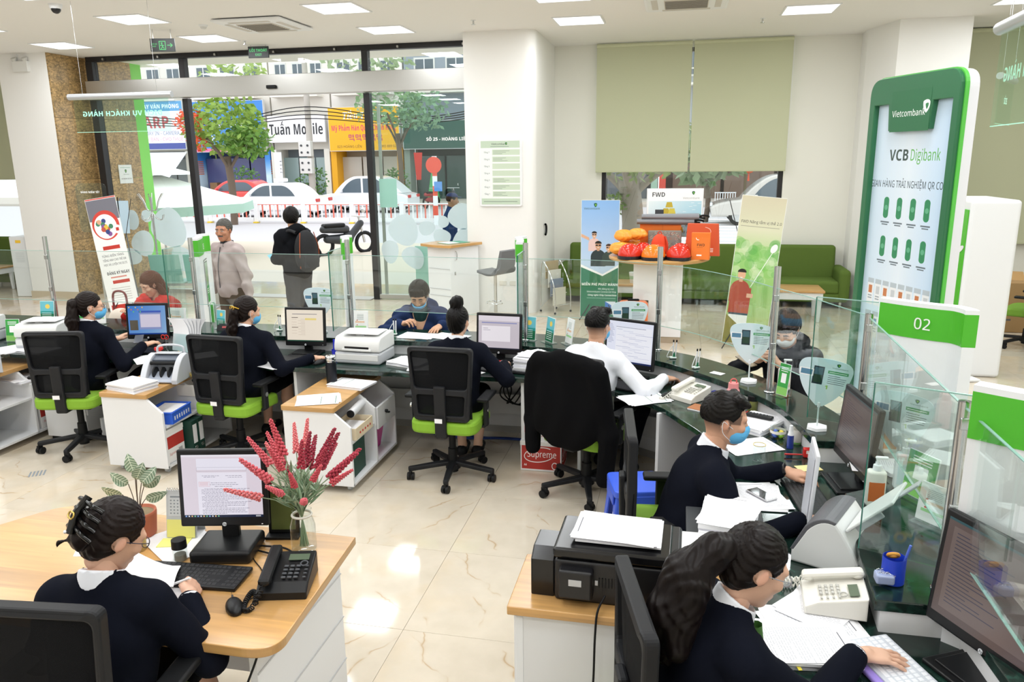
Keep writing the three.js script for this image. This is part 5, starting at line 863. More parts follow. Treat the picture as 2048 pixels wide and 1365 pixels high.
// ---- cabinet with the black printer
{
  const t = thing('low_cabinet', 'white cabinet with wooden top carrying the black printer', 'cabinet', [0, 0, 0]);
  part(t, 'carcass', box(0.76, 0.715, 0.33, 0.004), lam, -0.14, 0, -2.55); part(t, 'wooden_top', box(0.82, 0.035, 0.38, 0.005), woodM, -0.13, 0.715, -2.55); part(t, 'edge_strip', box(0.03, 0.7, 0.334, 0.003), white, -0.5, 0, -2.55);
}
{
  const t = thing('inkjet_printer', 'large black ink tank printer with side tank on the wooden cabinet', 'printer', [-0.21, 0.75, -2.56], -0.02), bm = mat('#17171a', 0.38), gl = mat('#101012', 0.2);
  part(t, 'body', box(0.4, 0.16, 0.26, 0.012), bm, 0.03, 0.0, 0); part(t, 'scanner_lid', box(0.41, 0.04, 0.27, 0.012), gl, 0.03, 0.165, 0); part(t, 'ink_tank', (() => { const s = poly([[-0.11, 0], [0.11, 0], [0.11, 0.14], [0.06, 0.17], [-0.06, 0.17], [-0.11, 0.13]]); return ext(s, 0.075, 0.006).rotateY(-PI / 2).translate(0.0375, 0, 0); })(), gl, -0.215, 0, 0); part(t, 'rear_hump', box(0.12, 0.11, 0.1, 0.01), bm, -0.09, 0.03, 0.12); part(t, 'vent_plate', join(Array.from({ length: 12 }, (_, i) => tf(box(0.004, 0.035, 0.004), i * 0.011, 0, 0))), black, -0.01, 0.07, 0.132); part(t, 'rating_label', box(0.045, 0.024, 0.001), mat('#c9c9c9', 0.6), -0.09, 0.085, 0.171); part(t, 'socket', box(0.01, 0.018, 0.002), white, -0.02, 0.075, 0.131); part(t, 'side_block', box(0.06, 0.2, 0.27, 0.012), bm, 0.235, 0, 0);
}
papers('stack of red-stamped forms on the black printer', -0.17, 0.962, -2.575, 86, 12, {});
solo('printer_cable', 'black cable hanging from the black printer down the white cabinet', 'cable', tube([[-0.2, 0.8, -2.41], [-0.22, 0.77, -2.36], [-0.225, 0.7, -2.335], [-0.23, 0.5, -2.34], [-0.245, 0.3, -2.35], [-0.25, 0.12, -2.34]], 0.004, 40, 6), black);
solo('usb_cable', 'black lead lying across the wooden cabinet top beside the printer', 'cable', tube([[0.03, 0.79, -2.42], [0.06, 0.756, -2.39], [0.14, 0.755, -2.4], [0.22, 0.756, -2.42]], 0.003, 24, 6), black);
{ const t = thing('leaflet_pile', 'small pile of green bordered leaflets beside the black printer', 'leaflets', [0.15, 0.75, -2.6], 0.6); for (let i = 0; i < 5; i++) part(t, 'leaflet', box(0.1, 0.002, 0.13, 0.0008), mat(i === 4 ? '#f3f5f4' : '#4fa06a', 0.6), i * 0.004, i * 0.0022, -i * 0.003, 0, i * 0.06); part(t, 'top_print', box(0.08, 0.0006, 0.1), mat('#e9efec', 0.6), 0.016, 0.011, -0.012, 0, 0.24); }
{ const t = thing('flatbed_scanner', 'white scanner with dark glass beside the long-haired woman', 'scanner', [0.14, 0.75, -2.835], 0); part(t, 'body', box(0.24, 0.07, 0.19, 0.03), plastic); part(t, 'display', box(0.1, 0.004, 0.11, 0.002), mat('#20262a', 0.15), 0.06, 0.069, 0); part(t, 'table', box(0.2, 0.74, 0.18), lam, 0, -0.745, 0); }
// ---- place of the ponytailed teller (next to the woman in red)
monitor('black monitor with blue desktop in front of the ponytailed teller', -4.47, WT0, -5.72, 14, 'desk', { lift: 0.07, w: 0.36, h: 0.31 });
keyboard('black keyboard below the blue desktop monitor', -4.47, WT0, -5.52, 12);
laserPrinter('white laser printer beside the ponytailed teller with paper on its lid', -5.42, WT0, -5.63, 8, { paper: 'loose sheets lying on the laser printer by the ponytailed teller' });
laserPrinter('white laser printer at the frame edge behind the banknote counter', -6.2, WT0, -5.66, 6, { paper: 'loose sheets on the laser printer at the frame edge' });
papers('pile of loose pages before the laser printer of the ponytailed teller', -5.33, WT0, -5.43, 78, 14, { askew: 2 });
papers('second pile of pages sliding off the worktop by that printer', -5.62, WT0, -5.42, 60, 5, { askew: 2 });
{ // document holder full of curled sheets, with a clear cup of clips
  const t = thing('document_holder', 'acrylic holder stuffed with curling papers beside the blue desktop monitor', 'document holder', [-4.05, WT0, -5.62], -0.2); part(t, 'tray', box(0.2, 0.16, 0.006), acrylic, 0, 0, 0.05, -0.2); part(t, 'back', box(0.2, 0.2, 0.006), acrylic, 0, 0, -0.05, -0.2); part(t, 'foot', box(0.2, 0.006, 0.14), acrylic);
  for (let i = 0; i < 6; i++) part(t, 'sheet', cached('curl' + i, () => bend(new THREE.BoxGeometry(0.2, 0.27, 0.002, 6, 12, 1).translate(0, 0.135, 0), (v) => { const k = Math.max(0, v.y - 0.15); v.x += k * k * (i - 2) * 2.2; v.z += k * k * (1.5 + i * 0.6); })), paperM, (i - 2.5) * 0.01, 0.008, 0.03 - i * 0.012, -0.2, (i - 2) * 0.06);
}
{ const t = thing('date_stamp', 'red self-inking stamp on the worktop of the ponytailed teller', 'stamp', [-4.18, WT0, -5.46], 0.5); part(t, 'body', box(0.055, 0.035, 0.03, 0.005), redPl); part(t, 'handle', box(0.07, 0.03, 0.035, 0.01), redPl, 0, 0.045, 0); part(t, 'neck', box(0.03, 0.02, 0.02), redPl, 0, 0.03, 0); }
const glassCup = lathe([[0, 0], [0.036, 0], [0.04, 0.004], [0.042, 0.05], [0.04, 0.05]]);
cup('clear low jar of rubber bands beside the red stamp', -4.0, WT0, -5.44, glassCup, jarGlass, 'glass_jar', 'jar', (t) => part(t, 'rubber_bands', join(Array.from({ length: 6 }, (_, i) => new THREE.TorusGeometry(0.022, 0.0025, 5, 16).rotateX(1.2 + i * 0.2).rotateY(i).translate(0, 0.012 + i * 0.005, 0))), mat('#c8a23c', 0.6)));
cup('clear low jar with a yellow rim on the wooden top near the banknote counter', -3.7, 0.6325, -5.2, glassCup, jarGlass, 'glass_jar', 'jar', (t) => part(t, 'rubber_bands', join(Array.from({ length: 5 }, (_, i) => new THREE.TorusGeometry(0.024, 0.0025, 5, 16).rotateX(1.3 + i * 0.15).rotateY(i * 2).translate(0, 0.01 + i * 0.004, 0))), mat('#d8b860', 0.6)));
cup('clear cup holding red scissors beside the document holder', -4.2, WT0, -5.58, lathe([[0, 0], [0.03, 0], [0.036, 0.085], [0.034, 0.085]]), jarGlass, 'scissors_cup', 'cup', (t) => { for (const s of [-1, 1]) part(t, 'scissor_ring', new THREE.TorusGeometry(0.018, 0.004, 6, 18), redPl, s * 0.016, 0.13, 0, 0, 0, s * 0.2); part(t, 'blades', box(0.012, 0.1, 0.003), steel, 0, 0.015, 0); });
papers('blank sheet on the worktop between the first two tellers', -3.86, WT0, -5.5, -50, 1, { blank: true });
papers('sheet lying by the ponytailed teller\'s keyboard', -4.2, WT0, -5.34, 40, 1, { blank: true });
moneyCounter('grey banknote counter on the wooden top behind the desk woman', -3.86, 0.6325, -5.1, 8);
moneyCounter('grey banknote counter at the frame edge on the keyed cabinet', -5.52, 0.6325, -5.05, -35);
papers('stack of papers with pink flags on the wooden cabinet top', -3.97, 0.6325, -4.84, 76, 46, { flags: ['#e85a8a', '#e85a8a', '#58c0c8'] });
papers('papers lying in the shelf under the keyed cabinet\'s top', -5.4, 0.5, -5.28, 80, 20, { askew: 3 });
carton('red and white paper carton in the lower shelf of the keyed cabinet', -5.37, 0.077, -5.42, 90, 0.3, 0.23, 0.22, creamBoxT);
carton('red and white paper carton in the shelf beside the green binders', -3.77, 0.077, -4.86, 90, 0.2, 0.26, 0.2, creamBoxT);
binder('dark green lever arch file next to the paper carton', -3.75, 0.077, -5.02, 90);
binder('second dark green lever arch file further back on the shelf', -3.75, 0.077, -5.1, 90);
{ const t = thing('plastic_basket', 'blue plastic basket of papers on the pedestal shelf', 'basket', [-3.75, 0.38, -4.92], 0.1), bm = mat('#2f63d6', 0.4); part(t, 'bottom', box(0.2, 0.006, 0.26), bm); for (const [x, z, w, d] of [[0, 0.13, 0.22, 0.006], [0, -0.13, 0.22, 0.006], [0.105, 0, 0.006, 0.26], [-0.105, 0, 0.006, 0.26]]) part(t, 'side', box(w, 0.085, d), bm, x, 0, z); part(t, 'rim', (() => { const s = rrShape(0.235, 0.285, 0.02); s.holes.push(new THREE.Path(rrShape(0.205, 0.255, 0.02).getPoints(4))); return ext(s, 0.008).rotateX(-PI / 2); })(), bm, 0, 0.085, 0); part(t, 'papers', box(0.18, 0.03, 0.24), paperM, 0, 0.05, 0, 0.05); for (let i = 0; i < 7; i++) part(t, 'slot', box(0.002, 0.03, 0.012), mat('#e9eaec', 0.5), 0.1095, 0.025, -0.1 + i * 0.033); }
{ const t = thing('open_carton', 'shallow open white carton on the pedestal by the second teller', 'carton', [-3.72, 0.49, -5.3], 0); part(t, 'tray', join([box(0.2, 0.005, 0.3), tf(box(0.2, 0.09, 0.005), 0, 0, 0.15), tf(box(0.2, 0.09, 0.005), 0, 0, -0.15), tf(box(0.005, 0.09, 0.3), 0.1, 0, 0), tf(box(0.005, 0.09, 0.3), -0.1, 0, 0)]), mat('#e9e4dc', 0.75)); for (let i = 0; i < 5; i++) part(t, 'red_mark', box(0.0015, 0.014, 0.016), redPl, 0.1035, 0.04, -0.1 + i * 0.045); }
// ---- place of the teller with the gold clip
monitor('black monitor with a cream web page before the teller with the gold clip', -2.98, WT0, -5.7, 4, 'web', { lift: 0.07, w: 0.35, h: 0.32 });
keyboard('black keyboard below the cream web page', -3.03, WT0, -5.5, 3);
mouse('black mouse under the hand of the teller with the gold clip', -2.735, WT0, -5.44, -20);
laserPrinter('white laser printer between the clip-haired teller and the man writing', -2.42, WT0, -5.62, -3, { paper: 'loose sheet on the laser printer near the man writing' });
{ const t = thing('blue_pen_holder', 'blue pens standing in a holder against the laser printer', 'pen holder', [-2.68, WT0, -5.6], 0); for (let i = 0; i < 3; i++) part(t, 'pen', cyl(0.008, 0.008, 0.15, 10), mat('#2334c8', 0.4), i * 0.018, 0.01, 0, 0.08 * (i - 1)); part(t, 'cup', cyl(0.034, 0.03, 0.08, 18, true), mat('#2334c8', 0.4), 0.018, 0, 0); }
papers('ragged pile of pages on the worktop right of the laser printer', -2.02, WT0, -5.55, 70, 22, { askew: 2 });
papers('single page half under that ragged pile', -1.86, WT0, -5.48, 100, 2, { blank: true });
papers('sheets under the forearm of the teller with the gold clip', -3.1, WT0, -5.36, 70, 2, { blank: true });
{ const t = thing('thermos_flask', 'black steel thermos with chrome cap on the wooden cabinet top', 'thermos', [-2.53, 0.6325, -5.22]); part(t, 'body', lathe([[0, 0], [0.037, 0], [0.04, 0.006], [0.04, 0.16], [0.036, 0.172]]), mat('#1d2129', 0.3, { metalness: 0.5 })); part(t, 'neck', cyl(0.036, 0.036, 0.014, 24), chrome, 0, 0.168, 0); part(t, 'cap', lathe([[0, 0], [0.038, 0], [0.04, 0.008], [0.04, 0.03], [0.033, 0.04], [0, 0.041]]), chrome, 0, 0.182, 0); }
papers('large printed forms lying on the wooden top before the thermos', -2.46, 0.6325, -4.86, -66, 3, { form: true, fan: 1.2 });
papers('stack of printed tables beside the thermos', -2.36, 0.6325, -5.2, 82, 16, { form: true });
{ const t = thing('rolled_banner', 'white cardboard tube lying in the cabinet beside the forms', 'tube', [-2.24, 0.5, -5.0], 0.1); part(t, 'tube', tf(cyl(0.03, 0.03, 0.3, 20), 0, 0.03, 0.15, -PI / 2), mat('#dcdde0', 0.4)); part(t, 'end_cap', tf(cyl(0.028, 0.028, 0.004, 20), 0, 0.03, 0.151, PI / 2), plasticDark); }
{ const t = thing('open_carton', 'shallow open carton of papers in the thermos cabinet', 'carton', [-2.24, 0.38, -4.88], 0); part(t, 'tray', join([box(0.2, 0.005, 0.3), tf(box(0.2, 0.085, 0.005), 0, 0, 0.15), tf(box(0.2, 0.085, 0.005), 0, 0, -0.15), tf(box(0.005, 0.085, 0.3), 0.1, 0, 0), tf(box(0.005, 0.085, 0.3), -0.1, 0, 0)]), mat('#e2d2b4', 0.75)); part(t, 'papers', box(0.18, 0.03, 0.26), paperM, 0, 0.01, 0, 0.06); for (let i = 0; i < 5; i++) part(t, 'red_mark', box(0.0015, 0.014, 0.016), redPl, 0.1035, 0.03, -0.1 + i * 0.045); }
solo('green_folder', 'dark green folder standing in the lower shelf of the thermos cabinet', 'folder', box(0.012, 0.25, 0.26, 0.002), mat('#1d4438', 0.6), [-2.2, 0.077, -4.88], 0.05);
solo('pink_bag', 'magenta document bag leaning in the thermos cabinet', 'bag', bend(box(0.02, 0.22, 0.26, 0.008), (v) => { v.x += v.y * 0.25; v.z *= 1 - v.y * 1.2; }), mat('#d81f9a', 0.35), [-2.26, 0.078, -5.3], 0.0);
// ---- place of the teller with the topknot
monitor('black monitor with a grey dialog beyond the teller with the topknot', -1.34, WT0, -5.7, -3, 'grey', { lift: 0.07, w: 0.37, h: 0.32 });
keyboard('black keyboard beside the topknot teller\'s hand', -1.28, WT0, -5.49, -6);
{ const t = thing('date_stamp', 'red stamp pad by the keyboard of the topknot teller', 'stamp', [-1.3, WT0, -5.62], 0.2); part(t, 'body', box(0.07, 0.03, 0.04, 0.006), redPl); part(t, 'lid', box(0.06, 0.012, 0.03, 0.004), redPl, 0, 0.028, 0); }
papers('tall ragged stack of vouchers between topknot teller and white shirt', -1.0, WT0, -5.5, 78, 105, { askew: 1.6 });
papers('loose sheets fanned on top of the voucher stack', -0.98, WT0 + 0.121, -5.53, 60, 4, { askew: 3, blank: true });
papers('sheet under the elbow of the topknot teller', -1.55, WT0, -5.38, 65, 1, { blank: true });
carton('red paper carton on the floor under the counter beside the hung jacket', -0.935, 0.001, -5.45, 0, 0.31, 0.23, 0.28, supremeT);
carton('white paper carton standing on the red one under the counter', -0.92, 0.232, -5.47, 0, 0.29, 0.14, 0.26, creamBoxT);
papers('papers lying on the under-counter shelf', -0.92, 0.4195, -5.5, 85, 60, {});
{ const t = thing('plastic_basket', 'lime plastic basket in the under-counter shelf', 'basket', [-0.86, 0.575, -5.5], 0), bm = mat('#7ec832', 0.4); for (const [x, z, w, d] of [[0, 0.13, 0.3, 0.006], [0, -0.13, 0.3, 0.006], [0.15, 0, 0.006, 0.26], [-0.15, 0, 0.006, 0.26]]) part(t, 'side', box(w, 0.075, d), bm, x, 0, z); part(t, 'bottom', box(0.3, 0.005, 0.26), bm); for (let i = 0; i < 8; i++) for (let j = 0; j < 2; j++) part(t, 'slot', box(0.012, 0.012, 0.002), mat('#3f7a18', 0.6), -0.12 + i * 0.033, 0.02 + j * 0.025, 0.1325); }
// ---- place of the man in the white shirt
monitor('black monitor with a form on screen before the man in white shirt', -0.32, WT0, -5.4, -24, 'form', { lift: 0.08, w: 0.4, h: 0.355 });
keyboard('black keyboard below the form on screen', -0.3, WT0, -5.18, -26);
mouse('mouse under the hand of the man in white shirt', -0.03, WT0, -5.02, -40);
papers('printed list hanging over the worktop edge by the white-shirted man', -0.17, WT0, -4.96, -60, 3, { form: true });
deskPhone('white desk telephone between white shirt and navy suit', 0.12, WT0, -5.02, -40, deskPhoneWhite, false);
{ const t = thing('notebook', 'tan leather notebook on the worktop beside the white telephone', 'notebook', [0.19, WT0, -4.8], -0.5); part(t, 'cover', box(0.15, 0.012, 0.11, 0.004), mat('#a8683a', 0.5)); part(t, 'pages', box(0.144, 0.008, 0.106), paperM, 0.002, -0.0005, 0.004); }
cup('small grey bowl beside the form monitor', -0.52, WT0, -5.62, lathe([[0, 0], [0.03, 0], [0.045, 0.05], [0.042, 0.05], [0.028, 0.006], [0, 0.006]]), mat('#6d7484', 0.3), 'bowl', 'bowl');
{ const t = thing('cable_holder', 'white desk holder with blue box behind the white telephone', 'box', [0.2, WT0, -5.16], -0.7); part(t, 'case', box(0.05, 0.06, 0.05, 0.004), white); part(t, 'blue_box', box(0.06, 0.04, 0.04, 0.006), mat('#23308c', 0.4), 0.12, 0, 0); }
// ---- place of the masked man in the navy suit
monitor('black monitor seen edge-on before the masked man in navy suit', 0.84, WT0, -3.74, -82, 'dark', { lift: 0.09, w: 0.44, h: 0.36, glow: 0.25 });
keyboard('black keyboard under the hands of the masked man', 0.64, WT0, -3.52, -83);
papers('marked documents under the masked man\'s arms', 0.42, WT0, -3.52, 8, 4, { askew: 1.5 });
{ const t = thing('mobile_phone', 'white smartphone lying face up on the masked man\'s documents', 'phone', [0.43, WT0 + 0.008, -3.52], 0.65); part(t, 'case', box(0.068, 0.009, 0.14, 0.004), mat('#e4e4e6', 0.3)); part(t, 'glass', box(0.062, 0.001, 0.128, 0.0004), mat('#15181c', 0.05), 0, 0.009, 0); }
papers('curved print lying before the masked man', 0.43, WT0, -4.18, -62, 2);
papers('stack of printed pages with yellow clips under the remote control', 0.5, WT0, -4.52, -35, 36, { flags: ['#f2cf2a', '#f2cf2a'] });
{ const t = thing('remote_control', 'long black remote control lying on the clipped pages', 'remote', [0.5, WT0 + 0.046, -4.57], 1.1); part(t, 'case', box(0.045, 0.018, 0.2, 0.008), plasticDark); for (let i = 0; i < 8; i++) for (let j = -1; j < 2; j++) part(t, 'button', cyl(0.004, 0.004, 0.003, 8), i === 1 ? redPl : mat('#44474c', 0.5), j * 0.012, 0.0175, -0.08 + i * 0.02); }
{ const t = thing('water_flask', 'pink water flask behind the masked man\'s head', 'flask', [0.37, WT0, -4.72]); part(t, 'body', lathe([[0, 0], [0.036, 0], [0.039, 0.006], [0.039, 0.16], [0.03, 0.175]]), mat('#e8a3a6', 0.35)); part(t, 'cap', cyl(0.03, 0.032, 0.035, 22), mat('#e28f90', 0.4), 0, 0.172, 0); part(t, 'strap', new THREE.TorusGeometry(0.018, 0.004, 6, 18), mat('#d8625f', 0.5), 0, 0.215, 0); }
cup('black-lidded glass jar behind the pink flask', 0.5, WT0, -4.82, lathe([[0, 0], [0.03, 0], [0.032, 0.07], [0.028, 0.075]]), mat('#8a8f50', 0.2), 'glass_jar', 'jar', (t) => part(t, 'lid', cyl(0.032, 0.033, 0.03, 20), black, 0, 0.07, 0));
cup('clear tub of wrapped sweets on the worktop beside the paper cup', 0.6, WT0, -4.36, lathe([[0, 0], [0.04, 0], [0.044, 0.006], [0.044, 0.065], [0.04, 0.066]]), jarGlass, 'sweet_tub', 'tub', (t) => { for (let i = 0; i < 9; i++) part(t, 'sweet', ball(0.013, 1, 0.8, 1, 10), mat(['#9ccf3a', '#3f64c8', '#e8d24a'][i % 3], 0.4), 0.022 * Math.cos(i * 2.4), 0.012 + (i > 4 ? 0.018 : 0), 0.022 * Math.sin(i * 2.4)); part(t, 'label_band', cyl(0.0445, 0.0445, 0.016, 24, true), mat('#e8e4dc', 0.5), 0, 0.03, 0); });
cup('white paper cup with green foot on the worktop', 0.69, WT0, -4.28, lathe([[0, 0], [0.024, 0], [0.034, 0.085], [0.036, 0.086], [0.032, 0.084], [0.022, 0.004], [0, 0.004]]), mat('#ece8de', 0.6), 'paper_cup', 'cup', (t) => part(t, 'green_band', cyl(0.0262, 0.0245, 0.02, 24, true), mat('#6aa84f', 0.6), 0, 0.001, 0));
{ const t = thing('correction_bottle', 'small blue and white liquid bottle beside the paper cup', 'bottle', [0.645, WT0, -4.2]); part(t, 'body', cyl(0.017, 0.018, 0.075, 18), mat('#243a8c', 0.35)); part(t, 'shoulder', cyl(0.012, 0.017, 0.02, 18), white, 0, 0.075, 0); part(t, 'cap', cyl(0.009, 0.011, 0.035, 14), white, 0, 0.095, 0); }
{ const t = thing('date_stamp', 'red self-inking stamp with a red pen before the ledge step', 'stamp', [0.72, WT0, -4.08], 0.1); part(t, 'body', box(0.05, 0.05, 0.035, 0.006), redPl); part(t, 'window', box(0.03, 0.02, 0.037, 0.003), mat('#e9d9d6', 0.5), 0, 0.022, 0); part(t, 'foot', box(0.02, 0.03, 0.04), white, 0.005, 0, 0.02); part(t, 'pen', tf(cyl(0.005, 0.004, 0.09, 10), 0, 0, 0, 0, 0, PI / 2), redPl, -0.03, 0.012, 0); }
solo('sticky_note', 'yellow sticky note on the worktop by the edge-on monitor', 'note', box(0.12, 0.002, 0.075), mat('#efe2a0', 0.8), [0.7, WT0, -3.92], 0.35);
cup('clear empty tumbler with yellow rim before the masked man', 0.46, WT0, -3.98, lathe([[0, 0], [0.03, 0], [0.033, 0.09], [0.031, 0.09]]), jarGlass, 'tumbler', 'cup', (t) => part(t, 'rim', new THREE.TorusGeometry(0.032, 0.002, 5, 24).rotateX(PI / 2), mat('#d8c060', 0.4), 0, 0.09, 0));
{ // upright tablet-like display seen from the side
  const t = thing('document_display', 'thin white upright panel seen edge-on between navy suit and scanner', 'display', [0.585, WT0, -3.25], -1.64); part(t, 'frame', box(0.24, 0.36, 0.016, 0.006), mat('#dfe1e6', 0.4), 0, 0.01, 0, -0.05); part(t, 'screen_face', box(0.2, 0.31, 0.002), mat('#cdd0d8', 0.4), 0, 0.035, 0.009, -0.05); part(t, 'foot', box(0.16, 0.012, 0.12, 0.004), plasticGrey); }
// ---- sheet-fed scanner
{
  const t = thing('document_scanner', 'grey and white sheet-fed scanner with paper chute before the long-haired woman', 'scanner', [0.66, WT0, -3.0], -0.45), lg = mat('#dcdedd', 0.4), dg = mat('#5a5b60', 0.4);
  const side = new THREE.Shape(); side.moveTo(-0.13, 0); side.lineTo(0.1, 0); side.lineTo(0.12, 0.06); side.quadraticCurveTo(0.08, 0.14, 0.03, 0.2); side.quadraticCurveTo(-0.03, 0.22, -0.08, 0.15); side.lineTo(-0.13, 0.05);
  part(t, 'body', ext(side, 0.26, 0.01).rotateY(-PI / 2).translate(0.13, 0, 0), lg, 0, 0, 0, 0, PI / 2); part(t, 'cover', ext((() => { const s = new THREE.Shape(); s.moveTo(-0.135, 0.05); s.lineTo(-0.085, 0.16); s.quadraticCurveTo(-0.03, 0.228, 0.03, 0.206); s.lineTo(0.025, 0.19); s.quadraticCurveTo(-0.03, 0.2, -0.07, 0.14); s.lineTo(-0.11, 0.05); return s; })(), 0.27, 0.004).rotateY(-PI / 2).translate(0.135, 0, 0), dg, 0, 0, 0, 0, PI / 2);
  const ch = part(t, 'paper_chute', box(0.23, 0.22, 0.012, 0.005), lg, 0.06, 0.17, 0, 0, PI / 2, 0); ch.rotation.set(0.75, PI / 2, 0, 'YXZ'); for (const s of [-1, 1]) part(ch, 'guide', box(0.012, 0.12, 0.03, 0.004), plasticGrey, s * 0.09, 0.03, 0.015); part(ch, 'extension', box(0.06, 0.14, 0.008, 0.003), plasticGrey, 0, 0.16, 0.008);
  for (let i = 0; i < 5; i++) part(t, 'button', cyl(0.007, 0.007, 0.004, 12), plasticGrey, -0.11 + i * 0.004, 0.085 + i * 0.012, 0.06 - i * 0.028, 0, 0, 0.9);
}
papers('ragged stack of vouchers on the armrest side of the masked man', 0.25, 0.782, -3.06, -8, 62, { askew: 2 });
{ const t = thing('side_table', 'small dark table carrying the voucher stack beside the white scanner', 'table', [0.24, 0, -3.08]); part(t, 'top', box(0.32, 0.025, 0.3, 0.004), mat('#3a3d40', 0.5), 0, 0.756, 0); part(t, 'pillar', box(0.22, 0.75, 0.2), lam, 0.03, 0.003, 0); }
bottle('white hand-gel pump bottle with orange label beside the scanner', 0.85, WT0 + 0.12, -3.25, -0.3, { h: 0.16 });
// ---- place of the long-haired woman
deskPhone('white desk telephone before the long-haired woman', 0.585, WT0 + 0.012, -2.62, -94, deskPhoneWhite, false);
papers('pages lying under the white telephone of the long-haired woman', 0.55, WT0, -2.62, -30, 8, { askew: 2 });
papers('thick folder of pages below the long-haired woman\'s arm', 0.45, WT0, -2.34, -82, 26, { askew: 1.5, flags: ['#f0df4a'] });
papers('photo prints beside the long-haired woman\'s elbow', 0.5, WT0 + 0.0, -2.49, -75, 5, { askew: 2 });
papers('pages at the near end of the worktop', 0.42, WT0, -2.05, -80, 6, { askew: 2 });
keyboard('white keyboard with lilac wrist rest under the long-haired woman\'s hand', 0.735, WT0, -2.22, -68, { body: mat('#c9cdd6', 0.4), keys: mat('#e6e8ee', 0.5), wrist: true, cap: true });
monitor('black monitor with a brown document, nearest the lens', 0.93, WT0, -2.28, -62, 'dark', { lift: 0.09, w: 0.43, h: 0.38, glow: 0.5 });
cup('blue mesh pen pot with scissors on the ledge before the nearest monitor', 0.77, LG, -2.62, lathe([[0, 0], [0.036, 0], [0.038, 0.004], [0.038, 0.095], [0.035, 0.095], [0.034, 0.008], [0, 0.008]]), bluePl, 'pen_pot', 'pen pot', (t) => { part(t, 'clip_tray', box(0.06, 0.035, 0.05, 0.008), mat('#9aa6c8', 0.25), -0.035, 0.012, 0.03); part(t, 'clips', join(Array.from({ length: 12 }, (_, i) => new THREE.TorusGeometry(0.008, 0.0015, 4, 10).rotateX(i).translate(-0.05 + (i % 4) * 0.013, 0.045, 0.015 + (i % 3) * 0.013))), chrome).userData.kind = 'stuff'; part(t, 'scissor_grip', new THREE.TorusGeometry(0.017, 0.006, 6, 18), mat('#d89a3a', 0.5), -0.005, 0.1, 0.0, 0.8); part(t, 'pen', cyl(0.0045, 0.0045, 0.13, 10), mat('#5a74d8', 0.3), 0.02, 0.015, -0.005, 0.05, 0, -0.2); });
// ---- on the ledge
fanSign('fan-shaped card sign on the ledge before the laser printer by the writing man', -2.98, LG, -6.0, 0);
fanSign('fan-shaped card sign half hidden behind the form monitor', -0.33, LG, -5.74, 8);
fanSign('fan-shaped card sign in front of the man with the phone', 0.49, LG, -5.06, -12);
fanSign('upside-down-printed fan sign standing alone near the ledge step', 0.775, LG, -4.2, 168, 6);
penStand('tethered white pens on the ledge beside the form monitor', 0.0, LG, -5.6, 10);
penStand('tethered white pens on the worktop side of the white telephone', 0.16, LG, -5.35, 40);
penStand('tethered white pen the man in blue writes with', -2.32, LG, -6.02, 10);
penStand('tethered pen stand behind the gold-clip teller', -3.38, LG, -6.02, 0);
penStand('tethered pen stand before the woman in red', -4.72, LG, -6.05, 20);
cardStand('white leaflet card beside the writing man', -2.62, LG, -6.02, 4, 1, 0.13, 0.19);
cardStand('teal leaflet card next to the topknot teller\'s monitor', -1.16, LG, -6.0, -14, 0, 0.13, 0.19);
cardStand('second teal leaflet card nearer the voucher stack', -0.98, LG, -5.95, -52, 0, 0.13, 0.2);
cardStand('white leaflet card nearest the white-shirted man', -0.82, LG, -5.93, -56, 1, 0.12, 0.2);
cardStand('green card stand with printed code at the post near the man with phone', 0.66, LG, -4.78, -48, 2, 0.085, 0.2);
cardStand('blue and green leaflet card at the far end by the printers', -5.72, LG, -5.98, 6, 0, 0.14, 0.2);
cardStand('lime leaflet card at the far end by the printers', -5.4, LG, -6.0, 12, 2, 0.1, 0.17);
cardStand('white leaflet card with orange pictures at the far end', -5.2, LG, -6.02, 4, 1, 0.14, 0.17);
cardStand('pale green leaflet standing on the worktop by the frame edge', -5.85, WT0, -5.7, 10, 2, 0.13, 0.2);
cardStand('white brochures leaning near the woman in red\'s shoulder', -4.42, LG, -6.05, 0, 1, 0.2, 0.16);
cardStand('teal leaflet beside counter panel 05', -3.95, LG, -6.02, -12, 0, 0.1, 0.16);
bottle('white hand-gel bottle with orange label behind the steel post', 0.69, LG, -4.92, -0.2, { h: 0.14 });
{ const t = thing('queue_display', 'small black wedge display with red digits on the ledge', 'display', [-3.86, LG, -5.98], 0.25); part(t, 'case', ext(poly([[-0.05, 0], [0.05, 0], [0.02, 0.045], [-0.045, 0.045]]), 0.16, 0.003).rotateY(-PI / 2).translate(0.08, 0, 0), black, 0, 0, 0, 0, 0); part(t, 'digits_screen', box(0.07, 0.018, 0.001), mat('#200808', 0.3, { emissive: new THREE.Color(0.8, 0.08, 0.08), emissiveIntensity: 0.5 }), 0, 0.022, 0.039, -0.6); }
papers('sheet the man in blue is writing on', -2.1, LG, -6.0, 84, 2, { blank: true });
papers('printed slip under the left hand of the man in blue', -1.83, LG, -6.02, 70, 2, {});
solo('ledge_sticker', 'white square sticker on the curved ledge before the man with phone', 'sticker', box(0.09, 0.0015, 0.06), mat('#eceae6', 0.7), [0.3, LG, -5.24], -0.6);
papers('white printed pamphlet with green edge on the ledge near the frame edge', 0.99, LG, -3.72, 80, 1, { form: true });
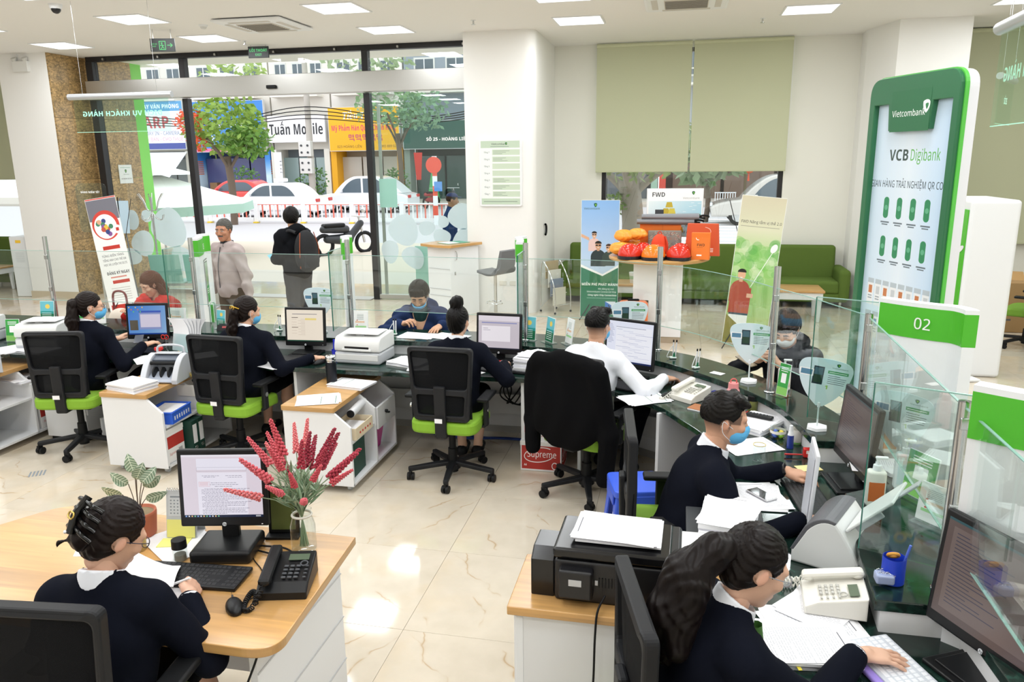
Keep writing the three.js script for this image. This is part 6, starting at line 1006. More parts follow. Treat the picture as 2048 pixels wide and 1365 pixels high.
// beyond the right-hand glass, on the public shelf side
bottle('white hand-gel bottle seen through the glass before panel 02', 1.06, LG, -3.9, 0.4, { h: 0.16, lab: '#d8a070' });
fanSign('fan-shaped sign seen through the glass before panel 02', 1.03, LG, -3.62, -40);
cardStand('green leaflet seen through the glass before panel 02', 1.04, LG, -3.35, -60, 2, 0.16, 0.2);
cardStand('cream leaflet holder seen through the glass near the steel post', 1.03, LG, -3.1, -50, 1, 0.14, 0.16);
bottle('clear pump bottle seen through the glass by the edge-on monitor', 1.01, LG, -3.45, 0.2, { h: 0.17, m: mat('#dfe9ea', 0.2), lab: '#c9dfe6' });
// ================================================================ the people
const tail = (list, k = 0.02) => list.map(([a, b, r1, r2]) => cone(v3(a), v3(b), r1, r2, k));
const suit = cloth('#0e111c'), whiteShirt = mat('#eceef4', 0.75), blackSkirt = cloth('#0e0f12');
// 1 ponytailed teller facing the woman in red
{
  person({ label: 'seated teller in black jacket with long ponytail, glasses and mask, facing the woman in red', at: [-4.7, 0, -5.28], turn: -14, lean: 4, head: [4, -28, 0], skin: '#dcae92', hair: '#1a1210', style: 'pony', nape: -0.095, line: 0.066, glasses: '#1c1c20', mask: true, top: { mat: suit, shirt: whiteShirt, vneck: 0.2 }, handR: [0.3, 0.8, -0.28], handL: [-0.16, 0.78, -0.36], hands: [{ curl: 0.5, dir: [0.25, 0.1, -1] }, { curl: 0.3 }], legs: { mat: blackSkirt, skirt: true, shoe: black }, seatY: 0.52,
    hairExtra: tail([[[0, 0.05, 0.1], [0, 0.03, 0.135], 0.03, 0.04], [[0, 0.03, 0.135], [0.01, -0.12, 0.15], 0.045, 0.055], [[0.01, -0.12, 0.15], [0.03, -0.3, 0.12], 0.055, 0.04]]) });
  const t = thing('mobile_phone', 'grey smartphone in the hand of the ponytailed teller', 'phone', [-4.47, 0.815, -5.6], 0.5); part(t, 'case', box(0.07, 0.009, 0.14, 0.004), mat('#5a5c60', 0.3), 0, 0, 0, 0.3);
}
// 2 teller with the gold clip
{
  const r = person({ label: 'seated teller in black jacket with gold hair clip and long ponytail, hand on the mouse', at: [-3.32, 0, -5.32], turn: -4, lean: 7, head: [8, -22, 0], skin: '#dcae92', hair: '#1a1210', style: 'pony', nape: -0.095, line: 0.066, mask: true, top: { mat: suit, shirt: whiteShirt, vneck: 0.2 }, handR: [0.52, 0.765, -0.15], handL: [-0.18, 0.77, -0.3], poleR: [0.6, -0.7, 0.3], hands: [{ curl: 0.3, dir: [0.55, -0.1, -0.8] }, { curl: 0.3 }], legs: { mat: blackSkirt, skirt: true, shoe: black }, seatY: 0.51,
    hairExtra: tail([[[0, 0.02, 0.1], [0, 0.0, 0.125], 0.03, 0.036], [[0, 0.0, 0.125], [-0.02, -0.15, 0.13], 0.04, 0.046], [[-0.02, -0.15, 0.13], [-0.03, -0.32, 0.1], 0.046, 0.03]]) });
  r.onHead('hair_clip', join([tube([[-0.05, 0.03, 0.115], [0, 0.045, 0.15], [0.05, 0.03, 0.115]], 0.006, 16, 6), new THREE.TorusGeometry(0.016, 0.004, 6, 18).translate(-0.01, 0.035, 0.152), new THREE.TorusGeometry(0.016, 0.004, 6, 18).translate(0.014, 0.035, 0.152)]), mat('#d8b04a', 0.3, { metalness: 0.8 }));
}
// 3 teller with the topknot
{
  person({ label: 'seated teller in navy jacket with a black topknot bun, seen from behind', at: [-1.55, 0, -5.24], turn: 2, lean: 6, head: [6, -6, 0], skin: '#e0b498', hair: '#0d0b0b', style: 'bun', nape: -0.095, line: 0.066, top: { mat: suit, shirt: whiteShirt, vneck: 0.2 }, handR: [0.31, 0.775, -0.22], handL: [-0.05, 0.77, -0.3], poleR: [0.7, -0.6, 0.3], hands: [{ curl: 0.5, dir: [0.0, -0.1, -1] }, { curl: 0.4 }], legs: { mat: blackSkirt, skirt: true, shoe: black }, seatY: 0.5, ankles: [[0.08, 0.09, -0.3], [-0.04, 0.09, -0.28]],
    hairExtra: [egg(V(0, 0.155, 0.045), V(0.056, 0.052, 0.056), 0.02), egg(V(0.012, 0.185, 0.05), V(0.035, 0.03, 0.04), 0.02), cone(V(0, 0.11, 0.05), V(0, 0.16, 0.045), 0.04, 0.035, 0.02)] });
}
// 4 man in the white shirt
{
  person({ label: 'seated man in white shirt with shaved nape and mask, seen from behind', at: [-0.56, 0, -5.17], turn: -24, lean: 8, head: [6, 4, 0], man: true, skin: '#d6a588', hair: '#0f0d0d', style: 'short', puff: 0.012, quiff: true, nape: 0.0, side: 0.03, line: 0.07, shaved: true, mask: true, build: 1.02, top: { mat: whiteShirt, name: 'shirt', ease: 0.012, fold: 0.0035, freq: 30 }, handR: [0.42, 0.775, -0.3], handL: [-0.22, 0.77, -0.34], poleR: [0.7, -0.6, 0.4], hands: [{ curl: 0.35, dir: [0.2, -0.15, -1] }, { curl: 0.3 }], legs: { mat: cloth('#15161b') }, seatY: 0.51, ankles: [[0.2, 0.1, -0.18], [-0.1, 0.09, -0.36]], knees: [[0.2, 0.5, -0.38], [-0.12, 0.5, -0.4]] });
}
// 5 masked man in navy suit
{
  const r = person({ label: 'seated man in navy suit with blue face mask, hands at the keyboard', at: [0.06, 0, -3.46], turn: -84, lean: 17, head: [10, 4, 0], man: true, skin: '#d2a083', hair: '#14110f', style: 'short', puff: 0.012, quiff: true, nape: -0.01, side: 0.02, line: 0.075, shaved: true, mask: true, build: 1.08, shoulder: 0.185, top: { mat: suit, shirt: whiteShirt, vneck: 0.2, ease: 0.016 }, handR: [0.34, 0.78, -0.46], handL: [-0.2, 0.785, -0.5], poleR: [0.5, -1, 0.2], poleL: [-0.6, -0.9, 0.2], hands: [{ curl: 0.35, dir: [-0.2, -0.05, -1] }, { curl: 0.4, dir: [0.15, -0.1, -1] }], legs: { mat: navyM }, seatY: 0.5 });
  part(r.group, 'watch', bar(r.wr[1].clone().addScaledVector(r.wr[1].clone().sub(r.el[1]).normalize(), 0.004), r.wr[1].clone().addScaledVector(r.wr[1].clone().sub(r.el[1]).normalize(), 0.026), 0.031, 0.03, 20), mat('#1d1d20', 0.3));
}
// 6 long-haired woman at the end of the counter
{
  const r = person({ label: 'seated woman in navy jacket with long wavy ponytail, glasses and green tie', at: [0.05, 0, -2.12], turn: -72, lean: 20, head: [26, 4, 4], skin: '#ddb096', hair: '#150f0e', style: 'pony', nape: -0.095, line: 0.066, glasses: '#9a9aa0', top: { mat: suit, shirt: whiteShirt, vneck: 0.24, vwide: 0.5 }, handR: [0.02, 0.775, -0.56], handL: [-0.14, 0.62, -0.3], poleR: [0.6, -1, 0.2], hands: [{ curl: 0.18, dir: [0.12, -0.12, -1], spread: 2, thumb: 0 }, { curl: 0.3 }], legs: { mat: blackSkirt, skirt: true }, seatY: 0.5, headScale: 0.95,
    hairExtra: tail([[[0, 0.04, 0.1], [0.0, 0.0, 0.15], 0.04, 0.05], [[0, 0.0, 0.15], [-0.01, -0.1, 0.2], 0.055, 0.068], [[-0.01, -0.1, 0.2], [-0.01, -0.24, 0.2], 0.068, 0.068], [[0.03, -0.12, 0.18], [0.04, -0.32, 0.15], 0.05, 0.04], [[-0.01, -0.24, 0.2], [-0.03, -0.38, 0.13], 0.06, 0.03], [[-0.05, -0.15, 0.19], [-0.06, -0.3, 0.17], 0.045, 0.035]], 0.03) });
  const a = r.neck.clone().addScaledVector(r.fwd, 0.098).addScaledVector(r.up, -0.03), b = r.chest.clone().addScaledVector(r.fwd, 0.16).addScaledVector(r.up, -0.06);
  part(r.group, 'tie', tube([a, a.clone().lerp(b, 0.5).addScaledVector(r.fwd, 0.02), b], 0.02, 20, 8), mat('#4f7d3a', 0.6));
}
// 7 woman writing at the wooden desk
{
  const r = person({ label: 'seated woman in navy jacket with black hair claw and glasses, writing at the wooden desk', at: [-1.76, 0, -1.83], turn: 6, lean: 9, head: [30, -30, -4], skin: '#dcae94', hair: '#1d1513', style: 'bun', nape: -0.095, line: 0.064, glasses: '#23263a', shoulder: 0.162, top: { mat: suit, shirt: whiteShirt, vneck: 0.2, ease: 0.011 }, handR: [0.15, 0.785, -0.3], handL: [-0.22, 0.785, -0.3], poleR: [0.7, -1, 0.1], hands: [{ curl: [0.75, 0.7, 0.75, 0.8], dir: [-0.25, -0.05, -1], up: [0.75, 0.6, 0], thumb: 0.9 }, { curl: 0.4 }], legs: { mat: blackSkirt, skirt: true }, seatY: 0.5,
    hairExtra: [egg(V(0.0, 0.035, 0.108), V(0.052, 0.062, 0.042), 0.02), egg(V(0, -0.02, 0.108), V(0.042, 0.045, 0.036), 0.02), cone(V(-0.02, -0.03, 0.12), V(-0.05, -0.06, 0.15), 0.012, 0.003, 0.01), cone(V(-0.05, -0.06, 0.15), V(-0.045, -0.1, 0.15), 0.004, 0.002, 0.01)] });
  const claw = r.onHead('hair_claw', join([...[-1, 1].flatMap((s) => [0, 1, 2, 3].map((i) => tube([[s * 0.008, 0.105 - i * 0.03, 0.15], [s * 0.045, 0.1 - i * 0.032, 0.145], [s * 0.07, 0.09 - i * 0.034, 0.115]], 0.0085, 10, 7))), tube([[0, 0.12, 0.145], [0, 0.06, 0.163], [0, -0.01, 0.155]], 0.014, 14, 8)]), mat('#0a0a0b', 0.12));
  r.onHead('claw_emblem', join([new THREE.TorusGeometry(0.011, 0.0032, 6, 16, 4.4).rotateZ(0.9).translate(-0.006, 0.05, 0.177), new THREE.TorusGeometry(0.011, 0.0032, 6, 16, 4.4).rotateZ(4.05).translate(0.006, 0.05, 0.177)]), mat('#d6b765', 0.25, { metalness: 0.9 }));
  r.onHead('claw_crystal', join([ball(0.006, 1, 1, 1, 8), tf(ball(0.005, 1, 1, 1, 8), 0.012, 0.095, -0.03), tf(ball(0.005, 1, 1, 1, 8), 0.03, 0.1, -0.035)].map((g) => tf(g, 0, -0.008, 0.172))), mat('#f2f4f8', 0.05, { metalness: 0.6 }));
  const h = r.wr[0].clone().add(V(-0.085, 0.0, -0.08)); const pen = thing('ballpoint_pen', 'white ballpoint pen in the writing woman\'s hand', 'pen', [0, 0, 0]);
  r.group.updateMatrixWorld(); const w = r.group.localToWorld(h.clone()); pen.position.copy(w); part(pen, 'barrel', bar(V(-0.045, -0.012, 0.005), V(0.07, 0.045, 0.02), 0.0045, 0.0045, 10), white); part(pen, 'tip', bar(V(-0.06, -0.0195, 0.003), V(-0.045, -0.012, 0.005), 0.0012, 0.004, 10), mat('#a8d8d8', 0.4));
}
// 8 woman in the red jacket
{
  person({ label: 'seated customer in red padded jacket looking down, behind the glass', at: [-4.98, 0, -6.66], turn: 170, lean: 8, head: [26, -14, 0], skin: '#e0b096', hair: '#5a3526', style: 'long', puff: 0.016, line: 0.07, peak: 0.5, shut: true, top: { mat: cloth('#c8322e'), ease: 0.03, fold: 0.006, freq: 40 }, handR: [0.02, 0.88, -0.42], handL: [-0.12, 0.88, -0.42], hands: [{ curl: 0.5, up: [-0.3, 1, 0] }, { curl: 0.5 }], legs: { mat: cloth('#2a2c36') }, seatY: 0.52,
    hairExtra: tail([[[0.07, 0.0, 0.03], [0.085, -0.13, 0.03], 0.03, 0.035], [[-0.07, 0.0, 0.03], [-0.085, -0.13, 0.03], 0.03, 0.035], [[0, 0.0, 0.08], [0, -0.13, 0.08], 0.06, 0.06]]) });
  const t = thing('mobile_phone', 'gold smartphone held by the customer in red', 'phone', [-4.92, 0.9, -6.2], 0.4); part(t, 'case', box(0.07, 0.009, 0.14, 0.004), mat('#b59a5c', 0.35), 0, 0, 0, 0.9);
}
// 9 man in the blue jacket
{
  person({ label: 'seated customer in blue hooded jacket writing, mask pulled under his chin', at: [-2.27, 0, -6.72], turn: 182, lean: 16, head: [34, 6, 0], man: true, skin: '#cf9f80', hair: '#16120f', style: 'bowl', puff: 0.016, fringe: true, line: 0.052, nape: -0.05, shut: true, mask: 'chin', top: { mat: cloth('#263458'), ease: 0.028, fold: 0.006, freq: 30, hood: true, vneck: 0.22, shirt: mat('#123a38', 0.8) }, handR: [0.09, 0.875, -0.46], handL: [-0.26, 0.87, -0.42], poleR: [0.9, -0.6, 0.1], poleL: [-0.9, -0.6, 0.1], hands: [{ curl: [0.7, 0.7, 0.75, 0.8], thumb: 0.9, up: [0.5, 0.8, 0] }, { curl: 0.25, dir: [0.2, -0.1, -1] }], legs: { mat: cloth('#23252c') }, seatY: 0.5 });
}
// 10 man in black with the phone
{
  person({ label: 'seated customer in black hooded jacket with mask, looking at his phone', at: [0.86, 0, -5.72], turn: 150, lean: 14, head: [38, 4, 0], man: true, skin: '#dcb096', hair: '#1a1614', style: 'bowl', puff: 0.018, fringe: true, line: 0.05, nape: -0.05, shut: true, mask: true, maskC: '#dfe5ea', top: { mat: cloth('#15161a'), ease: 0.026, fold: 0.005, freq: 28, hood: true }, handR: [0.14, 0.87, -0.36], handL: [-0.06, 0.86, -0.36], poleR: [0.9, -0.7, 0.1], hands: [{ curl: 0.55, up: [0.5, 0.8, 0] }, { curl: 0.5, up: [-0.4, 0.9, 0] }], legs: { mat: cloth('#1d1f26') }, seatY: 0.5 });
  const t = thing('mobile_phone', 'gold-backed smartphone held by the man in black', 'phone', [0.5, 0.885, -5.43], 0.9); part(t, 'case', box(0.072, 0.009, 0.145, 0.004), mat('#8c7f6a', 0.35), 0, 0, 0, 0.35);
}
// 11 standing man in beige jacket
{
  const r = person({ label: 'standing older man with grey hair and moustache in pale zip jacket', at: [-4.92, 0, -7.8], turn: 158, sit: false, lean: 2, head: [4, 24, 0], man: true, moustache: true, skin: '#b98264', hair: '#55534f', style: 'short', puff: 0.011, nape: -0.04, line: 0.066, build: 1.06, top: { mat: cloth('#b3a6a4'), ease: 0.02, fold: 0.006, freq: 24, bottom: 0.8, hem: 0.16 }, handR: [0.34, 0.8, -0.04], handL: [-0.34, 0.8, -0.04], poleR: [0.7, 0, 1], poleL: [-0.7, 0, 1], legs: { mat: cloth('#5e5348'), ease: 0.016 }, torso: 0.5, hip: [0, 0.87, 0] });
  const a = r.neck.clone().addScaledVector(r.fwd, 0.095).addScaledVector(r.up, -0.02); part(r.top, 'zip', tube([a, r.chest.clone().addScaledVector(r.fwd, 0.148), r.hip.clone().add(V(0, 0.05, 0)).addScaledVector(r.fwd, 0.162)], 0.005, 20, 6), mat('#4a4a50', 0.5)); part(r.group, 'collar', (() => { const g = lathe([[0.062, -0.03], [0.075, -0.02], [0.07, 0.035], [0.064, 0.035], [0.056, -0.02]], 26).clone(); g.translate(r.neck.x, r.neck.y + 0.005, r.neck.z); return g; })(), mat('#2c3034', 0.8));
}
// 12 man with the backpack
{
  const r = person({ label: 'standing man in black hoodie with a backpack, facing the glass doors', at: [-4.73, 0, -9.0], turn: 62, sit: false, lean: 4, head: [6, -52, 0], man: true, skin: '#d8a88c', hair: '#100e0e', style: 'bowl', puff: 0.022, nape: -0.08, line: 0.05, top: { mat: cloth('#15161a'), ease: 0.03, fold: 0.005, freq: 24, hood: true, bottom: 0.82 }, handR: [0.26, 0.95, -0.18], handL: [-0.12, 1.06, -0.3], poleR: [0.4, -0.2, 1], poleL: [-0.5, -1, 0.4], legs: { mat: cloth('#4a4a4e'), ease: 0.02 }, torso: 0.52, hip: [0, 0.9, 0], hands: [{ curl: 0.5 }, { curl: 0.6, up: [-1, 0.2, 0] }] });
  const t = thing('backpack', 'black backpack with orange piping on the standing man\'s back', 'backpack', [0, 0, 0]); r.group.updateMatrixWorld(); const w = r.group.localToWorld(r.chest.clone().add(V(0, 0, 0.24))); t.position.copy(w); t.rotation.y = 62 * D;
  part(t, 'bag', blob([egg(V(0, -0.02, 0), V(0.16, 0.25, 0.105), 0.03), egg(V(0, -0.15, 0.02), V(0.155, 0.14, 0.11), 0.04)], 0.012, 0.03), mat('#17181c', 0.8)); for (const s of [-1, 1]) { part(t, 'piping', tube([[s * 0.13, -0.24, 0.04], [s * 0.14, 0.0, 0.06], [s * 0.1, 0.2, 0.03]], 0.006, 20, 6), mat('#9c4a22', 0.6)); part(t, 'strap', tube([[s * 0.1, 0.2, -0.05], [s * 0.13, 0.22, -0.17], [s * 0.14, 0.1, -0.3]], 0.02, 18, 6), mat('#1c1d22', 0.8)); } part(t, 'pocket', box(0.22, 0.16, 0.05, 0.02), mat('#1f2126', 0.8), 0, -0.24, 0.085);
  const n = thing('paper_slip', 'pale blue slip in the backpack man\'s hand', 'paper', r.group.localToWorld(v3([-0.1, 1.1, -0.38])).toArray(), 1.0); part(n, 'slip', box(0.12, 0.002, 0.08), mat('#8fd0e4', 0.7), 0, 0, 0, 0.5, 0, 0.3);
}
// 13 guard outside
{
  const r = person({ label: 'guard in blue uniform and cap walking outside the frosted glass', at: [-3.95, -0.02, -13.2], turn: -78, sit: false, lean: 3, head: [6, 6, 0], man: true, skin: '#b98668', hair: '#14110f', style: 'short', nape: -0.03, line: 0.06, top: { mat: cloth('#2c4270'), ease: 0.018, bottom: 0.84 }, handR: [0.26, 0.78, -0.05], handL: [-0.26, 0.78, -0.05], legs: { mat: cloth('#1d2a4a') }, hip: [0, 0.94, 0], torso: 0.5 });
  r.onHead('cap', join([new THREE.SphereGeometry(0.098, 22, 12, 0, PI * 2, 0, PI / 2).scale(1, 0.75, 1.12).translate(0, 0.062, 0.012), new THREE.CylinderGeometry(0.085, 0.09, 0.008, 22, 1, false, PI * 0.5, PI).rotateY(0).scale(1, 1, 0.9).translate(0, 0.062, -0.085)]), mat('#26366c', 0.7));
}
// ================================================================ public lobby
const vcbText = (g, x, y, s, c) => { g.fillStyle = c; g.font = s + 'px sans-serif'; g.fillText('Vietcombank', x, y); };
const printM = (key, w, h, draw, rough = 0.5) => mat('#ffffff', rough, { map: canvasTex(key, w, h, draw) });
function sofa(label, x, z, w, turn = 0) {
  const t = thing('sofa', label, 'sofa', [x, 0, z], turn * D), d = 0.72;
  part(t, 'seat', box(w - 0.3, 0.2, d - 0.14, 0.05), sofaGreen, 0, 0.22, 0.05); part(t, 'base', box(w - 0.06, 0.13, d - 0.06, 0.02), sofaGreen, 0, 0.1, 0); part(t, 'backrest', box(w - 0.28, 0.55, 0.2, 0.06), sofaGreen, 0, 0.36, -d / 2 + 0.1, -0.1);
  for (const s of [-1, 1]) part(t, 'arm', box(0.17, 0.5, d, 0.07), sofaGreen, s * (w / 2 - 0.085), 0.1, 0); for (const [a, b] of [[-1, 1], [1, 1], [-1, -1], [1, -1]]) part(t, 'foot', cyl(0.025, 0.022, 0.1, 14), steel, a * (w / 2 - 0.12), 0, b * 0.28);
}
sofa('green fabric armchair sofa behind the blue banner', -1.15, -12.62, 1.5); sofa('green fabric sofa behind the tilted golf banner', 0.5, -12.62, 1.5); sofa('green fabric sofa against the corner column by the totem', 1.95, -12.62, 1.25); sofa('green fabric sofa beyond the white pilaster', -12.5, -12.55, 1.7);
function lowTable(label, x, z, w, d) { const t = thing('coffee_table', label, 'table', [x, 0, z], 0); part(t, 'top', box(w, 0.035, d, 0.006), woodM, 0, 0.42, 0); part(t, 'apron', box(w - 0.04, 0.1, d - 0.04, 0.006), white, 0, 0.32, 0); for (const [a, b] of [[-1, 1], [1, 1], [-1, -1], [1, -1]]) part(t, 'leg', bend(box(0.07, 0.42, 0.07, 0.01), (v) => { v.x *= 0.55 + 0.45 * v.y / 0.42; v.z *= 0.55 + 0.45 * v.y / 0.42; }), white, a * (w / 2 - 0.06), 0, b * (d / 2 - 0.06)); }
lowTable('white legged coffee table with wooden top by the golf banner', 1.55, -11.45, 0.95, 0.55); lowTable('coffee table before the sofa by the blue banner', -0.75, -11.65, 0.8, 0.5); lowTable('coffee table beyond the white pilaster', -12.55, -11.9, 0.8, 0.5);
cup('white waste cup standing on the coffee table by the blue banner', -0.62, 0.456, -11.55, lathe([[0, 0], [0.05, 0], [0.07, 0.16], [0.066, 0.16], [0.046, 0.006], [0, 0.006]]), mat('#e8ece8', 0.6), 'paper_tub', 'tub', (t) => part(t, 'print_band', cyl(0.0665, 0.0585, 0.05, 20, true), mat('#a8c8a0', 0.6), 0, 0.06, 0));
// ---- round gift table
{
  const t = thing('round_display_table', 'round wooden display table on a white box pedestal, laden with orange gifts', 'table', [-0.22, 0, -9.95]);
  part(t, 'round_top', lathe([[0, 0], [0.6, 0], [0.63, 0.012], [0.635, 0.04], [0.62, 0.05], [0, 0.05]], 48), mat('#ffffff', 0.3, { map: rep(woodT, 2, 2) }), 0, 1.02, 0); part(t, 'pedestal', box(0.6, 0.94, 0.55, 0.006), white, 0, 0.08, 0.05); part(t, 'kick_plate', box(0.58, 0.08, 0.53), mat('#b3a48e', 0.5), 0, 0, 0.05);
}
const GT = 1.0705, orange = mat('#ee7a26', 0.45), helmetRed = mat('#d5301f', 0.2), fwdT = (key, w, h, c, fg, lines) => canvasTex(key, w, h, (g) => { g.fillStyle = c; g.fillRect(0, 0, w, h); g.fillStyle = fg; lines(g); });
function helmet(label, x, z, m, y = GT, s = 1.25) { const t = thing('safety_helmet', label, 'helmet', [x, y, z], rr(-0.5, 0.5)); part(t, 'shell', new THREE.SphereGeometry(0.115 * s, 26, 14, 0, PI * 2, 0, PI * 0.52).scale(1, 1.05, 1.08).translate(0, 0.035, 0), m); part(t, 'trim', tf(cyl(0.121 * s, 0.118 * s, 0.04, 28, true), 0, 0, 0, 0, 0, 0, [1, 1, 1.08]), mat('#22242c', 0.3)); part(t, 'vent_dots', join(Array.from({ length: 14 }, (_, i) => (() => { const a = i * 0.45 - 3, p = 0.4 + (i % 3) * 0.25, r = 0.115 * s; return ball(0.005, 1, 1, 1, 6).clone().translate(r * Math.sin(a) * Math.sin(p), 0.035 + r * 1.05 * Math.cos(p), r * 1.08 * Math.cos(a) * Math.sin(p)); })())), white); }
seed(8); helmet('glossy orange safety helmet with dark rim, foremost on the gift table', -0.28, -9.5, mat('#f0801f', 0.18)); helmet('red safety helmet wrapped in film beside the yellow bags', -0.57, -9.58, helmetRed); helmet('red safety helmet wrapped in film left of the small orange bag', 0.02, -9.53, helmetRed); helmet('smaller red helmet behind the orange backpack', -0.42, -9.9, helmetRed, GT, 1.1); helmet('smaller red helmet right behind the orange backpack', 0.04, -9.86, helmetRed, GT, 1.1);
for (const [x, z, y, s, l] of [[-0.7, -9.86, 0.006, 1.1, 'lower'], [-0.6, -10.1, 0.006, 1.2, 'larger'], [-0.67, -9.97, 0.165, 1.0, 'upper'], [-0.5, -9.97, 0.19, 0.95, 'topmost']]) { solo('raincoat_pack', l + ' yellow-orange folded raincoat pack in clear film', 'pack', blob([egg(V(0, 0.075 * s, 0), V(0.13 * s, 0.075 * s, 0.1 * s), 0.02)], 0.012, 0.02, (d, a, b, c) => d + 0.006 * Math.sin(a * 60 + 4 * Math.sin(c * 40)) + 0.004 * Math.sin(b * 80)), mat('#f7a63c', 0.3), [x, GT + y, z], rr(-0.5, 0.5)); }
{ const t = thing('gift_box', 'orange gift carton standing at the back of the gift table', 'box', [-0.22, GT, -10.2], 0); part(t, 'carton', box(0.52, 0.4, 0.08, 0.004), orange); part(t, 'seam', box(0.003, 0.4, 0.002), mat('#c85f1a', 0.6), 0.03, 0, 0.041); }
{ const t = thing('tote_bag', 'grey doodle-print tote bag leaning on the orange carton', 'bag', [-0.16, GT, -10.09], 0.03); part(t, 'panel', box(0.42, 0.3, 0.05, 0.01), mat('#8d8f86', 0.8)); part(t, 'doodle_print', new THREE.PlaneGeometry(0.4, 0.28), printM('doodle', 256, 180, (g, w, h) => { g.fillStyle = '#8f9188'; g.fillRect(0, 0, w, h); for (let i = 0; i < 90; i++) { g.strokeStyle = ['#c8cabf', '#5d6058', '#d8643a', '#e8e2d0', '#6d8a9a'][i % 5]; g.lineWidth = 2; g.beginPath(); g.arc(hash2(i, 1, 2) * w, hash2(i, 2, 2) * h, 4 + hash2(i, 3, 2) * 10, 0, 5); g.stroke(); } }), 0, 0.15, 0.026); }
{ const t = thing('small_backpack', 'small bright orange backpack standing among the helmets', 'bag', [-0.22, GT, -9.86]); part(t, 'bag', blob([egg(V(0, 0.13, 0), V(0.1, 0.15, 0.06), 0.02), egg(V(0, 0.07, 0.03), V(0.09, 0.07, 0.06), 0.03)], 0.009, 0.02, (d, x, y) => Math.max(d, -y)), mat('#e8481c', 0.6)); part(t, 'loop', new THREE.TorusGeometry(0.022, 0.006, 6, 16), mat('#c83a14', 0.6), 0, 0.285, 0); part(t, 'strap', tube([[0.07, 0.25, 0.02], [0.1, 0.15, 0.05], [0.09, 0.03, 0.05]], 0.012, 16, 6), mat('#c83a14', 0.6)); }
{ const t = thing('paper_gift_bag', 'orange paper bag lettered FWD at the front of the gift table', 'bag', [0.28, GT, -9.62], -0.1); part(t, 'bag', bend(box(0.22, 0.32, 0.1, 0.003), (v) => { v.z *= 1 - v.y * 0.5; }), orange); part(t, 'print', new THREE.PlaneGeometry(0.21, 0.31), mat('#ffffff', 0.5, { map: fwdT('fwdbag', 210, 310, '#ee7a26', '#5d3514', (g) => { g.font = 'bold 44px sans-serif'; g.fillText('FWD', 60, 150); g.fillStyle = '#fff'; g.fillRect(62, 250, 60, 16); g.strokeStyle = '#fff'; g.lineWidth = 7; g.beginPath(); g.arc(75, 50, 24, 1.2, 5.2); g.quadraticCurveTo(140, 60, 130, 30); g.stroke(); g.fillStyle = '#a85a1c'; g.fillRect(62, 162, 70, 4); }) }), 0, 0.155, 0.0515, -0.075); }
{ const t = thing('catalogue_pack', 'large orange-red catalogue pack in clear film, rightmost on the gift table', 'pack', [0.31, GT, -9.98], -0.12); part(t, 'stack', bend(box(0.4, 0.4, 0.08, 0.004), (v) => { v.x *= 1.08 - v.y * 0.35; }), mat('#e0603a', 0.4)); part(t, 'print', new THREE.PlaneGeometry(0.34, 0.36), mat('#ffffff', 0.35, { map: fwdT('fwdcat', 256, 270, '#e0603a', '#fff', (g) => { g.strokeStyle = '#ffe9dc'; g.lineWidth = 4; g.beginPath(); g.moveTo(70, 60); g.lineTo(140, 150); g.lineTo(70, 240); g.moveTo(150, 10); g.quadraticCurveTo(210, 20, 200, 60); g.stroke(); g.font = '14px sans-serif'; for (let i = 0; i < 3; i++) g.fillRect(150, 205 + i * 14, 80, 6); }) }), 0, 0.19, 0.0415); part(t, 'back_stack', box(0.1, 0.38, 0.06, 0.003), mat('#b89a78', 0.6), -0.13, 0.01, -0.07); }
for (const [y, a, l, x] of [[0.43, 0.06, 'lower', -0.16], [0.49, 0.03, 'upper', -0.1]]) { const t = thing('folded_umbrella', l + ' grey rolled umbrella lying across the gift cartons', 'umbrella', [x, GT + y - 0.02, -10.14], a); part(t, 'canopy', tf(bend(cyl(0.04, 0.03, 0.72, 14), (v) => { const k = 1 + 0.12 * Math.sin(Math.atan2(v.z, v.x) * 6); v.x *= k; v.z *= k; }), -0.36, 0, 0, 0, 0, -PI / 2), mat('#8a8d92', 0.55)); part(t, 'handle', new THREE.TorusGeometry(0.055, 0.014, 8, 24, 5), black, 0.42, 0.0, 0, 1.2); }
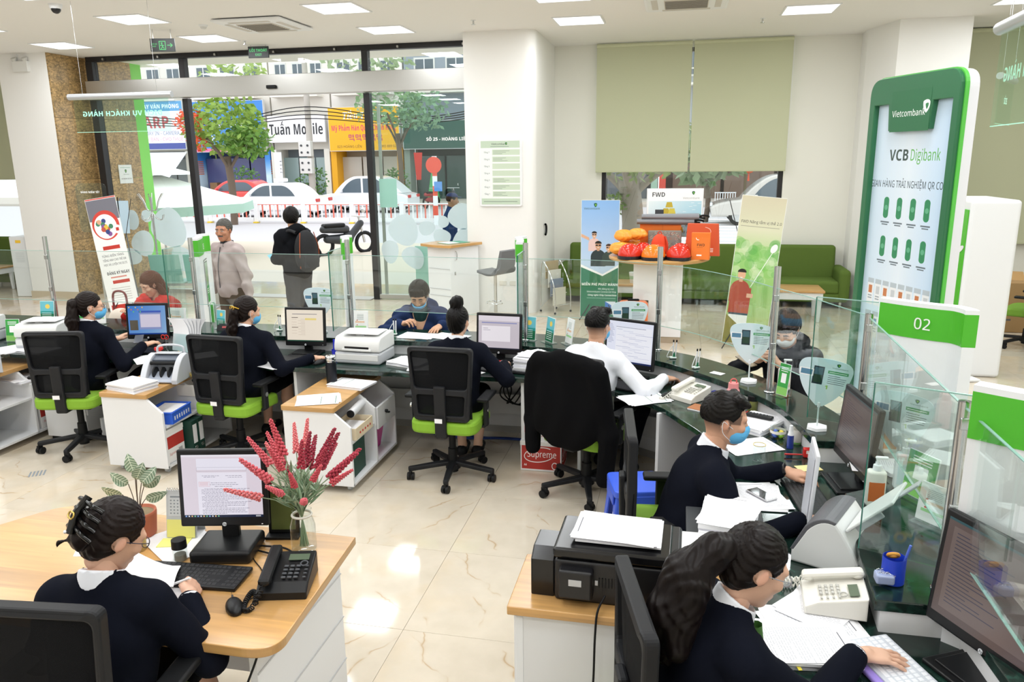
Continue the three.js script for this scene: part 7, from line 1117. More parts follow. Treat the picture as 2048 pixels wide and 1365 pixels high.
{ const t = thing('display_card', 'white FWD card with gold bars picture standing above the gifts', 'poster', [-0.05, GT + 0.2, -10.3], 0.02); part(t, 'board', box(0.72, 0.62, 0.012, 0.003), white, 0, 0, 0, -0.08); part(t, 'print', new THREE.PlaneGeometry(0.7, 0.6), printM('fwdgold', 512, 440, (g, w, h) => { g.fillStyle = '#fbfbfb'; g.fillRect(0, 0, w, h); const q = g.createLinearGradient(0, 110, w, h); q.addColorStop(0, '#e6f0f2'); q.addColorStop(1, '#9fd0e4'); g.fillStyle = q; g.fillRect(10, 110, w - 20, h - 110); g.fillStyle = '#fff'; for (let i = 0; i < 30; i++) g.fillRect(200 + hash2(i, 1, 1) * 290, 120 + hash2(i, 2, 1) * 300, 30, 3); for (let r = 0; r < 5; r++) for (let i = 0; i <= r; i++) { g.fillStyle = i % 2 ? '#d8c64a' : '#c4ac34'; g.beginPath(); const x = 170 - r * 30 + i * 56, y = 120 + r * 58; g.moveTo(x, y + 50); g.lineTo(x + 12, y); g.lineTo(x + 58, y); g.lineTo(x + 70, y + 50); g.fill(); } g.fillStyle = '#33373c'; g.fillRect(75, 190, 80, 58); g.fillRect(110, 245, 8, 60); g.font = 'bold 58px sans-serif'; g.fillText('FWD', 40, 70); logoV(g, 425, 36, 1.3); vcbText(g, 330, 92, 26, '#9aa0a0'); g.fillStyle = '#2a4a5a'; g.font = 'italic 40px serif'; g.fillText('Quà Tặng', 350, 340); g.fillText('Đầu tư Vàng', 280, 410); }), 0, 0.31, 0.008, -0.08); part(t, 'easel_leg', box(0.05, 0.5, 0.012), mat('#2d7a3a', 0.5), 0.3, -0.2, -0.06, 0.15); }
{ const t = thing('suitcase', 'orange hard-shell cabin suitcase beside the display pedestal', 'suitcase', [-0.5, 0, -9.42], 0.05); part(t, 'shell', box(0.36, 0.52, 0.22, 0.05), mat('#f0742a', 0.3), 0, 0.05, 0); for (let i = 0; i < 5; i++) part(t, 'rib', box(0.006, 0.42, 0.004, 0.002), mat('#d8611c', 0.35), -0.12 + i * 0.06, 0.1, 0.11); part(t, 'seam', box(0.364, 0.524, 0.02, 0.008), mat('#2a2a2c', 0.4), 0, 0.048, -0.04); part(t, 'handle', box(0.14, 0.03, 0.03, 0.01), black, 0, 0.565, 0); part(t, 'badge', box(0.03, 0.012, 0.002), steel, 0, 0.42, 0.1105); for (const s of [-1, 1]) part(t, 'wheel', cyl(0.025, 0.025, 0.05, 12), black, s * 0.14, 0, 0); }
// ---- banners on spring stands
function banner(label, x, z, w, h, turn, roll, tilt, tex, y0 = 0.05, rough = 0.45) {
  const t = thing('banner_stand', label, 'banner', [x, 0, z], turn * D); const b = part(t, 'sheet', box(w, h, 0.003), mat('#f2f2f0', 0.5), 0, y0, 0, tilt * D, 0, roll * D); part(b, 'print', new THREE.PlaneGeometry(w - 0.01, h - 0.01), mat('#ffffff', rough, { map: tex }), 0, h / 2, 0.0022);
  part(t, 'stand_pole', bar(V(0, 0.02, -0.1), V(0, h + y0 - 0.02, h * Math.sin(tilt * D) - 0.03), 0.008, 0.008), black); for (const s of [-1, 1]) { part(t, 'stand_leg', bar(V(0, 0.45, -0.09), V(s * w * 0.5, 0.012, 0.07), 0.007, 0.007), darkGrey); part(t, 'cross_arm', bar(V(0, h * 0.55, h * 0.55 * Math.sin(tilt * D) - 0.05), V(s * w * 0.44, h + y0 - 0.05, -0.02 + h * Math.sin(tilt * D)), 0.005, 0.005), darkGrey); } part(t, 'rear_leg', bar(V(0, 0.5, -0.06), V(0, 0.012, -0.4), 0.007, 0.007), darkGrey);
}
const figure = (g, x, y, s, hair, skin, cloth, glasses) => { g.fillStyle = cloth; g.beginPath(); g.ellipse(x, y + 95 * s, 62 * s, 62 * s, 0, PI, 0); g.lineTo(x + 62 * s, y + 170 * s); g.lineTo(x - 62 * s, y + 170 * s); g.fill(); g.fillStyle = skin; g.fillRect(x - 11 * s, y + 20 * s, 22 * s, 24 * s); g.beginPath(); g.ellipse(x, y, 25 * s, 33 * s, 0, 0, 7); g.fill(); g.fillStyle = hair; g.beginPath(); g.ellipse(x, y - 16 * s, 28 * s, 22 * s, 0, PI, 0); g.fill(); if (glasses) { g.fillStyle = '#15161a'; g.fillRect(x - 22 * s, y - 8 * s, 19 * s, 11 * s); g.fillRect(x + 3 * s, y - 8 * s, 19 * s, 11 * s); } g.fillStyle = '#f6efe8'; g.beginPath(); g.ellipse(x, y + 14 * s, 9 * s, 5 * s, 0, 0, PI); g.fill(); };
banner('blue and green Vietcombank banner with three people in sunglasses', -1.07, -10.9, 0.54, 1.66, 0, 0, -2, canvasTex('bannerblue', 360, 1100, (g, w, h) => {
  const q = g.createLinearGradient(0, 0, 0, 600); q.addColorStop(0, '#8ab8ec'); q.addColorStop(0.5, '#a9c9f0'); q.addColorStop(1, '#c6dcf4'); g.fillStyle = q; g.fillRect(0, 0, w, h); logoV(g, 132, 44, 1.5); vcbText(g, 22, 84, 26, '#2c4a4a');
  figure(g, 125, 320, 0.9, '#1a1414', '#e0b090', '#e8c8c4', true); figure(g, 165, 420, 1.15, '#15110f', '#d2a080', '#28363a', true); figure(g, 265, 440, 1.0, '#4a3024', '#e2b496', '#3a4a44', true); g.fillStyle = '#e0b090'; g.beginPath(); g.moveTo(0, 310); g.lineTo(75, 345); g.lineTo(80, 375); g.lineTo(0, 340); g.fill(); g.fillStyle = '#fff'; g.beginPath(); g.moveTo(0, 600); g.lineTo(210, 690); g.lineTo(w, 600); g.lineTo(w, 640); g.lineTo(210, 715); g.lineTo(0, 640); g.fill(); g.fillStyle = '#1f7a58'; g.beginPath(); g.moveTo(0, 625); g.lineTo(210, 708); g.lineTo(w, 625); g.lineTo(w, h); g.lineTo(0, h); g.fill();
  g.fillStyle = '#fff'; g.font = 'bold 34px sans-serif'; g.fillText('MIỄN PHÍ PHÁT HÀNH', 8, 800, 350); g.font = '22px sans-serif'; g.fillText('Khi đăng ký mở', 170, 838); g.fillText('Vietcombank Connect24 Visa', 60, 866, 290); g.font = 'bold 22px sans-serif'; g.fillText('Công nghệ Chip Contactless', 70, 898, 280); g.fillStyle = '#9fd0bc'; g.fillRect(60, 918, 280, 4); g.fillStyle = '#e8f0fb'; g.fillRect(240, 950, 100, 70); g.fillStyle = '#3c7ad0'; g.beginPath(); g.moveTo(240, 950); g.lineTo(300, 985); g.lineTo(300, 1020); g.lineTo(240, 1020); g.fill(); g.fillStyle = '#cfe8dc'; for (let i = 0; i < 3; i++) g.fillRect(150, 1045 + i * 14, 170, 4);
}));
banner('cream and green FWD banner with a golfer in a rust shirt', 0.83, -9.5, 0.52, 1.78, 4, -5.5, -4, canvasTex('bannergolf', 320, 1060, (g, w, h) => {
  const q = g.createLinearGradient(0, 0, 0, h); q.addColorStop(0, '#cfc6ac'); q.addColorStop(0.22, '#d9d8bc'); q.addColorStop(0.45, '#a9cf86'); q.addColorStop(0.62, '#8fbf6a'); q.addColorStop(1, '#c2c58c'); g.fillStyle = q; g.fillRect(0, 0, w, h); for (let i = 0; i < 70; i++) { g.fillStyle = ['rgba(120,190,90,.35)', 'rgba(210,225,190,.4)', 'rgba(80,160,70,.3)'][i % 3]; g.beginPath(); g.arc(hash2(i, 1, 7) * w, 330 + hash2(i, 2, 7) * 270, 16 + hash2(i, 3, 7) * 34, 0, 7); g.fill(); }
  g.fillStyle = '#3c3a34'; g.font = '27px sans-serif'; g.fillText('FWD Nâng tầm vị thế 2.0', 14, 190, 295); g.fillStyle = '#a39f8c'; g.fillRect(16, 210, 280, 4); g.strokeStyle = '#f2f4f0'; g.lineWidth = 5; g.beginPath(); g.moveTo(285, 360); g.lineTo(150, 640); g.stroke(); g.fillStyle = '#f4f4f4'; g.beginPath(); g.ellipse(280, 355, 22, 34, 0.5, 0, 7); g.fill();
  figure(g, 75, 560, 1.15, '#1a1512', '#e0b090', '#b04a30', false); g.fillStyle = '#b04a30'; g.fillRect(10, 650, 150, 190); g.beginPath(); g.moveTo(120, 640); g.lineTo(175, 700); g.lineTo(120, 760); g.fill(); g.fillStyle = '#e2b496'; g.fillRect(130, 690, 46, 30); g.fillStyle = '#3a4450'; g.fillRect(18, 836, 140, 16); g.fillStyle = '#eef0ee'; g.fillRect(18, 850, 140, 120); g.fillStyle = '#8c8340'; g.beginPath(); g.moveTo(0, 850); g.lineTo(150, 960); g.lineTo(w, 900); g.lineTo(w, h); g.lineTo(0, h); g.fill(); vcbText(g, 60, 1020, 30, '#fff'); logoV(g, 250, 1008, 1.1, '#fff', '#8c8340');
}));
banner('white and red banner with a round group photo, leaning by the glass front', -8.1, -9.95, 0.48, 1.72, 8, 8.5, -4, canvasTex('bannerred', 300, 1060, (g, w, h) => {
  g.fillStyle = '#fbfafa'; g.fillRect(0, 0, w, h); g.fillStyle = '#7a7a86'; g.fillRect(0, 14, w, 190); g.fillStyle = '#d84a40'; g.beginPath(); g.arc(150, 250, 135, 0, 7); g.fill(); g.fillRect(0, 0, w, 10); g.fillStyle = '#fff'; g.beginPath(); g.arc(145, 262, 112, 0, 7); g.fill(); for (let i = 0; i < 16; i++) { const a = hash2(i, 1, 3) * 6.3, r = hash2(i, 2, 3) * 80; g.fillStyle = ['#3a4a8a', '#c85a4a', '#4a8a6a', '#e0b090', '#8a5aa0', '#e8c84a'][i % 6]; g.beginPath(); g.arc(145 + r * Math.cos(a), 262 + r * Math.sin(a), 22, 0, 7); g.fill(); } g.fillStyle = '#fff'; g.beginPath(); g.arc(255, 300, 40, 0, 7); g.fill(); g.fillStyle = '#c83a30'; g.fillRect(240, 285, 30, 30); g.fillRect(70, 440, 170, 34); g.fillRect(90, 760, 170, 30); g.fillRect(20, 985, 180, 50);
  g.fillStyle = '#2a2a34'; g.font = '28px sans-serif'; g.fillText('TỪNG BIÊN TÁNG', 40, 540, 230); g.fillText('TIẾNG ANH CHO TRẺ EM', 40, 580, 235); g.fillText('HỌC VÀ LUYỆN THI IELTS', 40, 620, 235); g.font = 'bold 40px sans-serif'; g.fillText('ĐĂNG KÝ NGAY', 50, 705, 230); g.fillStyle = '#e08a80'; g.fillRect(80, 725, 160, 12); g.fillStyle = '#c8c4c4'; for (let i = 0; i < 6; i++) g.fillRect(60, 830 + i * 22, 190, 6);
}), 0.1);
// ---- phone-shaped totem
{
  const t = thing('digital_totem', 'tall phone-shaped totem board for VCB Digibank in green frame', 'totem', [1.72, 0, -6.52], Math.atan2(-0.97, 0.39)), W = 1.0, H = 2.86;
  part(t, 'body', ext(rrShape(W, H, 0.13, 0, H / 2), 0.07, 0.01), mat('#e8eaf0', 0.4), 0, 0.0, -0.085); const fr = rrShape(W, H, 0.13, 0, H / 2); const inner = new THREE.Path(); const iw = W / 2 - 0.065, top = H - 0.2; inner.moveTo(-iw, 0.12); inner.lineTo(iw, 0.12); inner.lineTo(iw, top); inner.lineTo(0.24, top); inner.lineTo(0.22, top - 0.2); inner.lineTo(-0.24, top - 0.2); inner.lineTo(-0.26, top); inner.lineTo(-iw, top); fr.holes.push(inner); part(t, 'green_frame', ext(fr, 0.05, 0.006), mat('#2a6d45', 0.3), 0, 0, 0);
  const e = rrShape(W + 0.02, H + 0.02, 0.14, 0, H / 2); e.holes.push(new THREE.Path(rrShape(W - 0.03, H - 0.03, 0.12, 0, H / 2).getPoints(6))); part(t, 'lime_edge', ext(e, 0.03), mat('#59c04a', 0.4), 0, 0, -0.005);
  part(t, 'face_print', new THREE.PlaneGeometry(W - 0.08, H - 0.3), mat('#ffffff', 0.25, { map: canvasTex('totem', 700, 2000, (g, w, h) => {
    const q = g.createLinearGradient(0, 0, w, 0); q.addColorStop(0, '#cfe2f4'); q.addColorStop(0.5, '#e6f0fa'); q.addColorStop(1, '#c2dcf6'); g.fillStyle = q; g.fillRect(0, 0, w, h); g.font = 'bold 92px sans-serif'; g.fillStyle = '#33463e'; g.fillText('VCB', 160, 340); g.fillStyle = '#5cb04a'; g.font = '92px sans-serif'; g.fillText('Digibank', 345, 340, 250); g.fillStyle = '#2c3a44'; g.font = '56px sans-serif'; g.fillText('GIAN HÀNG TRẢI NGHIỆM QR CODE', 6, 500, 690);
    for (let r = 0; r < 2; r++) for (let c = 0; c < 4; c++) { const x = 175 + c * 120, y = 560 + r * 240; g.fillStyle = '#2f8a5a'; g.beginPath(); g.roundRect(x - 24, y, 48, 130, 22); g.fill(); g.fillStyle = '#5fae86'; g.beginPath(); g.arc(x, y + 65, 16, 0, 7); g.fill(); g.fillStyle = '#6a7680'; g.fillRect(x - 40, y + 150, 80, 9); g.fillRect(x - 28, y + 165, 56, 7); }
    for (let r = 0; r < 2; r++) for (let c = 0; c < 8; c++) { const x = 70 + c * 72, y = 1080 + r * 210; g.fillStyle = '#eceef0'; g.fillRect(x, y, 58, 170); g.fillStyle = '#b9c4cc'; g.fillRect(x, y, 58, 30); g.fillStyle = ['#c87a4a', '#d8b04a', '#8a5a4a', '#c8ccd0', '#7a94b0', '#b04a3a'][(c * 3 + r) % 6]; g.fillRect(x + 12, y + 45, 34, 50); g.fillStyle = '#9aa4ac'; g.fillRect(x + 10, y + 108, 38, 8); g.fillRect(x + 10, y + 124, 38, 8); }
  }) }), 0, H / 2 - 0.04, 0.012);
  part(t, 'header_print', new THREE.PlaneGeometry(0.44, 0.3), printM('totemhead', 512, 350, (g, w, h) => { g.fillStyle = '#2a6d45'; g.fillRect(0, 0, w, h); vcbText(g, 20, 220, 74, '#fff'); logoV(g, 462, 150, 4.2, '#fff', '#2f7f4a'); }), 0, H - 0.26, 0.0575); part(t, 'base', box(W + 0.1, 0.04, 0.5, 0.01), steel, 0, 0, -0.08); part(t, 'rear_strut', box(0.05, H - 0.3, 0.05), steel, W / 2 - 0.3, 0, -0.13);
}
{ // white kiosk with cut-out green side
  const t = thing('white_kiosk', 'rounded white kiosk with a lime cut-out side behind the totem', 'kiosk', [3.1, 0, -9.05], 0); part(t, 'shell', box(0.46, 1.83, 0.9, 0.04), mat('#eceef0', 0.3)); const gp = part(t, 'lime_side', box(0.012, 1.68, 0.82, 0.004), lime, -0.236, 0.05, 0); for (const [y, z, w, h] of [[1.3, 0.2, 0.1, 0.2], [1.28, 0.33, 0.06, 0.16], [0.98, 0.22, 0.13, 0.11], [0.55, 0.18, 0.16, 0.24], [0.75, 0.0, 0.12, 0.2], [1.1, -0.1, 0.14, 0.2], [0.3, 0.1, 0.1, 0.16]]) part(gp, 'cut_out', petal(w, h), white, -0.0085, y, z, 0, -PI / 2, (y * 7 % 1) * 2); }
solo('white_towel', 'folded white cloth on the floor beside panel 02', 'cloth', bend(box(0.2, 0.03, 0.14, 0.012), (v) => { v.y += 0.006 * Math.sin(v.x * 40); }), white, [2.98, 0.001, -8.45], 0.3);
{ const t = thing('cardboard_box', 'large film-wrapped cardboard box on the floor by the drawn blind', 'cardboard box', [3.95, 0, -11.3], 0.05); part(t, 'box', box(1.15, 0.66, 0.75, 0.015), mat('#a8875c', 0.85)); part(t, 'flap', box(0.55, 0.02, 0.4, 0.006), mat('#c39f6c', 0.85), -0.2, 0.67, 0.05, 0, 0.2); part(t, 'flap', box(0.4, 0.02, 0.3, 0.006), mat('#b8925e', 0.85), 0.35, 0.68, 0, 0.3, -0.3); part(t, 'print', new THREE.PlaneGeometry(0.8, 0.5), printM('boxprint', 256, 160, (g) => { g.fillStyle = '#a8875c'; g.fillRect(0, 0, 256, 160); g.fillStyle = '#5b5a5e'; g.font = 'bold 30px sans-serif'; g.fillText('SHINE', 60, 40); g.beginPath(); g.arc(90, 100, 30, 0, 7); g.stroke(); g.fillRect(140, 130, 70, 8); }, 0.85), 0.05, 0.34, 0.376); }
chair('black chair with green seat before the film-wrapped cardboard box', 4.15, -10.15, 60, { seatM: mat('#6f9a2e', 0.75), tag: false });
{ const t = thing('pale_green_cabinet', 'pale green cabinet cut by the frame edge near the far chair', 'cabinet', [4.75, 0, -9.3]); part(t, 'carcass', box(0.8, 0.95, 0.9, 0.01), mat('#bfe0b4', 0.5), 0, 0.12, 0); part(t, 'plinth', box(0.76, 0.12, 0.86), mat('#a8a294', 0.5)); }
// ---- writing cabinet, bar stool and rack by the directory column
{
  const t = thing('writing_cabinet', 'white cupboard with curved wooden top and key lock before the column', 'cabinet', [0, 0, 0]); const s = new THREE.Shape(); s.moveTo(-3.72, -10.9); s.quadraticCurveTo(-3.35, -10.62, -3.18, -10.66); s.lineTo(-2.86, -11.22); s.lineTo(-3.6, -11.27);
  part(t, 'wooden_top', slab(s, 1.04, 0.04, 0.006), woodM); const b = new THREE.Shape(); b.moveTo(-3.62, -10.92); b.lineTo(-3.22, -10.74); b.lineTo(-2.92, -11.2); b.lineTo(-3.55, -11.22); part(t, 'carcass', slab(b, 0.0, 1.04, 0.004), white);
  for (const y of [0.32, 0.42, 0.72]) part(t, 'groove', bar(V(-3.6, y, -10.905), V(-3.23, y, -10.738), 0.003, 0.003), mat('#b9bcc0', 0.5)); part(t, 'handle', tube([[-3.165, 0.98, -10.81], [-3.145, 0.97, -10.81], [-3.145, 0.86, -10.81], [-3.165, 0.85, -10.81]], 0.006, 16, 6), steel); part(t, 'lock', box(0.02, 0.05, 0.02, 0.005), steel, -3.17, 0.63, -10.81);
  const p = thing('green_desk_pad', 'green and white writing pad on the curved wooden top', 'pad', [-3.25, 1.0805, -11.05], 0.9); part(p, 'pad', box(0.4, 0.006, 0.28, 0.002), mat('#4f9a7a', 0.4)); part(p, 'white_half', box(0.2, 0.0015, 0.27), white, -0.09, 0.006, 0);
}
{ const t = thing('bar_stool', 'grey moulded bar stool on a chrome pole beside the writing cupboard', 'stool', [-2.52, 0, -10.6], -0.5); part(t, 'seat_shell', (() => { const pr = [[-0.2, 0.75], [-0.18, 0.72], [0.1, 0.71], [0.17, 0.74], [0.2, 0.85], [0.23, 1.0], [0.27, 1.06]]; const s = new THREE.Shape(); s.moveTo(-0.2, 0.75); s.quadraticCurveTo(0.0, 0.72, 0.1, 0.73); s.quadraticCurveTo(0.17, 0.76, 0.19, 0.9); s.lineTo(0.23, 1.05); s.lineTo(0.27, 1.04); s.quadraticCurveTo(0.25, 0.8, 0.2, 0.72); s.quadraticCurveTo(0.12, 0.68, 0, 0.685); s.lineTo(-0.2, 0.71); return bend(ext(s, 0.38, 0.015).translate(0, 0, -0.19), (v) => { if (v.y > 0.8) v.z *= 0.8; v.z *= v.x < -0.1 ? 0.85 : 1; }); })(), mat('#6f7174', 0.5)); part(t, 'pole', cyl(0.025, 0.025, 0.68, 18), chrome, 0, 0.02, 0); part(t, 'base_disc', lathe([[0, 0], [0.2, 0], [0.2, 0.008], [0.05, 0.03], [0, 0.03]]), chrome); part(t, 'foot_ring', new THREE.TorusGeometry(0.13, 0.01, 8, 28, 4.6).rotateX(PI / 2), chrome, 0, 0.28, 0); }
{ const t = thing('magazine_rack', 'chrome wire magazine rack with newspapers by the column', 'magazine rack', [-1.78, 0, -11.45], 0.9); for (const s of [-1, 1]) part(t, 'side_loop', tube([[s * 0.16, 0.02, 0.16], [s * 0.16, 0.4, 0.14], [s * 0.16, 0.72, -0.04], [s * 0.16, 0.78, -0.12], [s * 0.16, 0.6, -0.16], [s * 0.16, 0.02, -0.16]], 0.009, 50, 8), chrome); for (let i = 0; i < 4; i++) part(t, 'cross_rod', bar(V(-0.16, 0.12 + i * 0.17, 0.13 - i * 0.06), V(0.16, 0.12 + i * 0.17, 0.13 - i * 0.06), 0.006, 0.006), chrome); for (let i = 0; i < 4; i++) part(t, 'newspaper', bend(box(0.26, 0.26, 0.012, 0.004), (v) => { v.z += v.y * 0.2; }), mat(['#d8d4c4', '#8a96a8', '#e2e0d6', '#b8a888'][i], 0.85), 0, 0.12 + i * 0.13, 0.08 - i * 0.055, -0.2); for (const [a, b] of [[-1, 1], [1, 1], [-1, -1], [1, -1]]) part(t, 'castor', ball(0.018, 1, 1, 1, 10), black, a * 0.16, 0.018, b * 0.16); }
solo('black_pole_bracket', 'black curved bracket peeping round the directory column', 'bracket', new THREE.TorusGeometry(0.08, 0.018, 8, 20, 3.2).rotateY(PI / 2).rotateX(-1.5), black, [-2.03, 1.2, -12.0]);
{ const t = thing('directory_board', 'white and pale green floor directory board on the column', 'board', [-2.57, 1.6, -11.275]); part(t, 'board', ext(rrShape(0.64, 0.97, 0.04, 0, 0.485), 0.02, 0.004), white); part(t, 'print', new THREE.PlaneGeometry(0.58, 0.91), printM('directory', 400, 630, (g, w, h) => { g.fillStyle = '#eef1f0'; g.fillRect(0, 0, w, h); g.fillStyle = '#c3d4bf'; g.fillRect(0, 0, w, 68); g.fillRect(0, h - 60, w, 60); vcbText(g, 110, 40, 28, '#33413c'); logoV(g, 262, 28, 1); g.fillStyle = '#7a8a82'; g.fillRect(100, 54, 190, 4); [7, 6, 5, 4, 3, 2, 1].forEach((n, i) => { const y = 84 + i * 69; g.fillStyle = '#cbd9c4'; g.fillRect(118, y, w - 118, 54); g.fillStyle = '#5a6862'; g.font = '20px sans-serif'; g.fillText('Tầng ' + n, 30, y + 34); if (n !== 5 && n !== 4) { g.fillStyle = '#8a988c'; for (let k = 0; k < 3; k++) g.fillRect(126, y + 12 + k * 14, 90 + (n * 37 + k * 53) % 90, 4); } }); g.fillStyle = '#6a7a6e'; g.fillRect(22, h - 32, 350, 5); }), 0, 0.485, 0.0255); }
{ const t = thing('socket_plates', 'row of white socket plates low on the column', 'socket', [-2.3, 0.42, -11.275]); for (let i = 0; i < 3; i++) part(t, 'plate', box(0.11, 0.07, 0.01, 0.004), mat('#e6e3da', 0.5), -0.26 + i * 0.16, 0, 0); }
// ---- by the glass front
{ const t = thing('coat_stand', 'chrome coat tree with curled hooks before the glass front', 'coat stand', [-8.8, 0, -11.75]); part(t, 'pole', cyl(0.016, 0.02, 1.72, 14), steel); for (let k = 0; k < 6; k++) { const a = k * PI / 3, c = Math.cos(a), s = Math.sin(a); part(t, 'hook', tube([[0, 1.5, 0], [c * 0.07, 1.5, s * 0.07], [c * 0.14, 1.66, s * 0.14], [c * 0.22, 1.78, s * 0.22]], 0.008, 20, 7), steel); part(t, 'low_hook', tube([[0, 1.48, 0], [c * 0.08, 1.36, s * 0.08], [c * 0.17, 1.34, s * 0.17], [c * 0.2, 1.42, s * 0.2]], 0.007, 20, 7), steel); } for (let k = 0; k < 3; k++) { const a = k * 2.09 + 0.4; part(t, 'foot', tube([[0, 0.25, 0], [Math.cos(a) * 0.15, 0.12, Math.sin(a) * 0.15], [Math.cos(a) * 0.3, 0.012, Math.sin(a) * 0.3]], 0.01, 14, 7), steel); } }
{ const t = thing('notice_easel', 'pale blue notice on a black easel by the granite pilaster', 'easel', [-9.5, 0, -11.72], 0.2); part(t, 'board', box(0.42, 0.56, 0.02, 0.004), mat('#bcd4e4', 0.4), 0, 1.1, 0, -0.12); for (const s of [-1, 1]) part(t, 'leg', bar(V(s * 0.06, 1.7, -0.08), V(s * 0.28, 0.01, 0.12), 0.011, 0.011), mat('#6a6f74', 0.4)); part(t, 'rear_leg', bar(V(0, 1.65, -0.1), V(0, 0.01, -0.25), 0.011, 0.011), mat('#6a6f74', 0.4)); }
{ const t = thing('rate_board', 'clear acrylic rate board with etched title behind the red banner', 'board', [-8.85, 0, -10.45], 0.12); part(t, 'panel', ext(rrShape(0.5, 0.75, 0.09, 0, 1.62), 0.008), acrylic); part(t, 'title', new THREE.PlaneGeometry(0.4, 0.06), mat('#ffffff', 0.5, { transparent: true, alphaMap: canvasTex('rateA', 256, 40, (g) => { g.fillStyle = '#000'; g.fillRect(0, 0, 256, 40); g.fillStyle = '#fff'; g.font = 'bold 26px sans-serif'; g.fillText('BẢNG NIÊM YẾT', 20, 30); }, { colorSpace: THREE.NoColorSpace }) }), 0, 1.86, 0.01); part(t, 'pole', cyl(0.015, 0.015, 1.25, 12), steel, 0, 0.02, 0.004); part(t, 'base', lathe([[0, 0], [0.17, 0], [0.17, 0.01], [0.02, 0.03], [0, 0.03]]), steel); }
{ const t = thing('waiting_bench', 'steel waiting bench with teal back panels before the glass', 'bench', [-7.6, 0, -10.9], 0.2); for (let i = 0; i < 2; i++) { part(t, 'seat', bend(box(0.48, 0.02, 0.44, 0.006), (v) => { v.y += v.z * v.z * 0.25; }), mat('#8fb8b0', 0.35), i * 0.54 - 0.27, 0.42, 0); part(t, 'back', box(0.48, 0.44, 0.02, 0.006), mat('#6fa79c', 0.35), i * 0.54 - 0.27, 0.46, 0.22, 0.16); } part(t, 'beam', box(1.1, 0.05, 0.05, 0.006), steel, 0, 0.36, 0); for (const s of [-1, 1]) part(t, 'arm', tube([[s * 0.55, 0.4, 0.2], [s * 0.55, 0.63, 0.16], [s * 0.55, 0.63, -0.16], [s * 0.55, 0.45, -0.22]], 0.014, 20, 8), steel); for (const s of [-1, 1]) part(t, 'leg', join([box(0.05, 0.36, 0.05), tf(box(0.05, 0.03, 0.5, 0.01), 0, 0, 0)]), steel, s * 0.4, 0, 0); }
{ const t = thing('water_dispenser', 'tall white water dispenser by the white pilaster', 'water dispenser', [-11.3, 0, -11.55], 0.1); part(t, 'body', box(0.3, 1.06, 0.32, 0.02), mat('#e6e8ea', 0.4)); part(t, 'tap_panel', box(0.03, 0.5, 0.24, 0.006), black, -0.155, 0.5, 0); part(t, 'sticker', box(0.1, 0.05, 0.002), mat('#f2c53a', 0.6), 0.02, 0.95, 0.161); for (let i = 0; i < 6; i++) part(t, 'louvre', box(0.16, 0.006, 0.004), mat('#c3c6ca', 0.5), 0.02, 0.62 + i * 0.03, 0.161); }
{ const t = thing('leather_handbag', 'maroon leather handbag standing behind the ponytailed teller', 'handbag', [-5.55, 0, -6.75]); part(t, 'bag', blob([egg(V(0, 0.72, 0), V(0.15, 0.12, 0.08), 0.03)], 0.012, 0.02), mat('#e2d6c8', 0.5)); part(t, 'strap', tube([[-0.08, 0.8, 0], [-0.06, 1.0, 0], [0.06, 1.0, 0], [0.08, 0.8, 0]], 0.011, 24, 8), mat('#7a2a2e', 0.5)); part(t, 'stool_seat', cyl(0.17, 0.17, 0.03, 20), darkGrey, 0, 0.58, 0); part(t, 'stool_leg', cyl(0.025, 0.03, 0.58, 14), steel); }
for (const [x, z, l] of [[-4.98, -6.68, 'woman in red'], [-2.27, -6.74, 'man in blue'], [0.86, -5.74, 'man in black']]) { const t = thing('customer_stool', 'round grey stool under the ' + l, 'stool', [x, 0, z]); part(t, 'seat', lathe([[0, 0], [0.17, 0], [0.185, 0.02], [0.18, 0.05], [0, 0.06]]), darkGrey, 0, 0.37, 0); part(t, 'pole', cyl(0.025, 0.025, 0.37, 14), chrome); part(t, 'base', lathe([[0, 0], [0.2, 0], [0.2, 0.01], [0.04, 0.03], [0, 0.03]]), chrome); }
solo('floor_sticker', 'grey hatched sticker on a floor tile behind the desk woman', 'sticker', (() => { const l = []; for (let i = 0; i < 5; i++) l.push(tf(box(0.012, 0.0008, 0.11), i * 0.024, 0, 0)); return join(l); })(), mat('#8d959c', 0.6), [-4.72, 0.0005, -4.55], 0.6);
solo('blue_cable', 'blue network cables along the floor under the counter', 'cable', join([tube([[-2.1, 0.02, -5.95], [-1.7, 0.02, -5.85], [-1.3, 0.02, -5.9], [-0.7, 0.02, -5.8]], 0.012, 40, 6), tube([[-2.1, 0.05, -5.98], [-1.6, 0.02, -5.9], [-1.2, 0.03, -5.86], [-0.8, 0.02, -5.86]], 0.009, 40, 6)]), mat('#23408c', 0.5));
solo('black_cables', 'tangle of black cables hanging beneath the topknot teller\'s desk', 'cable', join([0, 1, 2, 3].map((i) => tube([[-1.35 + i * 0.04, 0.68, -5.8], [-1.25 - i * 0.03, 0.5 - i * 0.02, -5.75], [-1.3 + i * 0.05, 0.35, -5.82], [-1.2 + i * 0.03, 0.48, -5.86], [-1.15, 0.6, -5.88]], 0.006, 40, 6))), black);
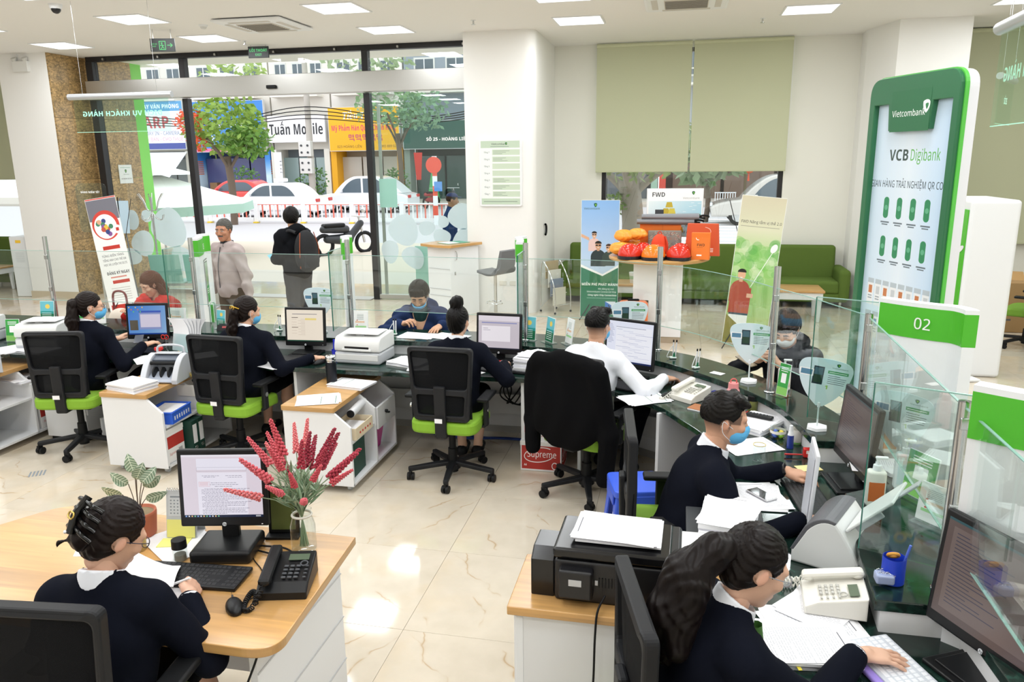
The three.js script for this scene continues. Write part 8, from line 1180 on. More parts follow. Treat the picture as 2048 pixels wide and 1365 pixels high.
{ const t = thing('plastic_bag', 'crumpled green and white bag under the second teller\'s desk', 'bag', [-3.05, 0, -5.78], 0.3); part(t, 'bag', blob([egg(V(0, 0.13, 0), V(0.2, 0.14, 0.12), 0.02), egg(V(0.12, 0.1, 0.04), V(0.12, 0.11, 0.09), 0.03)], 0.013, 0.02, (d, x, y, z) => Math.max(d + 0.012 * Math.sin(x * 40 + 4 * Math.sin(z * 30)) * Math.sin(y * 30), -y)), mat('#d3d6d2', 0.5)); part(t, 'green_fold', blob([egg(V(0.22, 0.08, 0.06), V(0.12, 0.08, 0.08), 0.02)], 0.013, 0.02, (d, x, y) => Math.max(d + 0.008 * Math.sin(x * 50), -y)), mat('#1f6b45', 0.5)); }
// ================================================================ on the ceiling and walls
function cassette(label, x, z, turn = 0) {
  const t = thing('air_conditioner_cassette', label, 'air conditioner', [x, CEIL - 0.012, z], turn); part(t, 'fascia', bend(box(0.95, 0.035, 0.95, 0.012), (v) => { if (v.y < 0.01) { v.x *= 0.97; v.z *= 0.97; } }), white, 0, -0.035, 0); part(t, 'intake_grille', box(0.5, 0.01, 0.5, 0.003), mat('#d8d2c8', 0.6), 0, -0.044, 0); for (let i = 0; i < 9; i++) part(t, 'grille_slat', box(0.48, 0.006, 0.02), mat('#8f8a82', 0.6), 0, -0.05, -0.22 + i * 0.055); for (let k = 0; k < 4; k++) part(t, 'air_flap', box(0.56, 0.008, 0.07, 0.003), mat('#cfcac2', 0.5), [0, 0.36, 0, -0.36][k], -0.04, [0.36, 0, -0.36, 0][k], 0, k * PI / 2);
}
cassette('white ceiling air cassette before the glass front', -5.4, -9.85); cassette('white ceiling air cassette with dark grille above the roller blinds', 0.0, -9.75);
{ const t = thing('dome_camera', 'small white dome security camera on the ceiling', 'camera', [-7.0, CEIL, -8.1]); part(t, 'mount', cyl(0.075, 0.06, 0.05, 24), white, 0, -0.05, 0); part(t, 'dome', new THREE.SphereGeometry(0.052, 20, 10, 0, PI * 2, PI / 2, PI / 2), mat('#17181a', 0.08), 0, -0.05, 0); }
{ const t = thing('smoke_detector', 'white round smoke detector beside the air cassette', 'smoke detector', [-6.22, CEIL, -9.76]); part(t, 'base', cyl(0.06, 0.05, 0.025, 22), white, 0, -0.025, 0); part(t, 'head', cyl(0.045, 0.03, 0.025, 22), mat('#d9d9d6', 0.5), 0, -0.05, 0); }
for (const [x, z, l] of [[-2.71, -10.4, 'ceiling sprinkler before the directory column'], [0.99, -11.3, 'ceiling sprinkler above the second roller blind'], [-6.44, -11.15, 'ceiling sprinkler near the running-man exit sign']]) { const t = thing('sprinkler', l, 'sprinkler', [x, CEIL, z]); part(t, 'stem', cyl(0.01, 0.012, 0.05, 10), steel, 0, -0.05, 0); part(t, 'deflector', cyl(0.028, 0.028, 0.004, 16), steel, 0, -0.056, 0); part(t, 'escutcheon', cyl(0.035, 0.03, 0.006, 18), white, 0, -0.006, 0); }
function exitSign(label, x, y, z, turn, key, draw) { const t = thing('exit_sign', label, 'exit sign', [x, y, z], turn); part(t, 'case', box(0.33, 0.17, 0.025, 0.004), mat('#0f2019', 0.4)); part(t, 'lit_sign_face', new THREE.PlaneGeometry(0.32, 0.16), mat('#000000', 0.4, { emissive: new THREE.Color(1, 1, 1), emissiveIntensity: 0.9, emissiveMap: canvasTex(key, 256, 128, draw) }), 0, 0.085, 0.0135); for (const s of [-1, 1]) part(t, 'hanger', cyl(0.004, 0.004, CEIL - y - 0.17, 8), steel, s * 0.12, 0.17, 0); }
exitSign('hanging green running-man exit sign with arrow', -6.95, 3.76, -9.9, 0.25, 'exitman', (g) => { g.fillStyle = '#0c1a14'; g.fillRect(0, 0, 256, 128); g.strokeStyle = g.fillStyle = '#4fe07a'; g.lineWidth = 8; g.strokeRect(96, 26, 64, 84); g.beginPath(); g.arc(122, 46, 9, 0, 7); g.fill(); g.beginPath(); g.moveTo(122, 58); g.lineTo(128, 80); g.lineTo(112, 106); g.moveTo(128, 80); g.lineTo(146, 100); g.moveTo(104, 70); g.lineTo(124, 62); g.lineTo(146, 72); g.stroke(); g.beginPath(); g.moveTo(180, 66); g.lineTo(232, 66); g.moveTo(212, 46); g.lineTo(234, 66); g.lineTo(212, 86); g.stroke(); g.font = 'bold 18px sans-serif'; g.fillText('LỐI RA', 14, 60); g.fillText('EXIT', 22, 84); });
exitSign('hanging green exit sign lettered LỐI THOÁT EXIT on the glass front', -6.48, 3.86, -11.6, 0.1, 'exittext', (g) => { g.fillStyle = '#0c1a14'; g.fillRect(0, 0, 256, 128); g.fillStyle = '#4fe07a'; g.font = 'bold 46px sans-serif'; g.textAlign = 'center'; g.fillText('LỐI THOÁT', 128, 60, 230); g.font = 'bold 40px sans-serif'; g.fillText('EXIT', 128, 108); });
// edge-lit acrylic signs hung from aluminium bars; the lettering is read from the public side, so it is mirrored here
function hangSign(label, x, y, z, len, drop, turn, key, text, wide = 1, flip = PI) {
  const t = thing('hanging_sign', label, 'hanging sign', [x, y, z], turn); part(t, 'light_bar', tf(cyl(0.035, 0.035, len, 18), len / 2, 0, 0, 0, 0, PI / 2), mat('#c6c9cd', 0.35, { metalness: 0.6 })); part(t, 'acrylic_sheet', box(len * 0.92, drop, 0.008, 0.002), mat('#eefaf5', 0.03, { transmission: 1, thickness: 0, ior: 1.48 }), 0, -drop - 0.02, 0); part(t, 'lit_sign_edge', box(len * 0.92, 0.004, 0.009), mat('#b8f0d8', 0.3, { emissive: new THREE.Color(0.3, 0.9, 0.65), emissiveIntensity: 0.35 }), 0, -drop - 0.024, 0);
  const A = canvasTex(key, 1024, 128, (g) => { g.fillStyle = '#000'; g.fillRect(0, 0, 1024, 128); g.fillStyle = '#fff'; g.font = 'bold 86px sans-serif'; g.textAlign = 'center'; g.fillText(text, 512, 100, 980); }, { colorSpace: THREE.NoColorSpace }); part(t, 'lit_sign_lettering', new THREE.PlaneGeometry(len * 0.86 * wide, drop * 0.3), mat('#dffaf0', 0.4, { alphaMap: A, transparent: true, side: THREE.DoubleSide, emissive: new THREE.Color(0.45, 0.95, 0.78), emissiveIntensity: 0.55 }), 0, -drop * 0.5, flip ? -0.006 : 0.006, 0, flip);
  for (const s of [-1, 1]) part(t, 'wire', cyl(0.0022, 0.0022, CEIL - y, 6), steel, s * len * 0.36, 0, 0);
}
hangSign('hanging acrylic sign with mirrored lettering over the customer desk', -6.25, 3.03, -8.02, 1.3, 0.37, 0.04, 'signA', 'DỊCH VỤ KHÁCH HÀNG'); hangSign('glowing green hanging acrylic sign at the frame edge', 1.66, 2.95, -4.35, 1.3, 0.5, PI / 2 - 0.06, 'signA', 'DỊCH VỤ KHÁCH HÀNG', 1, 0); hangSign('small distant hanging acrylic sign beyond the totem', 3.4, 3.06, -9.6, 0.9, 0.45, PI / 2 - 0.5, 'signB', 'SỐ 25', 1, 0);
{ const t = thing('emergency_light', 'white twin-spot emergency light high on the pilaster', 'emergency light', [-10.6, 3.76, -11.33]); part(t, 'case', box(0.3, 0.17, 0.07, 0.01), mat('#e4e4e0', 0.5)); for (const s of [-1, 1]) part(t, 'spot', cyl(0.05, 0.035, 0.05, 18), mat('#d8d8d4', 0.4), s * 0.1, 0.175, 0, 0.5); part(t, 'lead', tube([[-0.05, 0.25, -0.02], [-0.1, 0.32, -0.02], [-0.1, 0.4, -0.02]], 0.005, 10, 5), white); }
{ const t = thing('branch_plaque', 'white branch plaque on the granite cheek wall outside', 'plaque', [-9.83, 1.93, -12.52], PI / 2); part(t, 'plate', box(0.34, 0.33, 0.012, 0.003), mat('#e2e4e2', 0.4)); part(t, 'print', new THREE.PlaneGeometry(0.32, 0.31), printM('plaque', 256, 250, (g) => { g.fillStyle = '#e6e8e6'; g.fillRect(0, 0, 256, 250); logoV(g, 128, 84, 2); vcbText(g, 76, 134, 20, '#4a5a54'); g.fillStyle = '#4a4a4a'; g.font = 'bold 24px sans-serif'; g.fillText('CHI NHÁNH LÀO CAI', 20, 198, 216); g.fillStyle = '#5a9a7a'; g.fillRect(20, 30, 210, 5); }), 0, 0.165, 0.007); }
// ================================================================ the street outside
const G = -0.1, SZ = -44;
struct('sidewalk', box(60, 0.3, 8), mat('#cfc4b4', 0.85), [-8, -0.36, -17.3]);
struct('porch_slab', box(12, 0.1, 2.2), mat('#c9c3b8', 0.6), [-6, -0.12, -14.2]);
struct('road', box(120, 0.2, 22), mat('#c4c2c4', 0.9), [-14, G - 0.2, -32]);
struct('far_sidewalk', box(120, 0.25, 8), mat('#b9b2a8', 0.9), [-14, G - 0.12, -43]);
{ const c = structGroup('crosswalk_marking', [0, 0, 0]); for (let i = 0; i < 9; i++) part(c, 'stripe', box(5, 0.008, 0.55), mat('#ffffff', 0.7), 1.8, G, -22.5 - i * 1.1); }
const signM = (key, w, h, draw) => mat('#ffffff', 0.5, { map: canvasTex(key, w, h, draw) });
const winDark = mat('#56646e', 0.15), plasterW = mat('#e6e2d8', 0.85);
function shop(label, x0, x1, o) {
  const t = thing('shop_house', label, 'building', [(x0 + x1) / 2, G, SZ], 0), w = x1 - x0; part(t, 'upper_wall', box(w, 7, 6), o.wall ?? plasterW, 0, 3.1, -3.5); part(t, 'interior', box(w - 0.3, 3.1, 0.2), o.inside ?? mat('#6f7886', 0.7), 0, 0, -1.6); part(t, 'shop_floor', box(w, 0.12, 3), mat('#a89c90', 0.8), 0, 0, -1.2);
  for (const s of [-1, 1]) part(t, 'pier', box(0.35, 3.1, 1.6), o.pier ?? plasterW, s * (w / 2 - 0.17), 0, -0.8);
  for (let i = 0; i < 3; i++) { const wd = part(t, 'window', box(w * 0.2, 1.5, 0.08), mat('#d8d8d4', 0.6), (i - 1) * w * 0.3, 6.6, -0.5); part(wd, 'pane', box(w * 0.17, 1.3, 0.02), winDark, 0, 0.1, 0.04); part(wd, 'mullion', box(0.05, 1.3, 0.03), white, 0, 0.1, 0.05); }
  part(t, 'balcony', box(w * 0.8, 0.12, 0.9), plasterW, 0, 6.1, -0.1); for (let i = 0; i < 12; i++) part(t, 'baluster', box(0.05, 0.7, 0.05), mat('#c9b49a', 0.7), (i - 5.5) * w * 0.07, 6.2, 0.3); part(t, 'balcony_rail', box(w * 0.8, 0.06, 0.08), plasterW, 0, 6.9, 0.3);
  if (o.sign) { const [y, h, m] = o.sign, b = part(t, 'sign_board', box(w - 0.1, h, 0.2), mat('#dcdcdc', 0.6), 0, y, 0.15); part(b, 'sign_print', new THREE.PlaneGeometry(w - 0.16, h - 0.06), m, 0, h / 2, 0.105); }
  for (let i = 0; i < 3; i++) { const f = part(t, 'shopfront_pane', box(w * 0.27, 2.5, 0.05), o.front ?? mat('#9aa6ac', 0.15), (i - 1) * w * 0.29, 0.12, -0.9); part(f, 'shelf', box(w * 0.25, 0.04, 0.2), white, 0, 0.9, -0.1); part(f, 'shelf', box(w * 0.25, 0.04, 0.2), white, 0, 1.7, -0.1); }
  return t;
}
{ const t = shop('white shop front with SHARP sign and drop awning', -34.5, -29.8, { wall: mat('#dcd8d0', 0.85), sign: [3.2, 2.9, signM('sharp', 512, 316, (g, w, h) => { g.fillStyle = '#f6f4f6'; g.fillRect(0, 0, w, h); g.fillStyle = '#5a9ed0'; g.fillRect(0, 0, w, 64); g.fillStyle = '#fff'; g.font = 'bold 38px sans-serif'; g.fillText('THIẾT BỊ MÁY VĂN PHÒNG', 12, 46, 480); g.fillStyle = '#d8485a'; g.font = 'bold 110px sans-serif'; g.fillText('SHARP', 60, 176, 400); g.fillStyle = '#5a6a9a'; g.font = '34px sans-serif'; g.fillText('MÁY TÍNH - MÁY IN - CAMERA', 20, 222, 480); g.fillStyle = '#d090b0'; g.fillText('PHOTOCOPY - BÁN - CHO THUÊ', 20, 262, 480); g.fillStyle = '#3a4a9a'; g.fillRect(0, 276, w, 40); })] }); part(t, 'drop_awning', bend(box(4.4, 0.04, 2.4), (v) => { v.y -= (v.z + 1.2) * 0.75; }), mat('#f4f6f8', 0.6), 0, 3.0, 1.3); }
{ const t = shop('blue shop front with stall posters on its piers', -29.7, -24.4, { inside: mat('#3c4270', 0.6), front: mat('#4a4f7c', 0.2), pier: signM('piers', 128, 512, (g, w, h) => { const q = g.createLinearGradient(0, 0, 0, h); q.addColorStop(0, '#3f8ad8'); q.addColorStop(1, '#cfe6f4'); g.fillStyle = q; g.fillRect(0, 0, w, h); g.fillStyle = '#e07a50'; for (let i = 0; i < 7; i++) g.fillRect(24, 40 + i * 64, 80, 34); }), sign: [3.0, 3.0, signM('yen', 640, 360, (g, w, h) => { g.fillStyle = '#3f86d0'; g.fillRect(0, 0, w, h); g.fillStyle = '#fff'; g.font = 'bold 62px sans-serif'; g.fillText('CỬA HÀNG KÍNH', 20, 190, 560); g.fillText('YẾN', 120, 290); g.fillStyle = '#e070a0'; g.fillRect(0, 336, w, 24); })] }); for (let i = 0; i < 6; i++) part(t, 'goods_box', box(0.5, 0.45, 0.4), mat(['#8a6a4a', '#b8a060', '#6a7ab0'][i % 3], 0.7), -1.6 + (i % 3) * 0.9, 0.2 + Math.floor(i / 3) * 0.5, -0.6); }
{ const t = shop('white phone shop front with Mobile sign and apple emblem counter', -24.3, -20.5, { inside: mat('#8f98a0', 0.6), front: mat('#9fb4b4', 0.15), sign: [3.5, 1.55, signM('mobile', 512, 210, (g, w, h) => { g.fillStyle = '#f0eef0'; g.fillRect(0, 0, w, h); g.fillStyle = '#26282c'; g.font = 'bold 118px sans-serif'; g.fillText('Tuấn Mobile', 8, 150, 490); })] }); const c = part(t, 'counter', box(1.3, 1.0, 0.5), mat('#1d1e22', 0.3), 0.1, 0.12, -0.2); part(c, 'emblem', new THREE.PlaneGeometry(1.2, 0.9), signM('emblem', 256, 192, (g) => { g.fillStyle = '#1d1e22'; g.fillRect(0, 0, 256, 192); g.fillStyle = '#e8eaec'; g.beginPath(); g.arc(112, 110, 42, 0, 7); g.arc(144, 110, 42, 0, 7); g.fill(); g.beginPath(); g.ellipse(138, 46, 8, 20, 0.6, 0, 7); g.fill(); g.fillStyle = '#1d1e22'; g.beginPath(); g.arc(190, 96, 24, 0, 7); g.fill(); g.beginPath(); g.arc(128, 160, 12, 0, 7); g.fill(); }), 0, 0.5, 0.255); part(t, 'side_banner', box(0.5, 2.8, 0.04), signM('ep', 96, 512, (g) => { g.fillStyle = '#f0f0f2'; g.fillRect(0, 0, 96, 512); g.fillStyle = '#4a4f58'; g.font = 'bold 38px sans-serif'; ['ÉP', 'KÍNH', 'LẤY', 'NGAY'].forEach((s, i) => g.fillText(s, 8, 90 + i * 110, 82)); }), -1.45, 0.15, 0.05); }
shop('bright yellow cosmetics shop front with Korean lettering', -20.4, -15.9, { wall: mat('#e8e4dc', 0.85), pier: mat('#f0ae1c', 0.6), inside: mat('#c8b8a0', 0.6), front: mat('#c9c4ba', 0.15), sign: [2.95, 2.5, signM('korean', 560, 310, (g, w, h) => { g.fillStyle = '#f6b81c'; g.fillRect(0, 0, w, h); g.fillStyle = '#fff'; g.font = 'italic bold 66px serif'; g.fillText('Tiểu Thương', 110, 82, 360); g.fillStyle = '#e0406a'; g.font = 'bold 54px sans-serif'; g.fillText('Mỹ Phẩm Hàn Quốc Chính Hãng', 20, 166, 520); g.fillStyle = '#f4e8ec'; g.strokeStyle = '#c05070'; g.lineWidth = 7; const b = [[0, 0, 1], [1, 0, 1], [0, 1, 0]]; for (let i = 0; i < 5; i++) { const x = 160 + i * 56, y = 192; g.strokeRect(x, y + 6, 18, 16); g.beginPath(); g.moveTo(x + 34, y); g.lineTo(x + 34, y + 30); g.moveTo(x + 26, y + 14); g.lineTo(x + 42, y + 14); g.moveTo(x + 2, y + 36); g.lineTo(x + 40, y + 36); g.lineTo(x + 40, y + 50); g.stroke(); } g.fillStyle = '#4a3a1c'; g.font = '26px sans-serif'; g.fillText('023 HOÀNG LIÊN', 60, 290); g.fillText('0965 889 023', 400, 290, 150); })] });
shop('dark green house with shaded shop entrance behind the guard', -15.8, -9.5, { wall: mat('#8f9aa4', 0.85), pier: mat('#8a968c', 0.8), inside: mat('#2c4440', 0.7), front: mat('#35504c', 0.2), sign: [3.0, 1.6, mat('#2f5a50', 0.7)] });
shop('grey shuttered house seen through the blind window', -9.4, -1.2, { wall: mat('#a8aeb0', 0.85), pier: mat('#8fae9c', 0.8), inside: mat('#4a5058', 0.7), front: mat('#5a6068', 0.3) }); shop('brown house with red shutters seen through the blind window', -1.1, 8.5, { wall: mat('#9aa0a4', 0.85), pier: mat('#c8483a', 0.7), inside: mat('#5a4a42', 0.7), front: mat('#6a5648', 0.4) });
{ const t = thing('distant_building', 'pale tall house behind the shop row', 'building', [-27, G, -56]); part(t, 'wall', box(18, 13, 6), mat('#d3d0cc', 0.85)); for (let i = 0; i < 6; i++) for (let j = 0; j < 3; j++) part(t, 'window', box(1.4, 1.7, 0.1), mat('#9fadb5', 0.3), -7.5 + i * 3, 5 + j * 2.8, 3.0); }
// ---- trees
const leafGeo = (n, rx, ry, rz, s, sd) => { seed(sd); const pos = [], nor = []; for (let i = 0; i < n; i++) { const a = rr(0, 6.28), u = rr(-1, 1), r = Math.cbrt(rr(0.15, 1)), q = Math.sqrt(1 - u * u), c = V(Math.cos(a) * q * rx * r, u * ry * r, Math.sin(a) * q * rz * r), d = V(rr(-1, 1), rr(-0.8, 0.5), rr(-1, 1)).normalize().multiplyScalar(s), e = V(rr(-1, 1), rr(-1, 1), rr(-1, 1)).cross(d).normalize().multiplyScalar(s * 0.28); const p = [c, c.clone().addScaledVector(d, 0.5).add(e), c.clone().add(d), c.clone().addScaledVector(d, 0.5).sub(e)]; for (const k of [0, 1, 2, 0, 2, 3]) pos.push(p[k].x, p[k].y, p[k].z); } const g = new THREE.BufferGeometry(); g.setAttribute('position', new THREE.BufferAttribute(new Float32Array(pos), 3)); g.computeVertexNormals(); return g; };
const leafM = (c) => mat(c, 0.8, { transmission: 0.3, thickness: 0, side: THREE.DoubleSide });
function tree(label, x, z, h, crowns, trunk = 0.14, bark = '#6b5d50') { const t = thing('street_tree', label, 'tree', [x, G, z]); part(t, 'trunk', tube([[0, 0, 0], [0.06, h * 0.5, 0.03], [-0.05, h, 0]], trunk, 16, 9), mat(bark, 0.9)); for (let k = 0; k < 4; k++) part(t, 'branch', tube([[0, h * 0.8, 0], [Math.cos(k * 1.7) * 0.5, h * 1.05, Math.sin(k * 1.7) * 0.5], [Math.cos(k * 1.7) * 1.1, h * 1.25, Math.sin(k * 1.7) * 1.1]], trunk * 0.4, 12, 6), mat(bark, 0.9)); crowns.forEach(([cx, cy, r, n, c, s, cz = 0], i) => { part(t, 'foliage', leafGeo(n, r, r * 0.75, r, s, 30 + i + Math.round(h * 10)), leafM(c), cx, cy, cz).userData.kind = 'stuff'; }); return t; }
tree('bushy street tree with orange blossoms before the blue shop', -17.0, -27.5, 2.6, [[0, 3.7, 1.5, 900, '#8fae4a', 0.3], [0.9, 3.2, 0.9, 350, '#6f9a3e', 0.3], [-0.75, 3.9, 0.6, 240, '#ea6038', 0.15, 1.1], [-0.6, 3.1, 0.4, 130, '#ea6038', 0.15, 1.0], [0.6, 5.6, 1.2, 260, '#a4bd6a', 0.28]]);
tree('slender street tree before the yellow shop', -13.9, -38, 3.7, [[-0.4, 5.3, 1.8, 420, '#8fb082', 0.36], [1.3, 4.8, 1.3, 300, '#86a888', 0.34], [-1.4, 7.4, 2.2, 420, '#a3b78e', 0.4]], 0.13); tree('large gnarled tree trunk outside the blind window', -1.05, -17.6, 1.9, [[0.1, 2.7, 1.2, 500, '#7f9450', 0.22], [-0.25, 1.4, 0.35, 160, '#6f8a44', 0.12]], 0.24, '#8a837a'); tree('palm-like shrub outside the blind window', 1.0, -30, 1.6, [[0, 2.4, 1.2, 300, '#7a8f68', 0.6]], 0.1);
for (const [x, z, s, l] of [[-24.2, -40.5, 0.9, 'leafy potted shrub before the blue shop'], [-19.9, -40.2, 0.9, 'leafy potted shrub before the yellow pier'], [-15.0, -40, 0.8, 'leafy potted shrub under the slender tree']]) { const t = thing('potted_shrub', l, 'shrub', [x, G, z]); part(t, 'pot', lathe([[0, 0], [0.22, 0], [0.3, 0.4], [0.26, 0.4], [0, 0.36]]), mat('#a8654a', 0.8)); part(t, 'foliage', leafGeo(260, s, s, s, 0.24, 5), leafM('#5f8a4a'), 0, 0.4 + s, 0).userData.kind = 'stuff'; }
// ---- pole, wires, fence
{ const t = thing('utility_pole', 'concrete utility pole with meter boxes and cables', 'pole', [-19.5, G, -39.5]); part(t, 'pole', cyl(0.13, 0.19, 9, 16), mat('#b9b3aa', 0.85)); for (let i = 0; i < 2; i++) { const m = part(t, 'meter_box', box(0.7, 0.8, 0.3, 0.02), mat('#d9d9d4', 0.6), -0.1, 1.75 + i * 0.9, 0.3); for (let k = 0; k < 4; k++) part(m, 'meter', cyl(0.06, 0.06, 0.02, 12), mat('#3a3d40', 0.4), (k % 2 - 0.5) * 0.36, 0.2 + (k >> 1) * 0.36, 0.16, PI / 2); } for (let i = 0; i < 4; i++) part(t, 'cable', tube([[-14, 5.4 - i * 0.25, 1], [-5, 4.6 - i * 0.1, 0.4], [0, 5.2 - i * 0.2, 0.2], [6, 4.5 - i * 0.1, 0.3], [14, 5.6 - i * 0.2, 1]], 0.025, 50, 5), black); }
{ const rail = mat('#efeeee', 0.5), red = mat('#e0705c', 0.5);
  for (let k = 0; k < 8; k++) { const t = thing('median_fence', 'red and white median fence bay number ' + ['one', 'two', 'three', 'four', 'five', 'six', 'seven', 'eight'][k] + ' counted from the parasol', 'fence', [-23.8 + k * 2.05, G, -28.4]); part(t, 'post', box(0.18, 0.82, 0.16, 0.02), rail, -0.93, 0, 0); part(t, 'post_foot', box(0.18, 0.06, 0.24, 0.01), mat('#e8c83a', 0.6), -0.93, 0, 0.06); part(t, 'top_rail', box(2.0, 0.05, 0.07), rail, 0, 0.74, 0); part(t, 'red_stripe', box(2.0, 0.02, 0.072), red, 0, 0.72, 0); part(t, 'low_rail', box(2.0, 0.14, 0.12), rail, 0, 0.08, 0); for (let i = 0; i < 11; i++) { part(t, 'bar', box(0.05, 0.5, 0.03), i % 2 ? red : rail, -0.82 + i * 0.165, 0.22, 0); } } }
// ---- vehicles
function car(label, x, z, turn, o) {
  const t = thing('car', label, 'car', [x, G, z], turn * D), m = mat(o.c, 0.25, { clearcoat: 0.6, clearcoatRoughness: 0.1 }), L = o.l ?? 4.4, H = o.h ?? 1.48, k = L / 4.4, s = new THREE.Shape(); s.moveTo(-2.15 * k, 0.3); s.lineTo(-2.2 * k, 0.62); s.quadraticCurveTo(-2.1 * k, 0.82, -1.3 * k, 0.9); s.lineTo(1.55 * k, 0.92); s.quadraticCurveTo(2.15 * k, 0.9, 2.2 * k, 0.7); s.lineTo(2.18 * k, 0.3); s.closePath(); part(t, 'body', ext(s, 1.7, 0.08, 6).translate(0, 0, -0.85), m);
  const c = new THREE.Shape(); c.moveTo(-1.3 * k, 0.88); c.quadraticCurveTo(-0.7 * k, H - 0.02, -0.2 * k, H); c.lineTo(0.7 * k, H); c.quadraticCurveTo(1.2 * k, H - 0.05, (o.suv ? 1.9 : 1.65) * k, 0.9); const cab = part(t, 'cabin', ext(c, 1.35, 0.06, 8).translate(0, 0, -0.675), m); for (const s2 of [-1, 1]) { const wn = new THREE.Shape(); wn.moveTo(-0.95 * k, 0.93); wn.quadraticCurveTo(-0.55 * k, H - 0.12, -0.1 * k, H - 0.1); wn.lineTo(0.02, H - 0.1); wn.lineTo(0.02, 0.93); part(cab, 'side_window', ext(wn, 0.02), winDark, 0, 0, s2 * 0.73 - 0.01); const w2 = new THREE.Shape(); w2.moveTo(0.12, 0.93); w2.lineTo(0.12, H - 0.1); w2.lineTo(0.6 * k, H - 0.1); w2.quadraticCurveTo(0.95 * k, H - 0.14, 1.2 * k, 0.93); part(cab, 'side_window', ext(w2, 0.02), winDark, 0, 0, s2 * 0.73 - 0.01); }
  part(cab, 'windscreen', box(0.05, 0.62, 1.2), winDark, -1.0 * k, 0.87, 0, 0, 0, -0.92); part(cab, 'rear_window', box(0.04, 0.5, 1.15), winDark, 1.36 * k, 0.92, 0, 0, 0, 0.85); for (const [a, b] of [[-1.35, 1], [1.35, 1], [-1.35, -1], [1.35, -1]]) { const w = part(t, 'wheel', tf(cyl(0.33, 0.33, 0.2, 22), 0, 0, -0.1, PI / 2), black, a * k, 0.33, b * 0.82); part(w, 'rim', tf(cyl(0.21, 0.21, 0.21, 12), 0, 0, -0.105, PI / 2), steel); } for (const b of [-1, 1]) { part(t, 'tail_lamp', box(0.06, 0.14, 0.35, 0.02), mat('#c83a34', 0.3), 2.2 * k, 0.68, b * 0.62); part(t, 'head_lamp', box(0.08, 0.13, 0.32, 0.02), mat('#e8eef2', 0.1), -2.17 * k, 0.66, b * 0.6); part(t, 'mirror', box(0.12, 0.12, 0.2, 0.03), m, -0.85 * k, 0.95, b * 0.95); } if (o.taxi) part(t, 'roof_box', box(0.25, 0.16, 0.9, 0.05), white, 0.2, H + 0.03, 0); return t;
}
car('white taxi with roof box passing behind the median fence', -17.4, -31.8, 0, { c: '#f2f2f4', taxi: true }); car('white parked SUV before the yellow shop', -14.6, -35.2, 0, { c: '#f0f0f2', l: 4.7, h: 1.68, suv: true }); car('red parked car before the blue shop', -22.6, -37.5, 0, { c: '#d8413a' }); car('silver pickup nosing into the blind window view', 3.6, -29.5, 0, { c: '#c8c4be', l: 5, h: 1.75, suv: true });
function moto(label, x, z, turn, c) { const t = thing('motorbike', label, 'motorbike', [x, G, z], turn * D); for (const s of [-1, 1]) part(t, 'wheel', new THREE.TorusGeometry(0.25, 0.05, 8, 22), black, s * 0.6, 0.3, 0); part(t, 'body', blob([cone(V(-0.5, 0.45, 0), V(0.1, 0.4, 0), 0.1, 0.14, 0.08), cone(V(0.1, 0.4, 0), V(0.5, 0.8, 0), 0.1, 0.09, 0.06), cone(V(-0.6, 0.7, 0), V(0.05, 0.68, 0), 0.09, 0.1, 0.08)], 0.03, 0.06), mat(c, 0.35)); part(t, 'seat', box(0.6, 0.1, 0.24, 0.05), black, -0.3, 0.74, 0); part(t, 'handlebar', bar(V(0.45, 0.98, -0.32), V(0.45, 0.98, 0.32), 0.02, 0.02), steel); part(t, 'fork', bar(V(0.6, 0.3, 0), V(0.45, 0.98, 0), 0.035, 0.03), steel); part(t, 'mirror', ball(0.07, 1, 1, 0.4, 12), steel, 0.45, 1.15, 0.25); }
moto('red motorbike parked before the dark green house', -12.3, -38, 80, '#a8383a'); moto('dark motorbike parked next to the red one', -11.3, -38.3, 95, '#2f3a40'); moto('black motorbike on the near pavement behind the backpack man', -8.4, -18.6, 55, '#2a2d30');
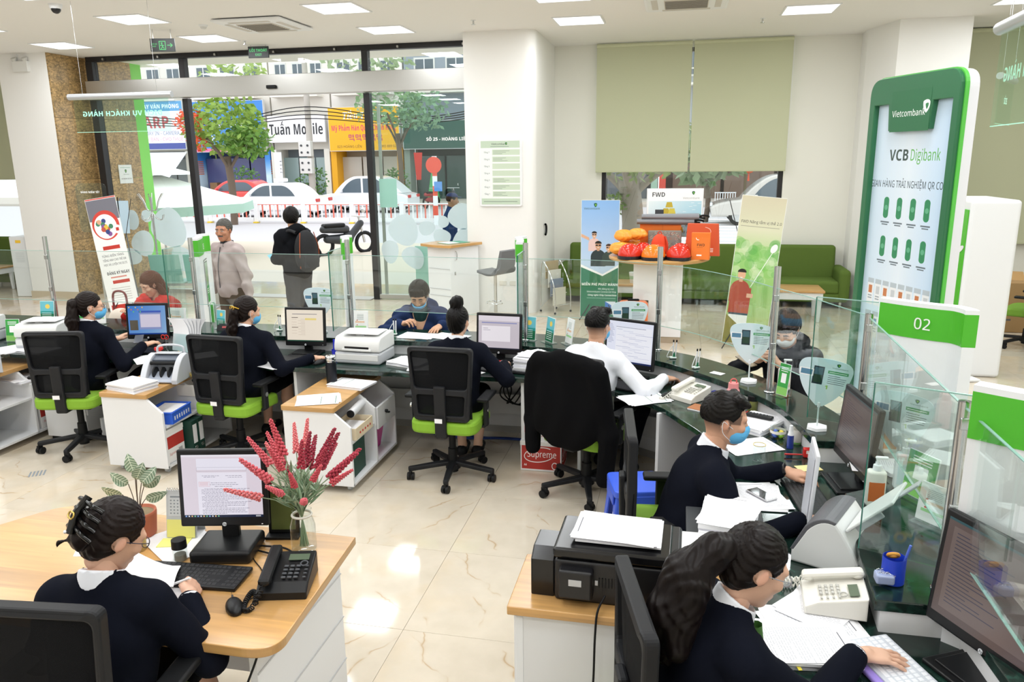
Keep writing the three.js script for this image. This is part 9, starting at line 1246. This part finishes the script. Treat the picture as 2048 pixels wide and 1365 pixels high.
// ---- parasol, striped post, small things
{ const t = thing('market_parasol', 'large cream and green market parasol on the near pavement', 'parasol', [-12.9, -0.21, -17.6]); part(t, 'canopy', new THREE.ConeGeometry(2.3, 0.75, 8, 1, true).translate(0, 1.85, 0), mat('#eef2ec', 0.8, { side: THREE.DoubleSide })); part(t, 'green_valance', new THREE.CylinderGeometry(2.3, 2.32, 0.22, 8, 1, true).translate(0, 1.38, 0), mat('#a8cbbd', 0.8, { side: THREE.DoubleSide })); part(t, 'top_cap', new THREE.ConeGeometry(1.0, 0.26, 8).translate(0, 2.34, 0), mat('#f4f6f4', 0.8)); part(t, 'pole', cyl(0.03, 0.03, 2.3, 12), steel); }
{ const t = thing('barrier_post', 'red and white striped barrier post with round sign', 'post', [-8.9, G, -28]); for (let i = 0; i < 7; i++) part(t, 'band', cyl(0.09, 0.09, 0.36, 14), i % 2 ? mat('#e05a44', 0.5) : white, 0, i * 0.36, 0); part(t, 'round_sign', tf(cyl(0.3, 0.3, 0.03, 24), 0, 2.2, 0.08, PI / 2), mat('#e0503c', 0.5)); part(t, 'blue_sign', box(0.3, 0.35, 0.03), mat('#5a8fd0', 0.5), 0.15, 1.25, 0.1); }
{ const t = thing('iron_railing', 'white iron railing by the road outside the blind window', 'railing', [1.95, G, -35]); part(t, 'frame', join([tf(box(0.9, 0.04, 0.03), 0, 0.85, 0), tf(box(0.9, 0.04, 0.03), 0, 0.2, 0)]), white); for (let i = 0; i < 9; i++) part(t, 'bar', box(0.03, 0.9, 0.03), white, -0.42 + i * 0.105, 0, 0); }
{ const t = thing('paper_lantern', 'orange paper lantern hanging on the brown house', 'lantern', [3.6, 1.65, -43.9]); part(t, 'globe', ball(0.3, 1, 0.85, 1, 16), mat('#e0642e', 0.6)); part(t, 'tassel', cyl(0.03, 0.06, 0.4, 8), mat('#d0502a', 0.7), 0, -0.65, 0); part(t, 'cord', cyl(0.01, 0.01, 4.15, 6), black, 0, 0.2, 0); }
{ const t = thing('red_flag', 'red flag on a pole beside the yellow shop', 'flag', [-14.6, G, -42.5]); part(t, 'pole', cyl(0.02, 0.02, 3, 8), steel); part(t, 'cloth', bend(box(0.5, 1.5, 0.02), (v) => { v.z += 0.1 * Math.sin(v.x * 14); v.x *= 0.5 + 0.3 * v.y; }), mat('#d83a30', 0.7), 0.15, 1.3, 0); } solo('green_tarp', 'furled green tarpaulin leaning beside the red flag', 'tarp', cyl(0.06, 0.4, 2, 10), mat('#4fae6a', 0.7), [-13.6, G, -42.5]);
renderer.render(scene, camera);
